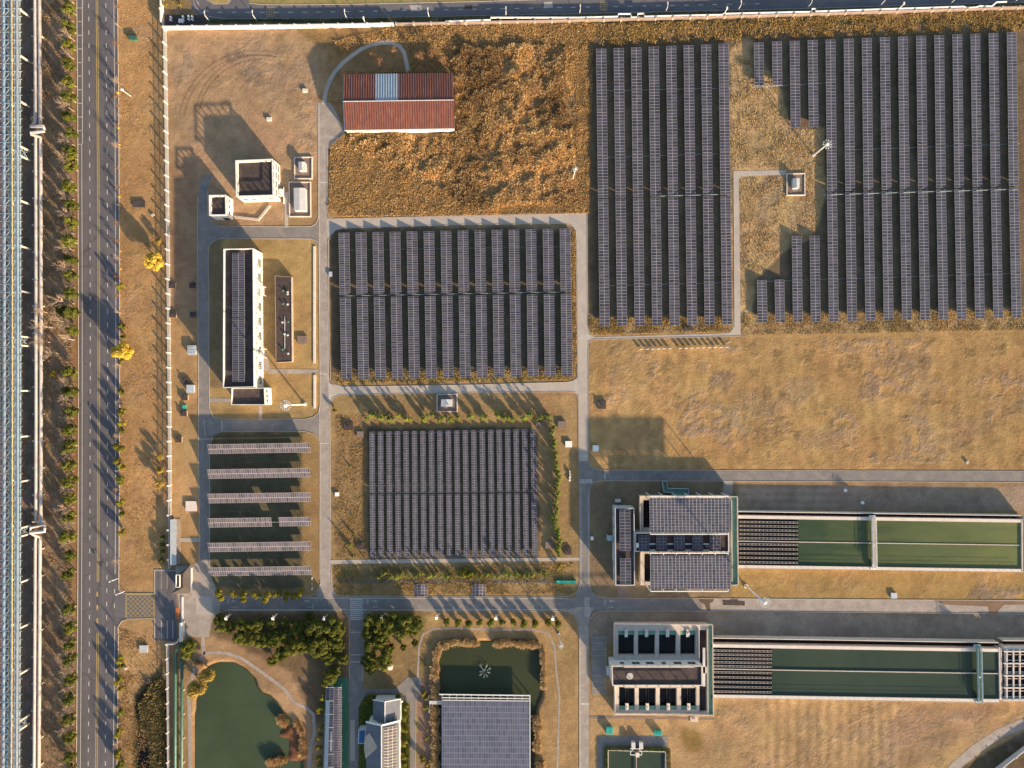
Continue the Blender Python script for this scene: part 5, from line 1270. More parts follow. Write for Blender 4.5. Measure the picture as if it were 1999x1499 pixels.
# long teal trough by the hedge
t = thing('planter_trough', 'long bright teal trough at the right end of the ditch', 'trough', (*G(1105, 1135).xy, 0)); mb = MB(); a, b = G(1086, 1133), G(1125, 1138)
mb.box(a.x, b.y, 0, b.x, a.y, .5); part('body', mb, M['teal'], t); mb = MB(); mb.box(a.x - .05, b.y - .05, .5, b.x + .05, b.y + .05, .58); mb.box(a.x - .05, a.y - .05, .5, b.x + .05, a.y + .05, .58); part('rim', mb, M['teal'], t)
mb = MB(); mb.ribbon([G(660, 1135).xy, G(800, 1134.5).xy, G(1086, 1135.5).xy], 4.5 * S, 0, .03); struct('drain_ditch', mb, M['asphalt'])
# pair of bus shelters with solar roofs
for x, lb in ((822, 'left solar bus shelter beside the south road'), (935, 'right solar bus shelter beside the south road')):
    t = thing('bus_shelter', lb, 'bus shelter', (*G(x, 1154).xy, 0), 'solar bus shelters')
    q = [(x - 14, 1141), (x, 1139), (x, 1165.5), (x - 14, 1166)]; mb = MB(); slab4(mb, G(x - 13.5, 1142, 15), G(x + .1, 1140, 18), G(x + .1, 1164.5, 18), G(x - 13.5, 1165, 15), 2, 4); slab4(mb, G(x + .1, 1140, 18), G(x + 13.5, 1142, 15), G(x + 13.5, 1165, 15), G(x + .1, 1164.5, 18), 2, 4)
    part('roof', mb, [M['pvw'], M['galv']], t)
    mb = MB()
    for dx in (-11, 11):
        for y in (1145, 1162):
            c = G(x + dx, y, 15); mb.beam((c.x, c.y, 0), (c.x, c.y, 15 * S), .12)
    part('post', mb, M['galv'], t)
    mb = MB(); a, b = G(x - 11, 1144), G(x + 11, 1144); mb.box(a.x, a.y - .3, 0.35, b.x, a.y, .45); mb.box(a.x, a.y - .25, 0, a.x + .1, a.y, .35); mb.box(b.x - .1, b.y - .25, 0, b.x, b.y, .35); part('bench', mb, M['brick'], t)
# white boards on the big lawn
bx_ = [1248.5 + 11 * i for i in range(6)] + [1324 + 11.4 * i for i in range(9)]
for i, x in enumerate(bx_):
    y = 682.2 - (x - 1248) * .026; a, b = G(x, y), G(x + 6.2, y - .1); z1 = 1.15
    t = thing('sign_board', (f'{ord_(i)} white board from the left in the short group on the lawn' if i < 6 else f'{ord_(i-6)} white board from the left in the longer group on the lawn'), 'sign board', (a.x, a.y, 0), 'white boards standing in a line on the lawn')
    mb = MB(); mb.beam((a.x, a.y, z1 - .42), (b.x, b.y, z1 - .42), .10, .84); part('board', mb, M['white'], t)
    for p in (a.lerp(b, .15), a.lerp(b, .85)): mb = MB(); mb.beam((p.x, p.y, 0), (p.x, p.y, .35), .07); part('post', mb, M['galv'], t)
# lettering sign in the shade and the small stack beside it
t = thing('lettering_sign', 'row of small standing white characters in shade by the road', 'sign', (*G(1112, 927).xy, 0))
for k in range(4):
    mb = MB(); c = G(1111.8 + k * .25, 919.5 + k * 3.3); mb.box(c.x - .12, c.y - .22, 0, c.x + .06, c.y + .26, .8); mb.box(c.x + .06, c.y - .22, .5, c.x + .3, c.y - .05, .8); part('character', mb, M['white'], t)
mb = MB(); c = G(1112, 935.5); mb.cyl(c.x, c.y + .5, 0, .5, .3, 10); mb.cyl(c.x, c.y - .25, 0, .65, .36, 10); part('round_emblem', mb, M['white'], t)

# ------------------------------------------------------------------ floating solar roof on the pond
t, P_ = canopy('large solar field standing over the dark pond', [(863.5, 1367.5), (1033.5, 1369), (1034, 1640), (863, 1640)], 13, 36, 24, group='pond solar', mat='pvp')
mb = MB()
for k in range(13):
    x = 863 + k * 14.2; pline(mb, (x, 1355.5), (x, 1640), 12.3, 1.3, .3)
part('girder', mb, M['steel2'], t)
mb = MB(); pline(mb, (857, 1355.6), (1034, 1358), 13, 1.8, .3); pline(mb, (864, 1362), (1034, 1364), 13, 1.3, .3); pline(mb, (1034.6, 1357), (1035, 1640), 13, 1.2, .3); pline(mb, (864, 1366.8), (1034, 1368.6), 13, 1.0, .3)
part('edge_beam', mb, M['white'], t)
for k in range(13):
    mb = MB(); x = 863 + k * 14.2
    for y in (1362, 1420, 1490, 1560): c = G(x, y, 12); mb.beam((c.x, c.y, -1.9), (c.x, c.y, 12 * S - .2), .25)
    part('post', mb, M['galv'], t)
mb = MB(); pline(mb, (838, 1371.5), (863, 1371.5), 8, 6.5, .2); 
for y in (1368.6, 1374.4): pline(mb, (838, y), (863, y), 13, .5, .1)
single('gangway', mb, M['wallg'], 'pale gangway from the reed bank to the pond solar field', 'gangway')
mb = MB(); mb.ribbon([G(839, 1355).xy, G(836, 1362).xy, G(841, 1368).xy, G(838, 1388).xy, G(844, 1390).xy], .12, .6, 1.0); mb.ribbon([G(839, 1355).xy, G(836, 1362).xy, G(841, 1368).xy, G(838, 1388).xy, G(844, 1390).xy], .1, 0.0, .08)
single('gate_railing', mb, M['coping'], 'low white railing at the bank end of the gangway', 'railing')
# fountain
t = thing('fountain', 'small fountain spraying in the middle of the dark pond', 'fountain', (*G(945, 1309).xy, -.6))
sp = MB(); c = G(945, 1309); rr = random.Random(3)
for ang, L in ((125, 2.3), (62, 2.1), (20, 2.2), (-20, 2.0), (-60, 2.4), (-90, 2.4), (-130, 2.2), (-165, 1.4)):
    pts = [(c.x + math.cos(RAD(ang)) * L * f, c.y + math.sin(RAD(ang)) * L * f, -.5 + 2.6 * f * (1.25 - f)) for f in (0, .25, .5, .75, 1)]
    sp.tube(pts, [.03, .04, .06, .10, .14], 6)
    for k in range(14):
        f = .6 + rr.random() * .5; a = RAD(ang + rr.uniform(-10, 10)); x, y_ = c.x + math.cos(a) * L * f, c.y + math.sin(a) * L * f
        sp.cyl(x, y_, -.6 + .3 * rr.random(), -.45 + .4 * rr.random(), .09, 5)
def spray():
    m, nt, b = newmat('water_spray'); b.inputs['Base Color'].default_value = (.55, .6, .5, 1); b.inputs['Alpha'].default_value = .28; b.inputs['Roughness'].default_value = .4; return m
M['spray'] = spray(); part('spray', sp, M['spray'], t)
mb = MB(); mb.cyl(c.x, c.y, -.62, -.35, .35, 10); mb.cyl(c.x, c.y, -.35, -.1, .12, 8); part('nozzle', mb, M['galv'], t)
# ------------------------------------------------------------------ solar awning beside the green court
t = thing('solar_awning', 'long curved solar awning between shrubs and the green court', 'solar awning', (*G(650, 1420).xy, 0))
prof = [(636, 17), (644, 20.5), (652, 21.5), (660, 20), (667.3, 16.5)]
mb = MB()
for i in range(4):
    (xa, ha), (xb, hb_) = prof[i], prof[i + 1]
    sk_ = -5 / 160.0
    slab4(mb, G(xa, 1342, ha), G(xb, 1341, hb_), G(xb - .6, 1640, hb_), G(xa - 5 - 4, 1640, ha), 1, 62, u0=i)
part('panel_field', mb, [M['pv'], M['galv']], t)
mb = MB()
for i in range(12):
    y = 1342 + i * 26; sx_ = -(y - 1341) / 160. * 4
    for j in range(4):
        (xa, ha), (xb, hb_) = prof[j], prof[j + 1]; mb.beam(G(xa + sx_, y, ha - .6), G(xb + sx_ * .2, y, hb_ - .6), .12, .2)
    for x, h in ((640 + sx_ * .8, 17), (664, 17)): c = G(x, y, h); mb.beam((c.x, c.y, 0), (c.x, c.y, h * S), .16)
mb.beam(G(636, 1342, 18), G(647, 1337, 18), .14); mb.beam(G(647, 1337, 18), G(652, 1342, 21), .14)
part('frame', mb, M['white'], t)
# ------------------------------------------------------------------ clubhouse with gabled roofs
t = thing('clubhouse', 'grey gabled house with solar modules on its sunny slope', 'house', (*G(745, 1430).xy, 0))
def quadp(mb, pts, m=0): 
    P_ = [G(*p) for p in pts]; nrm = (P_[1] - P_[0]).cross(P_[2] - P_[0]); mb.face(P_ if nrm.z > 0 else P_[::-1], m)
mb = MB(); quadp(mb, [(728.5, 1366, 26), (751.5, 1370, 40), (751.5, 1411, 40), (728.5, 1405, 26)]); quadp(mb, [(751.5, 1370, 40), (781, 1365, 26), (781, 1405, 26), (751.5, 1411, 40)])
part('porch_roof', mb, M['slate'], t)
mb = MB(); mb.beam(G(751.5, 1370, 40.6), G(751.5, 1411, 40.6), .28, .2); mb.beam(G(728, 1366, 26.5), G(751.5, 1370, 40.5), .2, .25); mb.beam(G(751.5, 1370, 40.5), G(783, 1364, 26.5), .2, .25); part('porch_ridge', mb, M['white'], t)
mb = MB(); quadp(mb, [(715, 1409, 34), (744.8, 1416, 50), (744.8, 1640, 50), (715, 1640, 34)]); quadp(mb, [(744.8, 1416, 50), (779, 1408, 34), (779, 1640, 34), (744.8, 1640, 50)])
part('main_roof', mb, M['slate'], t)
mb = MB(); mb.beam(G(744.8, 1416, 50.7), G(744.8, 1640, 50.7), .3, .22); mb.beam(G(714.5, 1409, 34.6), G(744.8, 1416, 50.6), .45, .3); mb.beam(G(744.8, 1416, 50.6), G(780, 1407, 34.6), .45, .3); part('main_ridge', mb, M['white'], t)
A, B, C2, D = G(748.8, 1421, 49.6), G(775, 1416, 37.3), G(775, 1640, 37.3), G(748.8, 1640, 49.6)
mb = MB(); slab4(mb, A, B, C2, D, 3, 38); part('solar_panel', mb, [panelmat('house_modules', cell=(.06, .055, .065), line=(.55, .5, .45), lu=.035, lv=.06, tint=(.09, .07, .08)), M['galv']], t)
mb = MB(); mb.prism([tuple(G(*p).xy) for p in ((731, 1368, 26), (779, 1368, 26), (779, 1408, 26), (731, 1408, 26))], 0, 26 * S); mb.prism([tuple(G(*p).xy) for p in ((718, 1412, 34), (777, 1412, 34), (777, 1640, 34), (718, 1640, 34))], 0, 34 * S)
part('wall', mb, M['wall'], t)
mb = MB(); quadp(mb, [(710.5, 1461, 36), (736.5, 1461, 45), (736.5, 1461.5, 45), (713, 1477, 36)]); quadp(mb, [(736.5, 1461, 45), (713, 1477, 36), (715, 1484, 30), (742, 1461.5, 47)]); quadp(mb, [(712, 1438, 34), (722, 1430, 40), (738, 1461, 46), (710.5, 1461, 36)])
part('dormer_roof', mb, surf('pale_slate', (.42, .34, .28), .8, .2), t)
mb = MB(); f = foot([(700, 1424), (714, 1424), (713, 1452), (698.5, 1452)], 20); mb.prism(f, 0, 20 * S); part('side_block', mb, M['wallg'], t)
mb = MB(); mb.prism(inset(f, .3), 20 * S + .01, 20 * S + .1); part('side_roof', mb, M['bluer'], t)
mb = MB(); mb.beam(G(783, 1368, 26), G(783, 1405, 26), .25, .2); mb.beam(G(781, 1410, 33), G(781, 1640, 33), .3, .2); part('gutter', mb, M['white'], t)
mb = MB(); a = G(784, 1369, 24); mb.box(a.x - .1, a.y - .3, 3.8, a.x + .4, a.y + .3, 4.4); part('lamp', mb, M['white'], t)
mb = MB(); c = G(761, 1301); mb.box(c.x - 1.1, c.y - .6, 0.2, c.x + 1.0, c.y + .5, .9); mb.box(c.x - .5, c.y - .9, 0.1, c.x + .8, c.y - .5, .7); mb.beam((c.x - 1, c.y + .5, .9), (c.x + 1.6, c.y + .9, 1.1), .12); single('garden_statue', mb, M['white'], 'white garden ornament at the edge of the evergreen copse', 'ornament')

# ------------------------------------------------------------------ boundary walls
def wall(label, pts, h, pitch, mat, name='boundary_wall', pw=.55, th=.28, pm=None, group=None, posts=None, proud=.25, post_h=None):
    P_ = [G(*p) for p in pts]; z = h * S
    t = thing(name, label, 'wall' if 'wall' in name else 'fence', (P_[0].x, P_[0].y, 0), group)
    mb = MB(); mb.ribbon([p.xy for p in P_], th, 0, z); part('wall_panel' if 'wall' in name else 'panel', mb, M[mat], t)
    mb = MB(); mb.ribbon([p.xy for p in P_], th + .14, z + .002, z + .14); part('coping', mb, M[pm or mat], t)
    L = [0]
    for i in range(len(P_) - 1): L.append(L[-1] + (P_[i + 1] - P_[i]).length)
    s = 0.0; d_ = pitch * S
    while s <= L[-1] + .01:
        i = max(k for k in range(len(L) - 1) if L[k] <= s + 1e-6); p = P_[i].lerp(P_[i + 1], (s - L[i]) / (L[i + 1] - L[i]))
        mb = MB(); mb.box(p.x - pw / 2, p.y - pw / 2, 0, p.x + pw / 2, p.y + pw / 2, z + proud); mb.box(p.x - pw / 2 - .06, p.y - pw / 2 - .06, z + proud, p.x + pw / 2 + .06, p.y + pw / 2 + .06, z + proud + .12)
        part('post', mb, M[pm or mat], t); s += d_
    return t
def barfence(label, pts, h, pitch, step=.5, mat='wallp', pm='wall', pw=.42):
    P_ = [G(*p) for p in pts]; z = h * S; t = thing('barred_fence', label, 'fence', (P_[0].x, P_[0].y, 0), None)
    L = [0]
    for i in range(len(P_) - 1): L.append(L[-1] + (P_[i + 1] - P_[i]).length)
    at = lambda s: (lambda i: P_[i].lerp(P_[i + 1], (s - L[i]) / (L[i + 1] - L[i])))(max(k for k in range(len(L) - 1) if L[k] <= s + 1e-6))
    mb = MB(); mb.ribbon([p.xy for p in P_], .22, 0, .40); part('plinth', mb, M['wallp'], t)
    mb = MB()
    for zz in (.6, z * .6, z - .1): mb.ribbon([p.xy for p in P_], .10, zz - .04, zz + .06)
    part('rail', mb, M['wallg'], t)
    mb = MB(); s = step
    while s < L[-1]: p = at(s); mb.box(p.x - .045, p.y - .045, .41, p.x + .045, p.y + .045, z - .16); s += step
    part('bars', mb, M[mat], t); s = 0
    while s <= L[-1]:
        p = at(s); mb = MB(); mb.box(p.x - pw / 2, p.y - pw / 2, 0, p.x + pw / 2, p.y + pw / 2, z + .35); mb.box(p.x - pw / 2 - .06, p.y - pw / 2 - .06, z + .35, p.x + pw / 2 + .06, p.y + pw / 2 + .06, z + .48)
        part('post', mb, M[pm], t); s += pitch * S
    return t
barfence('long white barred fence with posts between verge and lawns', [(324.5, 60), (328.5, 300), (332, 600), (334, 800), (334.3, 1000), (334.3, 1108)], 12, 28.6)
wall('bright white boundary wall along the top lawn', [(324.5, 58), (500, 56), (700, 53), (770, 51)], 12, 28.2, 'wall', pw=.5)
wall('plain boundary wall behind the scrub and solar blocks', [(775, 50.5), (1000, 46), (1130, 43), (1320, 38), (1560, 31.5), (1800, 24), (1999, 17.5), (2140, 13)], 9, 33.6, 'brick', pw=.55, pm='pipebg')
wall('short white wall beyond the corner beside the top road', [(318.5, -120), (319.5, 48)], 12, 28.6, 'wall')
barfence('slim grey barred fence beside the green pipes', [(330, 1254), (331, 1350), (332, 1499), (333, 1640)], 11, 28.6, pw=.3)
mb = MB(); mb.ribbon([G(353, 1244).xy, G(351, 1250).xy, G(345, 1254).xy, G(331, 1255).xy], .3, 0, 1.7); single('boundary_wall', mb, M['wallg'], 'short kinked wall joining gate pier and slim fence', 'wall')
wall('fence running off the bottom right corner', [(1895, 1560), (1943, 1499), (1999, 1456), (2100, 1390)], 10, 30, 'wallg', name='fence', pw=.35, th=.15)
# white pipe with expansion bends along the top wall
mb = MB(); wp = [(870, 41.5), (958, 38.5), (958, 34), (1130, 34), (1206, 32), (1207, 27), (1231, 27), (1232, 33.5), (1244, 33.5), (1245, 26.5), (1256, 26), (1258, 32), (1330, 30), (1410, 28.5), (1412, 26.5), (1560, 23), (1584, 22.8), (1585, 17), (1591, 17), (1592, 22), (1740, 17), (1880, 12.5), (1888, 15), (1905, 14), (1912, 11.5), (1936, 12), (1945, 4), (1965, 3)]
mb.tube([G(*p, 9) for p in wp], .28, 8)
for x in range(900, 1930, 40): c = G(x, 40 - (x - 870) * .0265, 9); mb.beam((c.x, c.y, 0), (c.x, c.y, 9 * S - .2), .12)
single('steam_pipe', mb, M['white'], 'white pipe with square bends behind the top boundary wall', 'pipe')
for i, (x, lb) in enumerate(((715, 'left'), (1412, 'middle'), (1751, 'right'))):
    y = 49 - (x - 715) * .027; t = thing('camera_post', f'{lb} white camera post on the top boundary wall', 'camera post', (*G(x, y).xy, 0), 'camera posts on the top wall')
    c = G(x, y); mb = MB(); mb.beam((c.x, c.y, 0), (c.x, c.y, 4.2), .16); part('post', mb, M['white'], t); mb = MB(); mb.box(c.x - .25, c.y - .2, 4.2, c.x + .25, c.y + .55, 4.5); part('camera', mb, M['white'], t)
# four little tanks on the dark pad at the corner
flat('gravel_pad', [(322, 28), (400, 30), (404, 48), (322, 49)], 0.03, M['roofd'])
for i, (x, y) in enumerate(((332, 32), (332, 37.5), (356, 31), (356, 37), (367, 30.5), (374, 31), (367, 36), (374, 36.5))):
    c = G(x, y, 6); mb = MB(); mb.cyl(c.x, c.y, 0, .9, .33, 10); mb.cyl(c.x, c.y, .9, 1.05, .18, 10, r2=.08)
    single('vent_cap', mb, M['white'], f'{ord_(i)} small white vent cap from the left on the dark pad inside the corner', 'vent cap', 'vent caps on the dark pad')
boxy('cabinet', 'white square box on the dark pad inside the corner', 'cabinet', 353, 40, 9, 7, .6, 'white')
# ------------------------------------------------------------------ green twin pipes
def pipe_run(label, name, pts, r, mat, group, sup=None, smooth=True):
    P_ = [G(*p) for p in pts]; t = thing(name, label, 'pipe', (P_[0].x, P_[0].y, 0), group)
    mb = MB(); mb.tube(P_, r, 12); part('pipe', mb, M[mat], t, smooth=True)
    L = [0]
    for i in range(len(P_) - 1): L.append(L[-1] + (P_[i + 1] - P_[i]).length)
    s = 1.0; mf = MB()
    while s < L[-1]:
        i = max(k for k in range(len(L) - 1) if L[k] <= s); p = P_[i].lerp(P_[i + 1], (s - L[i]) / (L[i + 1] - L[i])); d = (P_[i + 1] - P_[i]).normalized() * .05
        mf.tube([p - d, p + d], r * 1.07, 12); s += 3.6
    o_ = part('cladding_band', mf, M[mat], t); o_['kind'] = 'stuff'
    if sup:
        s = sup[1]
        while s < L[-1]:
            i = max(k for k in range(len(L) - 1) if L[k] <= s); p = P_[i].lerp(P_[i + 1], (s - L[i]) / (L[i + 1] - L[i])); mb = MB()
            mb.box(p.x - r * .8, p.y - .2, 0, p.x + r * .8, p.y + .2, max(.1, p.z - r * .8)); part('support', mb, M['conc3'], t); s += sup[0]
    return t
pipe_run('left green pipe running down beside the slim fence', 'green_pipe', [(353, 1257, 4), (350, 1262, 7), (344, 1268, 7), (342.5, 1275, 7), (342, 1400, 7), (342, 1640, 7)], .48, 'green', 'twin green pipes', (8, 3))
pipe_run('right green pipe running down beside the pond path', 'green_pipe', [(355, 1285, 2), (355, 1290, 7), (355, 1400, 7), (354.5, 1640, 7)], .48, 'green', 'twin green pipes', (8, 3))
# ------------------------------------------------------------------ twin clad pipes beside the pipe rack
def bx(y): t_ = (y - 700) / 750.; return 2.6 * (1 - t_ * t_)
pA, pB = [], []
pA = [(68 + bx(-120), -120, 12), (68.0 + bx(0), 0, 12), (68 + bx(238) - .4, 238, 12), (62, 246, 22), (60, 246.5, 23), (86, 246.5, 23), (87, 251, 20), (72, 256, 12)] + [(68 + bx(y), y, 12) for y in range(270, 1010, 60)] + [(71, 1018, 12), (85, 1026, 22), (60, 1029, 24), (60, 1040, 22), (70.5, 1047, 12)] + [(68 + bx(y) - .8, y, 12) for y in (1060, 1200, 1350, 1499, 1640)]
pB = [(76 + bx(-120), -120, 12), (76.5 + bx(0), 0, 12), (77 + bx(244), 244, 12), (86, 256, 22), (60, 259, 23), (60, 262, 22), (79, 268, 12)] + [(77.5 + bx(y), y, 12) for y in range(280, 1010, 60)] + [(80, 1016, 12), (87, 1026, 20), (87, 1037, 23), (60, 1039.5, 24), (66, 1044, 18), (79.5, 1049, 12)] + [(77 + bx(y) - .8, y, 12) for y in (1060, 1200, 1350, 1499, 1640)]
pipe_run('left pale clad pipe of the pair beside the steel rack', 'clad_pipe', pA, .52, 'pipe', 'pair of pale clad pipes', None)
pipe_run('right pale clad pipe of the pair beside the steel rack', 'clad_pipe', pB, .52, 'pipe', 'pair of pale clad pipes', None)
k = 0; y = 22.0
while y < 1540:
    t = thing('pipe_support', f'{ord_(k)} concrete pipe support from the top under the pale pipes', 'pipe support', (*G(77, y).xy, 0), 'concrete supports under the pale pipes')
    xo = bx(y); mb = MB(); a, b = G(66 + xo, y), G(86.5 + xo, y); mb.box(a.x, a.y - .18, 1.05, b.x, a.y + .18, 1.4); part('crossbeam', mb, M['coping'], t)
    for x in (70 + xo, 84.5 + xo): c = G(x, y); mb = MB(); mb.box(c.x - .15, c.y - .15, 0, c.x + .15, c.y + .15, 1.05); part('leg', mb, M['coping'], t)
    y += 52.4; k += 1
# ------------------------------------------------------------------ steel pipe rack at the left edge
t = thing('pipe_rack', 'tall pale blue lattice pipe rack on concrete columns at the left edge', 'pipe rack', (*G(10, 763).xy, 0))
hr = 32
col_y = [33, 121, 209, 295, 313, 399, 486, 572, 659, 676, 763, 851, 937, 1026, 1042, 1130, 1217, 1305, 1395, 1412, 1500]
rb = lambda y: 1.9 * (1 - ((y - 700) / 750.) ** 2)
for y in col_y:
    for x in (58.5, 30, -12):
        mb = MB(); c = G(x + rb(y) * .8 - 1, y); mb.box(c.x - .2, c.y - .26, 0, c.x + .2, c.y + .26, hr * S - .6); part('column', mb, M['coping'], t)
    a, b = G(-14, y), G(59.5, y); mb = MB(); mb.box(a.x, a.y - .15, hr * S - .6, b.x + .3, a.y + .15, hr * S - .25); part('cap_beam', mb, M['steel2'], t)
for (ya, yb) in ((295, 313), (659, 676), (1026, 1042), (1395, 1412)):
    mb = MB(); x = 58; a, b = G(x, ya), G(x, yb); z = hr * S - .6
    mb.beam((a.x, a.y, .3), (b.x, b.y, z), .1); mb.beam((a.x, a.y, z), (b.x, b.y, .3), .1); mb.beam((a.x, a.y, z * .5), (b.x, b.y, z * .5), .1)
    part('cross_brace', mb, M['steel'], t)
chords = [(-22, .25, 0), (-6, .25, 0), (8, .22, 4), (20, .22, 4), (29.5, .85, 2), (34, .2, 5), (38, .3, 0)]
for x, w_, dh in chords:
    mb = MB(); pts = [G(x + rb(y), y, hr + dh) for y in range(-120, 1641, 80)]
    for i in range(len(pts) - 1): mb.beam(pts[i], pts[i + 1], w_, .22)
    part('chord', mb, M['steel' if w_ < .5 else 'steel2'], t)
y = -30.0; n = 0
while y < 1500:
    mb = MB(); mb.beam(G(-24, y, hr + 1), G(42 + rb(y), y, hr + 1), .14, .18)
    mb.beam(G(8 + rb(y), y, hr + 4.6), G(34 + rb(y), y, hr + 4.6), .12, .12)
    part('crossbar', mb, M['steel'], t); y += 15.4; n += 1
mb = MB(); y = -30.0; k = 0
while y < 1500:
    a, b = rb(y), rb(y + 15.4)
    if k % 2 == 0:
        mb.beam(G(8 + a, y, hr + 4.4), G(20 + b, y + 15.4, hr + 4.4), .10); mb.beam(G(29 + b, y + 15.4, hr + 4.4), G(20 + a, y, hr + 4.4), .08)
    else:
        mb.beam(G(20 + a, y, hr + 4.4), G(8 + b, y + 15.4, hr + 4.4), .10); mb.beam(G(20 + b, y + 15.4, hr + 4.4), G(29 + a, y, hr + 4.4), .08)
    s_ = (30, 38) if k % 2 else (38, 30)
    mb.beam(G(s_[0] + a, y, hr), G(s_[1] + b, y + 15.4, hr), .10)
    s_ = (-6, -22) if k % 2 else (-22, -6); mb.beam(G(s_[0], y, hr), G(s_[1], y + 15.4, hr), .10); mb.beam(G(-6, y, hr), G(8, y + 15.4, hr), .09)
    y += 15.4; k += 1
part('diagonal_bracing', mb, M['steel'], t)
for lb, x, h, r, mt in (('thin yellow pipe on top of the steel rack', 22.6, hr + 6.5, .15, 'pipey'), ('dark blue pipe inside the steel rack', 13, hr - 3, .30, 'pipeb'), ('pale grey pipe near the left side of the steel rack', 5, hr + .2, .26, 'steel2'), ('buff pipe beside the yellow one inside the steel rack', 18.5, hr - 5, .24, 'pipebg'),
                         ('second dark blue pipe inside the steel rack', 27, hr - 4, .22, 'pipeb'), ('buff pipe at the far left of the steel rack', -2, hr - 3, .28, 'pipebg'), ('slim ochre pipe inside the steel rack', 15.8, hr + 1.5, .10, 'pipey'), ('outer blue pipe at the far left of the steel rack', -14, hr - 2, .35, 'pipeb')):
    mb = MB(); pts = [G(x + rb(y), y, h) for y in range(-120, 1641, 80)]; mb.tube(pts, r, 8); single('rack_pipe', mb, M[mt], lb, 'pipe', 'pipes carried by the steel rack')
# ------------------------------------------------------------------ floodlight masts and street lamps
def mast(label, bx_, by, h, r0=.32, ring=1.5, n=14):
    c = G(bx_, by); t = thing('floodlight_mast', label, 'floodlight mast', (c.x, c.y, 0), 'tall white floodlight masts'); z = h * S
    mb = MB(); mb.tube([(c.x, c.y, 0), (c.x, c.y, z)], [r0, r0 * .5], 12); part('pole', mb, M['white'], t, smooth=True)
    mb = MB(); mb.cyl(c.x, c.y, 0, .4, r0 * 2.1, 14); part('base', mb, M['coping'], t)
    mb = MB(); mb.cyl(c.x, c.y, z, z + .5, ring * .42, 12, r2=ring * .25); mb.cyl(c.x, c.y, z - .5, z, ring * .3, 12)
    for k in range(n):
        a = 2 * math.pi * k / n; mb.beam((c.x, c.y, z), (c.x + math.cos(a) * ring, c.y + math.sin(a) * ring, z), .07)
    part('head_frame', mb, M['white'], t)
    for k in range(n):
        a = 2 * math.pi * k / n; x, y_ = c.x + math.cos(a) * ring, c.y + math.sin(a) * ring; mb = MB(); mb.box(x - .17, y_ - .17, z - .2, x + .17, y_ + .17, z + .08); part('floodlight', mb, M['galv'], t)
mast('floodlight mast on the lawn at the foot of the long building', 595, 789, 116)
mast('floodlight mast beside the long rows of the right block', 1588, 303, 62, .28, 1.3, 10)
mast('floodlight mast on the grass below the raised solar roofs', 1456, 1144, 108, .34, 1.5, 14)
mast('floodlight mast at the corner of the pond lawn', 1091, 1237, 66, .2, .8, 8)
mast('slim floodlight mast in the dry scrub', 1118, 350, 66, .17, .7, 8)
for i, (x, y) in enumerate(((409, 41), (501, 40), (678, 38), (838, 35), (988, 33), (1131, 29), (1299, 24), (1440, 21), (1576, 16), (1717, 12), (1854, 8), (1980, 4))):
    c = G(x, y); t = thing('street_lamp', f'{ord_(i)} street lamp from the left along the top road', 'street lamp', (c.x, c.y, 0), 'street lamps along the top road')
    z = 24 * S * .9; mb = MB(); mb.tube([(c.x, c.y, 0), (c.x, c.y, z)], [.12, .08], 8); part('pole', mb, M['white'], t)
    mb = MB(); mb.tube([(c.x, c.y, z), (c.x, c.y + .5, z + .2), (c.x, c.y + .9, z + .2)], .06, 6); part('arm', mb, M['white'], t)
    mb = MB(); mb.box(c.x - .15, c.y + .6, z + .15, c.x + .15, c.y + 1.4, z + .3); part('lamp_head', mb, M['white'], t)
for i, (x, y) in enumerate(((441.5, 1207), (533, 1207), (632, 1208), (745, 1206), (852, 1206), (968, 1207), (1079, 1208))):
    h = 28; c = G(x, y, h); t = thing('solar_street_lamp', f'{ord_(i)} solar street lamp from the left along the south road', 'street lamp', (c.x, c.y, 0), 'solar street lamps along the south road'); z = h * S
    mb = MB(); mb.tube([(c.x, c.y, 0), (c.x, c.y, z)], [.10, .07], 8); part('pole', mb, M['white'], t)
    mb = MB(); mb.tube([(c.x, c.y, z - .5), (c.x + .6, c.y + .8, z - .1), (c.x + 1.2, c.y + 1.5, z)], .05, 6); part('arm', mb, M['galv'], t)
    mb = MB(); mb.box(c.x - .08, c.y + .4, z, c.x + .12, c.y + .9, z + .12); part('lamp_head', mb, M['white'], t)
    mb = MB(); mb.face([(c.x - .42, c.y - .55, z + .05), (c.x + .42, c.y - .55, z + .05), (c.x + .42, c.y + .35, z + .45), (c.x - .42, c.y + .35, z + .45)]); part('solar_panel', mb, M['white'], t)
# thin road-side posts with overhead wire over the left strip
for i, (x, y) in enumerate(((224, 190), (256, 188))): pass
c = G(247, 185); t = thing('pole', 'leaning slim white pole on the verge right of the main road', 'pole', (c.x + 1.4, c.y - .6, 0))
mb = MB(); mb.tube([G(256, 188), G(239, 176, 12)], .10, 8); part('pole', mb, M['white'], t); mb = MB(); mb.box(*(G(238, 176, 12) - Vector((.3, .1, .3))), *(G(240, 174, 12) + Vector((.1, .1, .3)))); part('head', mb, M['white'], t)
for x, y, lb in ((230, 1129, 'upper white signal post at the gate junction'), (243, 1154, 'lower white signal post at the gate junction corner')):
    c = G(x, y); t = thing('signal_post', lb, 'signal post', (c.x, c.y, 0), 'signal posts at the gate junction'); mb = MB(); mb.beam((c.x, c.y, 0), (c.x, c.y, 3.2), .14); part('post', mb, M['white'], t)
    mb = MB(); mb.beam((c.x - 1.0, c.y - .2, 3.2), (c.x + .4, c.y + .3, 3.2), .14); part('arm', mb, M['white'], t); mb = MB(); mb.box(c.x - 1.2, c.y - .5, 2.9, c.x - .8, c.y - .1, 3.4); part('signal_head', mb, M['galv'], t)
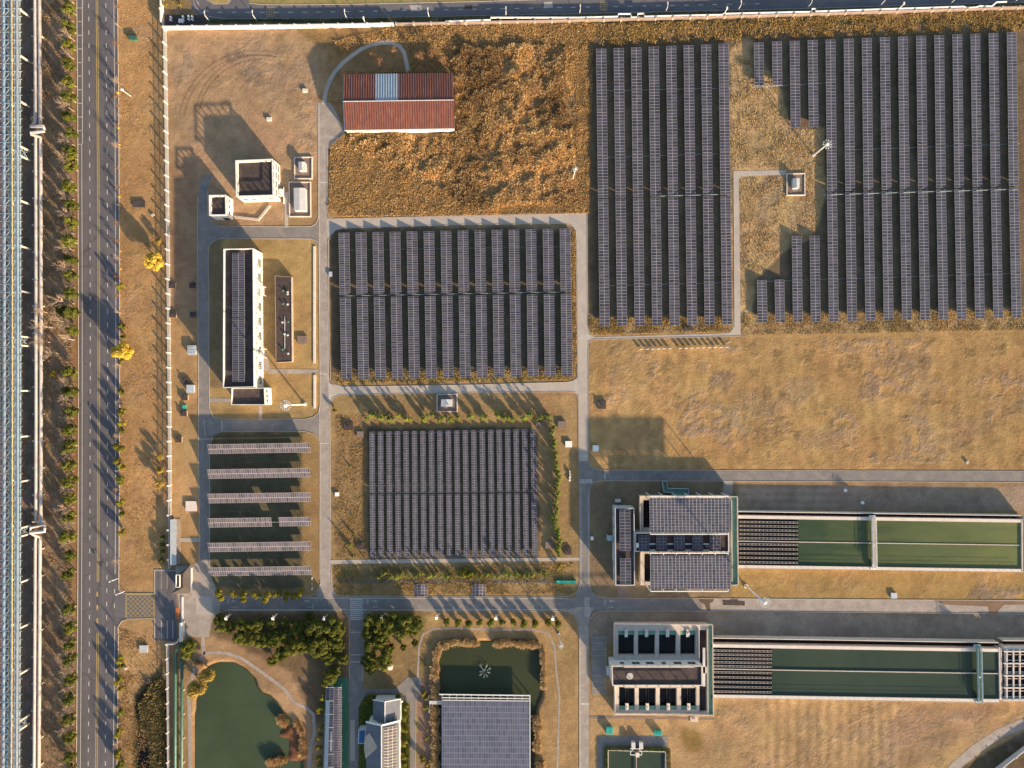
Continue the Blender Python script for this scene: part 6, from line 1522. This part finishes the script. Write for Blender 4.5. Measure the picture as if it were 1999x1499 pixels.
for i, y in enumerate((1126.5, 1136, 1145.5)):
    mb = MB(); a, b = G(609.5, y), G(609.5, y + 6); mb.box(a.x - .12, b.y, 0, a.x + .12, a.y, .35); mb.box(a.x - .08, b.y + .1, .35, a.x + .08, a.y - .1, .42); single('kerb_block', mb, M['white' if i != 1 else 'pipey'], ('topmost', 'middle yellowish', 'lowest')[i] + ' kerb block below the sixth solar rack', 'kerb block', 'kerb blocks by the service road')
flat('yard_slab', [(655, 272), (668, 270), (668, 288), (655, 289)], 0.06, M['conc'])
# ------------------------------------------------------------------ trees
def leafmesh(name, mat, n, shape, size, seed, clumps=9, up=.35, crown_fn=None, hollow=.35):
    """n small leaf faces gathered on clumps that fill the crown volume; shape(rng) returns a clump centre and radius"""
    r = np.random.default_rng(seed); V = []; cs = [shape(r) for _ in range(clumps)]
    k = r.integers(0, clumps, n); C_ = np.array([c[:3] for c in cs])[k]; Rr = np.array([c[3] for c in cs])[k]
    d = r.normal(size=(n, 3)); d /= np.linalg.norm(d, axis=1, keepdims=True)
    rad = Rr * (hollow + (1 - hollow) * r.random(n) ** .35)
    P_ = C_ + d * rad[:, None] * np.array([1, 1, .85]); P_[:, 2] = np.maximum(P_[:, 2], .15)
    nn = d * .9 + r.normal(size=(n, 3)) * .45 + np.array([0, 0, up]); nn /= np.linalg.norm(nn, axis=1, keepdims=True)
    a = np.cross(nn, r.normal(size=(n, 3))); a /= np.linalg.norm(a, axis=1, keepdims=True); b = np.cross(nn, a)
    s = size * (.6 + .8 * r.random(n))[:, None]
    v = np.stack([P_ - a * s, P_ - b * s * .6, P_ + a * s, P_ + b * s * .6], 1).reshape(-1, 3)
    f = np.arange(n * 4).reshape(n, 4)
    return fastmesh(name, v, f, [mat])
def branches(mb, p, d, L, r, depth, rg, spread=.55, nb=3, m=0, up=.15):
    p = Vector(p); d = Vector(d).normalized(); q = p + d * L; mid = p.lerp(q, .5) + Vector((rg.uniform(-1, 1), rg.uniform(-1, 1), 0)) * L * .04
    mb.tube([p, mid, q], [r, r * .8, r * .6], 3 if depth < 2 else 6, m, caps=False)
    if depth == 0: return
    for i in range(nb):
        ax = Vector((rg.uniform(-1, 1), rg.uniform(-1, 1), rg.uniform(-.3, .5)))
        nd = (d + ax * spread + Vector((0, 0, up))).normalized()
        branches(mb, p.lerp(q, rg.uniform(.45, 1.0)), nd, L * rg.uniform(.55, .8), r * .55, depth - 1, rg, spread, nb, m, up)
PROTO = {}
def put(proto, label, cat, group, x, y, sc_=1.0, h=0, name=None, rz=None):
    loc = G(x, y, h); loc.z = 0
    key = proto; rz = rnd.uniform(0, 6.28) if rz is None else rz
    base = PROTO[key]
    if not base['used']:
        base['used'] = True; o = base['o']; o.location = loc; o.rotation_euler = (0, 0, rz); o.scale = (sc_, sc_, sc_) if not isinstance(sc_, tuple) else sc_
        o['label'] = label; o['category'] = cat
        if group: o['group'] = group
        return o
    return dup(base['o'], loc, rz, sc_, label, group)
def proto_tree(key, name, mat, n, shape, size, seed, clumps, trunk_h, trunk_r, bark='trunk', hollow=.35, up=.35):
    o = thing(name, 'tree', 'tree', (0, 0, 0))
    rg = random.Random(seed); mb = MB(); mb.tube([(0, 0, 0), (rg.uniform(-.05, .05), 0, trunk_h * .5), (0, 0, trunk_h)], [trunk_r, trunk_r * .75, trunk_r * .4], 7)
    for k in range(6):
        a = k * 1.05 + rg.random(); z = trunk_h * rg.uniform(.45, .9); L = trunk_h * .45
        mb.tube([(0, 0, z), (math.cos(a) * L * .5, math.sin(a) * L * .5, z + L * .35), (math.cos(a) * L, math.sin(a) * L, z + L * .5)], [trunk_r * .4, trunk_r * .25, trunk_r * .1], 4)
    part('trunk', mb, M[bark], o)
    me = leafmesh(key + '_crown', M[mat], n, shape, size, seed, clumps, up, hollow=hollow)
    c = bpy.data.objects.new('crown', me); COL.objects.link(c); c.parent = o
    PROTO[key] = {'o': o, 'used': False}
def sh_round(R, H0_, H1_, rc):
    def f(r):
        a = r.random() * 6.283; z = r.random(); rr = R * math.sqrt(max(0, 1 - (2 * z - 1) ** 2 * .8)) * (.35 + .6 * r.random() ** .5)
        return (math.cos(a) * rr, math.sin(a) * rr, H0_ + (H1_ - H0_) * z, rc * (.7 + .6 * r.random()))
    return f
def sh_cone(R, H1_, rc):
    def f(r):
        a = r.random() * 6.283; z = r.random() ** 1.3; rr = R * (1 - z) * (.4 + .6 * r.random())
        return (math.cos(a) * rr, math.sin(a) * rr, .35 + H1_ * z, rc * (1.15 - .75 * z) * (.8 + .4 * r.random()))
    return f
for s in range(3):
    proto_tree(f'ever{s}', 'evergreen_tree', 'leaf', 2000, sh_round(1.35, 1.2, 4.0, .62), .17, 10 + s, 15, 2.6, .15)
    proto_tree(f'big{s}', 'evergreen_tree', 'leaf', 4200, sh_round(2.1, 1.6, 5.0, .85), .20, 20 + s, 22, 3.6, .22)
    proto_tree(f'con{s}', 'conifer_tree', 'leafc', 1000, sh_cone(.62, 3.1, .34), .12, 30 + s, 16, 2.6, .07, hollow=.2)
proto_tree('olive', 'evergreen_shrub', 'leafy', 1300, sh_round(.95, .8, 2.4, .5), .15, 41, 10, 1.6, .10)
proto_tree('olive2', 'evergreen_shrub', 'leafy', 1200, sh_round(.85, .8, 2.2, .5), .15, 42, 8, 1.6, .10)
proto_tree('ball', 'round_bush', 'leaf', 1300, sh_round(.75, .6, 1.9, .52), .14, 43, 9, 1.2, .09)
proto_tree('ginkgo', 'ginkgo_tree', 'leafg', 5200, sh_round(2.1, 2.0, 5.0, .95), .19, 51, 24, 4.2, .2)
proto_tree('ginkgo_s', 'ginkgo_tree', 'leafg', 700, sh_round(.35, .9, 1.7, .3), .12, 52, 5, 1.2, .06)
proto_tree('ochre', 'autumn_tree', 'leafo', 1800, sh_round(1.25, 1.2, 3.2, .6), .15, 53, 15, 2.8, .12, hollow=.15)
proto_tree('russet', 'russet_tree', 'leafr', 500, sh_round(1.1, 1.6, 3.6, .55), .10, 54, 12, 3.0, .07, hollow=0)
for s in range(4):
    rg = random.Random(70 + s); mb = MB(); H_ = [7.0, 6.4, 7.6, 4.6][s]
    mb.tube([(0, 0, 0), (.05, 0, H_ * .35), (0, .05, H_ * .7)], [.13, .09, .05], 6)
    for k in range([26, 30, 22, 16][s]):
        z = H_ * rg.uniform(.25, .72); a = rg.random() * 6.28
        branches(mb, (0, 0, z), (math.cos(a), math.sin(a), 1.2), H_ * .2 * rg.uniform(.7, 1.2), .035, 2, rg, .5, 3)
    o = thing('bare_tree', 'bare tree', 'tree', (0, 0, 0)); tr = MB(); tr.tube([(0, 0, 0), (.05, 0, H_ * .35), (0, .05, H_ * .7)], [.14, .10, .05], 7); part('trunk', tr, M['trunkp'], o); part('crown', mb, M['trunkp'], o)
    PROTO[f'bare{s}'] = {'o': o, 'used': False}
rnd.seed(12)
g = 'evergreens in the row left of the main road'
lx = [(139, 23), (139, 59), (139, 93), (139, 130), (139, 164), (139, 195), (138, 231), (141, 262), (141, 297), (142, 308), (143, 330), (141, 368), (144, 403), (142, 437), (142, 473), (141, 508), (142, 540), (144, 575), (146, 612), (144, 645), (142, 726), (142, 764), (142, 803), (143, 838), (142, 870), (140, 908), (142, 938), (141, 972), (140, 1008), (139, 1044), (140, 1083), (139, 1118), (140, 1186), (141, 1222), (140, 1256), (140, 1283), (142, 1322), (139, 1360), (139, 1400), (140, 1434), (138, 1473), (141, 1498)]
for i, (x, y) in enumerate(lx):
    put(f'ever{i % 3}', f'{ord_(i)} evergreen from the top in the row left of the road', 'tree', g, x + 2, y, (lambda q: (q, q, q * 1.15))(rnd.uniform(1.15, 1.42)), 12)
put('big0', 'larger spreading evergreen leaning out of the left roadside row', 'tree', None, 122, 604, .8, 14)
put('olive', 'small olive bush beside the shaded gap in the left roadside row', 'tree', None, 102, 730, .9, 8)
g = 'bare trees in the row left of the main road'
bxx = [8, 12, 45, 78, 114, 181, 215, 248, 283, 318, 354, 388, 421, 455, 489, 525, 560, 594, 629, 663, 748, 781, 817, 851, 886, 920, 954, 990, 1021, 1057, 1199, 1238, 1268, 1304, 1340, 1375, 1412, 1446, 1478]
for i, y in enumerate(bxx):
    big = y in (629, 663, 594)
    put(f'bare{(i * 7 + i // 3) % 4}', f'{ord_(i)} bare tree from the top in the row left of the road', 'tree', g, 144.5 + rnd.uniform(-1, 1.5), y + rnd.uniform(-2, 2), 1.55 if big else rnd.uniform(.78, 1.12))
for i, (x, y) in enumerate(((104, 640), (98, 668), (118, 690), (92, 610))):
    put(f'bare{i}', ('large bare tree overhanging the pale pipes, topmost', 'large bare tree in the wide gap of the left row', 'large bare tree above the shaded gap', 'large bare tree behind the leaning evergreen')[i], 'tree', 'large bare trees in the wide strip', x, y, 1.3)
g = 'slim saplings in the row right of the main road'
sy = [18, 54, 90, 127, 165, 193, 210, 227, 248, 264, 289, 331, 368, 402, 437, 471, 506, 541, 577, 611, 714, 783, 851, 920, 956, 1024, 1093, 1233, 1303, 1339, 1375, 1410, 1446]
for i, y in enumerate(sy):
    low = y < 640 and i % 3 != 1
    if low: put('russet', f'{ord_(i)} russet sapling from the top along the right kerb of the road', 'tree', g, 234.5, y, rnd.uniform(.6, .95))
    else: put(f'bare{3 if i % 2 else 1}', f'{ord_(i)} bare sapling from the top along the right kerb of the road', 'tree', g, 236 + rnd.uniform(-1, 2), y, rnd.uniform(.6, .8))
g = 'evergreen shrubs along the right kerb of the main road'
for i, (x, y, s) in enumerate(((236, 560, .95), (238, 638, .9), (240, 657, .6), (237, 706, .7), (236, 766, .85), (240, 804, 1.0), (239, 826, .9), (236, 842, .7), (235, 874, 1.25), (234, 902, 1.1), (235, 938, 1.25), (240, 912, .8), (237, 980, 1.0), (237, 1003, .8), (238, 1040, .85), (235, 1287, .95), (236, 1302, .8), (234, 1328, 1.05), (236, 1345, .7), (233, 1391, 1.0), (233, 1430, 1.0), (233, 1470, 1.0), (236, 1492, 1.1))):
    put(('olive', 'ball', 'olive2')[i % 3], f'{ord_(i)} evergreen shrub from the top along the right kerb', 'shrub', g, x, y, (s * 1.2, s * 1.2, s * 1.5), 10)
put('ginkgo', 'large golden ginkgo close to the white boundary wall', 'tree', 'golden trees on the verge', 301.5, 510, 1.18, 20)
put('ginkgo', 'large golden ginkgo leaning over the road edge', 'tree', 'golden trees on the verge', 243, 686, (1.4, 1.1, 1.15), 18, rz=.2)
put('ochre', 'smaller yellow-green tree just above the large ginkgo', 'tree', 'golden trees on the verge', 311, 471, .85, 12)
for i, (x, y, s) in enumerate(((311, 892, .85), (313, 918, .9), (311, 944, 1.05))): put('ochre', ('topmost', 'middle', 'lowest')[i] + ' of three ochre trees against the boundary wall', 'tree', 'ochre trees against the wall', x, y, s, 14)
for i, (x, y) in enumerate(((231, 181), (232, 250), (233, 384), (235, 490), (235, 525), (233, 282))): put('ginkgo_s', f'{ord_(i)} tiny bright yellow sapling from the top beside the right kerb', 'tree', 'tiny yellow saplings', x, y, rnd.uniform(.6, 1.1), 6)
for i, (x, y) in enumerate(((316, 1049), (316, 1064), (316, 1077), (313, 1094))): put('ball', f'{ord_(i)} round bush from the top in the shade outside the shed', 'bush', 'round bushes outside the shed', x, y, .8, 8)
g = 'shrubs along the south road above the kerb'
for i, (x, y, s) in enumerate(((433, 1158, 1.35), (456, 1160, 1.0), (479, 1162, 1.3), (500, 1161, 1.1), (524, 1164, 1.35), (542, 1160, 1.05), (561, 1163, 1.05), (574, 1162, 1.0), (588, 1158, 1.15))):
    put(('olive', 'olive2')[i % 2], f'{ord_(i)} olive-green shrub from the left between the solar racks and the road', 'shrub', g, x, y, s * 1.2, 8)
g = 'evergreen copse between the ponds and the road'
cp = [(428, 1222, .8), (445, 1228, .6), (470, 1221, .65), (484, 1224, .7), (500, 1222, .8), (530, 1218, .6), (555, 1216, .55), (468, 1246, .8), (484, 1252, .65), (508, 1250, .85), (525, 1252, .7), (540, 1246, .8), (562, 1240, .7), (582, 1226, .8), (614, 1225, 1.0), (648, 1220, 1.1), (572, 1262, .85), (592, 1258, .85), (548, 1276, .8), (560, 1270, .6), (620, 1258, 1.05), (632, 1270, .85), (655, 1250, .8), (662, 1232, .6),
      (660, 1262, .7), (640, 1286, .75), (650, 1281, .5), (530, 1293, .6), (566, 1278, .4), (645, 1320, .8), (655, 1314, .7), (635, 1335, .6), (424, 1210, .5), (600, 1205, .55), (668, 1290, .6)]
for i, (x, y, s) in enumerate(cp): put(f'big{i % 3}', f'{ord_(i)} crown of the dark copse left of the lane, counting along its rows', 'tree', g, x, y, s * rnd.uniform(1.15, 1.35), 20)
g = 'evergreen copse right of the lane'
cp = [(722, 1212, .7), (745, 1212, .8), (770, 1210, .95), (795, 1212, .9), (812, 1218, .8), (738, 1226, .7), (760, 1228, .75), (785, 1228, .9), (805, 1232, .6), (740, 1252, .75), (725, 1260, .75), (752, 1246, .5), (720, 1284, .55), (712, 1292, .5), (725, 1305, .7), (750, 1290, .9), (755, 1272, .6), (762, 1266, .4), (786, 1268, .35), (724, 1282, .5), (808, 1258, .4), (716, 1236, .7)]
for i, (x, y, s) in enumerate(cp): put(f'big{(i + 1) % 3}', f'{ord_(i)} crown of the copse right of the lane, counting along its rows', 'tree', g, x, y, s * 1.28, 18)
for i, (x, y, s) in enumerate(((369, 1262, 1.0), (362, 1280, .7))): put('big1', ('large', 'small')[i] + ' dark evergreen over the green pipes near the gate', 'tree', None, x, y, s, 18)
put('ochre', 'sprawling yellow willow leaning over the round pond', 'tree', 'yellow willow crowns at the round pond', 392, 1340, (2.6, 2.0, 1.5), 10); put('ochre', 'paler willow crown reaching over the water of the round pond', 'tree', 'yellow willow crowns at the round pond', 408, 1318, (2.1, 1.7, 1.2), 12)
g = 'shrubs between the round pond path and the awning'
for i, (x, y, s) in enumerate(((630, 1360, 1.1), (626, 1382, 1.2), (622, 1388, .9), (634, 1350, .9), (625, 1420, .8), (624, 1438, .9), (623, 1458, .9), (622, 1480, .9), (624, 1495, .8))): put(('olive', 'olive2')[i % 2], f'{ord_(i)} shrub from the top beside the solar awning', 'shrub', g, x, y, s, 8)
g = 'round bushes along the south road above the dark pond'
for i, x in enumerate((871, 893, 915, 938, 960, 981, 1002, 1024, 1045, 1069, 1090)): put('ball', f'{ord_(i)} round bush from the left above the dark pond', 'bush', g, x, 1216 + rnd.uniform(-1, 1), rnd.uniform(1.1, 1.35), 8)
g = 'small conifers above the narrow solar rows'
px_ = [718, 724, 731, 738, 743, 756, 760, 765, 776, 781, 791, 801, 824, 828, 835, 844, 860, 868, 878, 895, 915, 920, 943, 950, 971, 982, 986, 993, 1001, 1012, 1023, 1036, 1047, 1055, 1066, 1071]
for i, x in enumerate(px_): put(f'con{i % 3}', f'{ord_(i)} conifer from the left in the row above the narrow solar rows', 'tree', g, x, 816 + rnd.uniform(-7, 4), rnd.uniform(1.15, 1.6), 8)
g = 'small conifers right of the narrow solar rows'
y = 836; k = 0
while y < 1085:
    put(f'con{k % 3}', f'{ord_(k)} conifer from the top in the line right of the narrow rows', 'tree', g, 1083 + 6 * math.sin(y / 28.) * .5 + (y - 836) / 40. + rnd.uniform(-3, 3), y, rnd.uniform(1.1, 1.6), 8); y += rnd.uniform(6, 10); k += 1
g = 'small conifers below the footpath'
for i in range(30): put(f'con{i % 3}', f'{ord_(i)} conifer from the left between the footpath and the drain', 'tree', g, 738 + i * 11.2 + rnd.uniform(-3, 3), 1123 + rnd.uniform(-5, 4), rnd.uniform(.8, 1.35), 5)
for i, (x, y, s) in enumerate(((900, 1120, 1.2), (908, 1114, 1.1), (916, 1122, 1.2), (924, 1117, 1.0), (1091, 1105, .9), (654, 802, .7))): put('olive', ('first bright shrub of the clump below the footpath', 'second bright shrub of the clump below the footpath', 'third bright shrub of the clump below the footpath', 'last bright shrub of the clump below the footpath', 'round shrub by the right end of the footpath', 'yellow-green bush at the top left of the tree-edged block')[i], 'shrub', None, x, y, s, 6)
for i, (x, y, s) in enumerate(((683, 912, .5), (686, 1006, .45), (690, 1045, .9), (682, 1066, 1.0), (688, 1088, .6), (672, 1060, .5))): put(f'con{i % 3}', f'{ord_(i)} scattered conifer from the top left of the narrow rows', 'tree', 'scattered conifers left of the narrow rows', x, y, s, 6)
for i, (x, y, s) in enumerate(((827, 1352, .9), (832, 1362, .7), (830, 1380, .8), (834, 1440, .7), (826, 1480, 1.1), (836, 1490, .8), (831, 1300, .4), (833, 1425, .5))): put('olive2', f'{ord_(i)} bush from the top between the paved lane and the reed bank', 'bush', 'bushes by the reed bank', x, y, s, 5)
put('russet', 'russet bushy plum tree in front of the clubhouse', 'tree', None, 745, 1364, .8, 8)
for i, (x, y, s) in enumerate(((352, 10, .7), (340, 4, .5), (322, 8, .7), (322, -6, .7))): put('olive', f'{ord_(i)} shrub from the right in the planting at the top left corner', 'shrub', 'shrubs at the top left corner', x, y, s, 5)
for i, (x, y, s) in enumerate(((724, 1362, .7), (780, 1358, .8), (792, 1380, .9), (791, 1400, .9), (790, 1424, .8), (790, 1450, .9), (788, 1476, .9), (716, 1372, .7), (711, 1395, .7), (706, 1408, .5), (789, 1495, .9))): put('olive' if i > 1 else 'big2', f'{ord_(i)} garden shrub around the clubhouse', 'shrub', 'garden shrubs around the clubhouse', x, y, s * (.6 if i <= 1 else 1), 5)
# hedge collar round the small tank
def hedge(label, pts, w_, h, n, mat='hedge', seed=5, size=.13, name='hedge'):
    r = np.random.default_rng(seed); P_ = np.array([G(*p).xy for p in pts]); seg = np.linalg.norm(np.diff(P_, axis=0), axis=1); cum = np.concatenate([[0], np.cumsum(seg)])
    s = r.random(n) * cum[-1]; i = np.searchsorted(cum, s, 'right') - 1; i = np.clip(i, 0, len(seg) - 1); tt = (s - cum[i]) / seg[i]; p = P_[i] + (P_[i + 1] - P_[i]) * tt[:, None]
    p = p + (r.random((n, 2)) - .5) * w_; z = h * (.3 + .7 * r.random(n) ** .5)
    Q = np.column_stack([p, z]); nn = r.normal(size=(n, 3)) + np.array([0, 0, .6]); nn /= np.linalg.norm(nn, axis=1, keepdims=True); a = np.cross(nn, r.normal(size=(n, 3))); a /= np.linalg.norm(a, axis=1, keepdims=True); b = np.cross(nn, a); q_ = size * (.6 + .8 * r.random(n))[:, None]
    v = np.stack([Q - a * q_, Q - b * q_ * .6, Q + a * q_, Q + b * q_ * .6], 1).reshape(-1, 3); c = v.mean(0); c[2] = 0
    o = bpy.data.objects.new(name, fastmesh(name, v - c, np.arange(n * 4).reshape(n, 4), [M[mat]])); COL.objects.link(o); o.location = c; tag(o, label, 'hedge'); return o
hedge('clipped dark hedge collar around the small tank', [(1182, 1560), (1182, 1458), (1304, 1460), (1305, 1560)], 1.3, 1.2, 9000)
hedge('dark hedge strip between the top road and the wall', [(410, 42), (700, 39.5), (1130, 32), (1560, 22.5), (1999, 9.5)], 1.0, .8, 12000, seed=6)
hedge('bright clipped hedge along the right side of the clubhouse', [(796, 1370), (797, 1440), (796, 1560)], 1.4, .7, 6000, 'leaf', seed=8)

# ------------------------------------------------------------------ tall dry grass, reeds, brambles (uncountable growth)
def blades(name, P_, H_, Wd, colr, lean=.35, seed=3, per=3):
    """upright tufts: per triangles each, random lean"""
    r = np.random.default_rng(seed); n = len(P_); V = []; Cc = []
    for k in range(per):
        a = r.random(n) * 6.283; d = np.column_stack([np.cos(a), np.sin(a), np.zeros(n)]); s = np.column_stack([-np.sin(a), np.cos(a), np.zeros(n)])
        b = P_ + (r.random((n, 3)) - .5) * np.array([.5, .5, 0]) * Wd[:, None] * 2
        tip = b + d * (H_ * lean * (.4 + r.random(n)))[:, None] + np.array([0, 0, 1]) * (H_ * (.6 + .5 * r.random(n)))[:, None]
        V.append(np.stack([b - s * Wd[:, None] * .5, b + s * Wd[:, None] * .5, tip + s * Wd[:, None] * .35, tip - s * Wd[:, None] * .35], 1))
        sh = (.75 + .5 * r.random(n))[:, None]; c = np.clip(colr * sh, 0, 1); Cc.append(np.repeat(np.column_stack([c, np.ones(n)])[:, None, :], 4, 1))
    V = np.concatenate(V).reshape(-1, 3); Cc = np.concatenate(Cc).reshape(-1, 4)
    o = bpy.data.objects.new(name, fastmesh(name, V, np.arange(len(V)).reshape(-1, 4), [M['straw']], Cc)); COL.objects.link(o); return o
def gsample(field, x, y):
    i = np.clip(((x - gx[0]) / ST).astype(int), 0, NX - 1); j = np.clip(((y - gy[0]) / ST).astype(int), 0, NY - 1); return field[j, i]
r = np.random.default_rng(77)
F1 = fbm(46, 201, 4); F2 = fbm(18, 211, 3); F3 = fbm(90, 221, 3)
n = 150000; x = r.uniform(640, 1166, n); y = r.uniform(40, 425, n)
region = inpoly([(646, 283), (672, 262), (890, 264), (892, 142), (672, 142), (668, 138), (800, 138), (793, 84), (745, 78), (700, 90), (660, 112), (652, 80), (770, 54), (1162, 44), (1158, 95), (1150, 416), (1132, 417), (665, 424), (641, 405)], x, y)
# keep the curved path and the apron clear
keep = region & ~(inpoly([(640, 160), (680, 105), (745, 76), (800, 85), (803, 142), (640, 142)], x, y) & (r.random(n) < .55))
f1, f2, f3 = gsample(F1, x, y), gsample(F2, x, y), gsample(F3, x, y)
tallm = inpoly([(890, 100), (1110, 90), (1125, 400), (930, 415), (880, 380), (700, 300), (690, 262), (895, 262)], x + (f2 - .5) * 30, y + (f1 - .5) * 30)
hgt = np.where(tallm, .35 + 3.6 * np.clip(f1 * .6 + f2 * .6 - .45, 0, 1), .22 + .75 * np.clip(f2 - .3, 0, 1))
keep &= r.random(n) < np.where(tallm, np.clip((f1 + f2 - .72) * 3.2, .12, 1), .75)
x, y, hgt, f1, f2, f3, tm = (v[keep] for v in (x, y, hgt, f1, f2, f3, tallm))
P0 = np.column_stack([(x - CX) * S, -(y - CY) * S, gsample(Z, x, y)])
k = np.clip((f3 - .38) * 3.2 + r.normal(0, .22, len(x)), 0, 1)[:, None]
cc = np.array([.31, .205, .105]) * (1 - k) + np.array([.68, .47, .235]) * k
cc = np.where(tm[:, None], cc * 1.1, np.array([.56, .38, .18]) * (.8 + .4 * f2)[:, None])
o = blades('dry_grass', P0, hgt, np.full(len(x), .11) + .09 * r.random(len(x)), cc, .45, 9); tag(o, 'tall golden dry scrub grass filling the field around the warehouse', 'grass', kind='stuff')
# rough golden grass elsewhere: edges of the solar blocks, verge below the top wall
zs = [([(1150, 48), (1999, 22), (2060, 22), (2060, 60), (1435, 78), (1150, 92)], 16000, .5, (.46, .32, .13)), ([(1428, 80), (1462, 75), (1520, 172), (1545, 255), (1606, 252), (1606, 375), (1590, 455), (1545, 475), (1476, 540), (1462, 640), (1448, 640), (1446, 350), (1530, 345), (1530, 328), (1428, 330)], 12000, .3, (.52, .38, .19)),
      ([(1150, 618), (1425, 616), (1425, 648), (1160, 654), (1150, 640)], 4000, .35, (.46, .32, .14)), ([(1450, 612), (2000, 604), (2000, 645), (1450, 655)], 8000, .25, (.5, .36, .17)), ([(650, 726), (1120, 722), (1122, 742), (656, 748)], 3500, .3, (.42, .31, .12)),
      ([(1106, 448), (1124, 452), (1127, 730), (1108, 735)], 3000, .3, (.5, .34, .14)), ([(655, 812), (715, 812), (715, 1088), (655, 1090)], 4000, .2, (.5, .34, .15)), ([(652, 1104), (1120, 1100), (1120, 1160), (652, 1162)], 8000, .25, (.42, .30, .12)),
      ([(45, -20), (66, -20), (70, 1560), (45, 1560)], 4000, .2, (.22, .19, .12)), ([(86, -20), (140, -20), (142, 1560), (86, 1560)], 14000, .28, (.34, .24, .13)), ([(235, -20), (318, -20), (326, 1100), (240, 1120)], 9000, .12, (.5, .32, .14)), ([(235, 1220), (322, 1260), (322, 1560), (232, 1560)], 7000, .2, (.48, .33, .16))]
Ps, Hs, Cs = [], [], []
for pl, cnt, hh, col in zs:
    a = np.array(pl); x = r.uniform(a[:, 0].min(), a[:, 0].max(), cnt * 2); y = r.uniform(a[:, 1].min(), a[:, 1].max(), cnt * 2)
    m = inpoly(pl, x, y); f = gsample(F2, x, y); m &= r.random(len(x)) < np.clip((f - .25) * 2.2, .1, 1); x, y, f = x[m][:cnt], y[m][:cnt], f[m][:cnt]
    Ps.append(np.column_stack([(x - CX) * S, -(y - CY) * S, np.zeros(len(x))])); Hs.append(hh * (.5 + f)); Cs.append(np.array(col) * (.75 + .5 * gsample(F1, x, y))[:, None])
P0 = np.concatenate(Ps); o = blades('rough_grass', P0, np.concatenate(Hs), np.full(len(P0), .14), np.concatenate(Cs), .5, 19, 2); tag(o, 'rough dry grass tufts along verges and solar block edges', 'grass', kind='stuff')
# reeds round the dark pond and the round pond
def band(pts, wpx, cnt, rr, clump=.5):
    P_ = np.array([G(*p).xy for p in pts]); seg = np.linalg.norm(np.diff(P_, axis=0), axis=1); cum = np.concatenate([[0], np.cumsum(seg)]); s = rr.random(cnt) * cum[-1]
    s = s + np.sin(s * 1.7) * .4 + np.sin(s * .63 + 1) * .7; s = np.clip(s, 0, cum[-1] - 1e-3)
    i = np.clip(np.searchsorted(cum, s, 'right') - 1, 0, len(seg) - 1); tt = (s - cum[i]) / seg[i]; p = P_[i] + (P_[i + 1] - P_[i]) * tt[:, None]
    d = (P_[i + 1] - P_[i]) / seg[i][:, None]; nn = np.column_stack([-d[:, 1], d[:, 0]]); wv = wpx * S * (.55 + .45 * np.sin(s * 1.1) * np.sin(s * .37 + 2))
    return p + nn * (rr.random(cnt) - .5)[:, None] * wv[:, None]
r2 = np.random.default_rng(99)
bp = np.concatenate([band([(848, 1330), (851, 1290), (854, 1268), (866, 1258), (890, 1252), (930, 1254), (938, 1256)], 13, 4200, r2), band([(962, 1258), (990, 1252), (1020, 1257), (1054, 1257)], 12, 2600, r2), band([(1059, 1262), (1062, 1300), (1061, 1340)], 7, 1200, r2),
                     band([(848, 1330), (852, 1356), (848, 1400), (852, 1440), (849, 1480), (852, 1540)], 15, 5200, r2), band([(1048, 1392), (1050, 1420), (1049, 1462)], 14, 2600, r2), band([(1056, 1480), (1056, 1540)], 16, 1200, r2)])
P0 = np.column_stack([bp, np.full(len(bp), -.45)]); k = r2.random(len(P0))[:, None]
o = blades('reeds', P0, .9 + 1.0 * r2.random(len(P0)), np.full(len(P0), .13), np.array([.50, .34, .18]) * (1 - k) + np.array([.68, .52, .30]) * k, .5, 29); tag(o, 'pale dry reeds fringing the dark pond', 'reeds', kind='stuff')
bp = np.concatenate([band([(545, 1395), (552, 1408), (560, 1412)], 16, 900, r2), band([(520, 1490), (545, 1483), (562, 1482)], 14, 1300, r2), band([(398, 1300), (380, 1290)], 8, 200, r2), band([(576, 1400), (590, 1430), (592, 1480)], 10, 900, r2)])
P0 = np.column_stack([bp, np.full(len(bp), -.5)]); k = r2.random(len(P0))[:, None]
o = blades('reeds', P0, .7 + .9 * r2.random(len(P0)), np.full(len(P0), .12), np.array([.42, .26, .12]) * (1 - k) + np.array([.62, .42, .22]) * k, .6, 39); tag(o, 'tawny reeds at the lower right bank of the round pond', 'reeds', kind='stuff')
a = np.array([(285, 1345), (322, 1300), (322, 1499), (275, 1430)]); x = r2.uniform(262, 322, 9000); y = r2.uniform(1330, 1540, 9000); m = inpoly([(275, 1375), (300, 1335), (322, 1310), (323, 1540), (300, 1540), (298, 1440), (278, 1420)], x, y)
x, y = x[m], y[m]; P0 = np.column_stack([(x - CX) * S, -(y - CY) * S, np.full(len(x), -.2)]); k = (r2.random(len(P0)) < .3)[:, None]
o = blades('brambles', P0, .5 + .9 * r2.random(len(P0)), np.full(len(P0), .14), np.where(k, np.array([.40, .29, .14]), np.array([.10, .09, .035])), .8, 49); tag(o, 'tangled brambles over the ditch by the slim fence', 'brambles', kind='stuff')
# dark bushes scattered in the scrub
for i, (x, y, s) in enumerate(((745, 128, 1.3), (770, 105, 1.1), (820, 118, 1.5), (845, 112, 1.4), (865, 125, 1.4), (730, 112, 1.0), (680, 98, 1.0), (1020, 260, 1.2), (1040, 180, 1.4), (940, 280, 1.2), (985, 330, 1.2), (890, 330, 1.1), (1010, 370, 1.2), (900, 60, 1.0), (1090, 160, 1.0))):
    put('russet', f'{ord_(i)} brown thicket bush from the left within the scrub field', 'bush', 'thicket bushes in the scrub', x, y, s * .9)
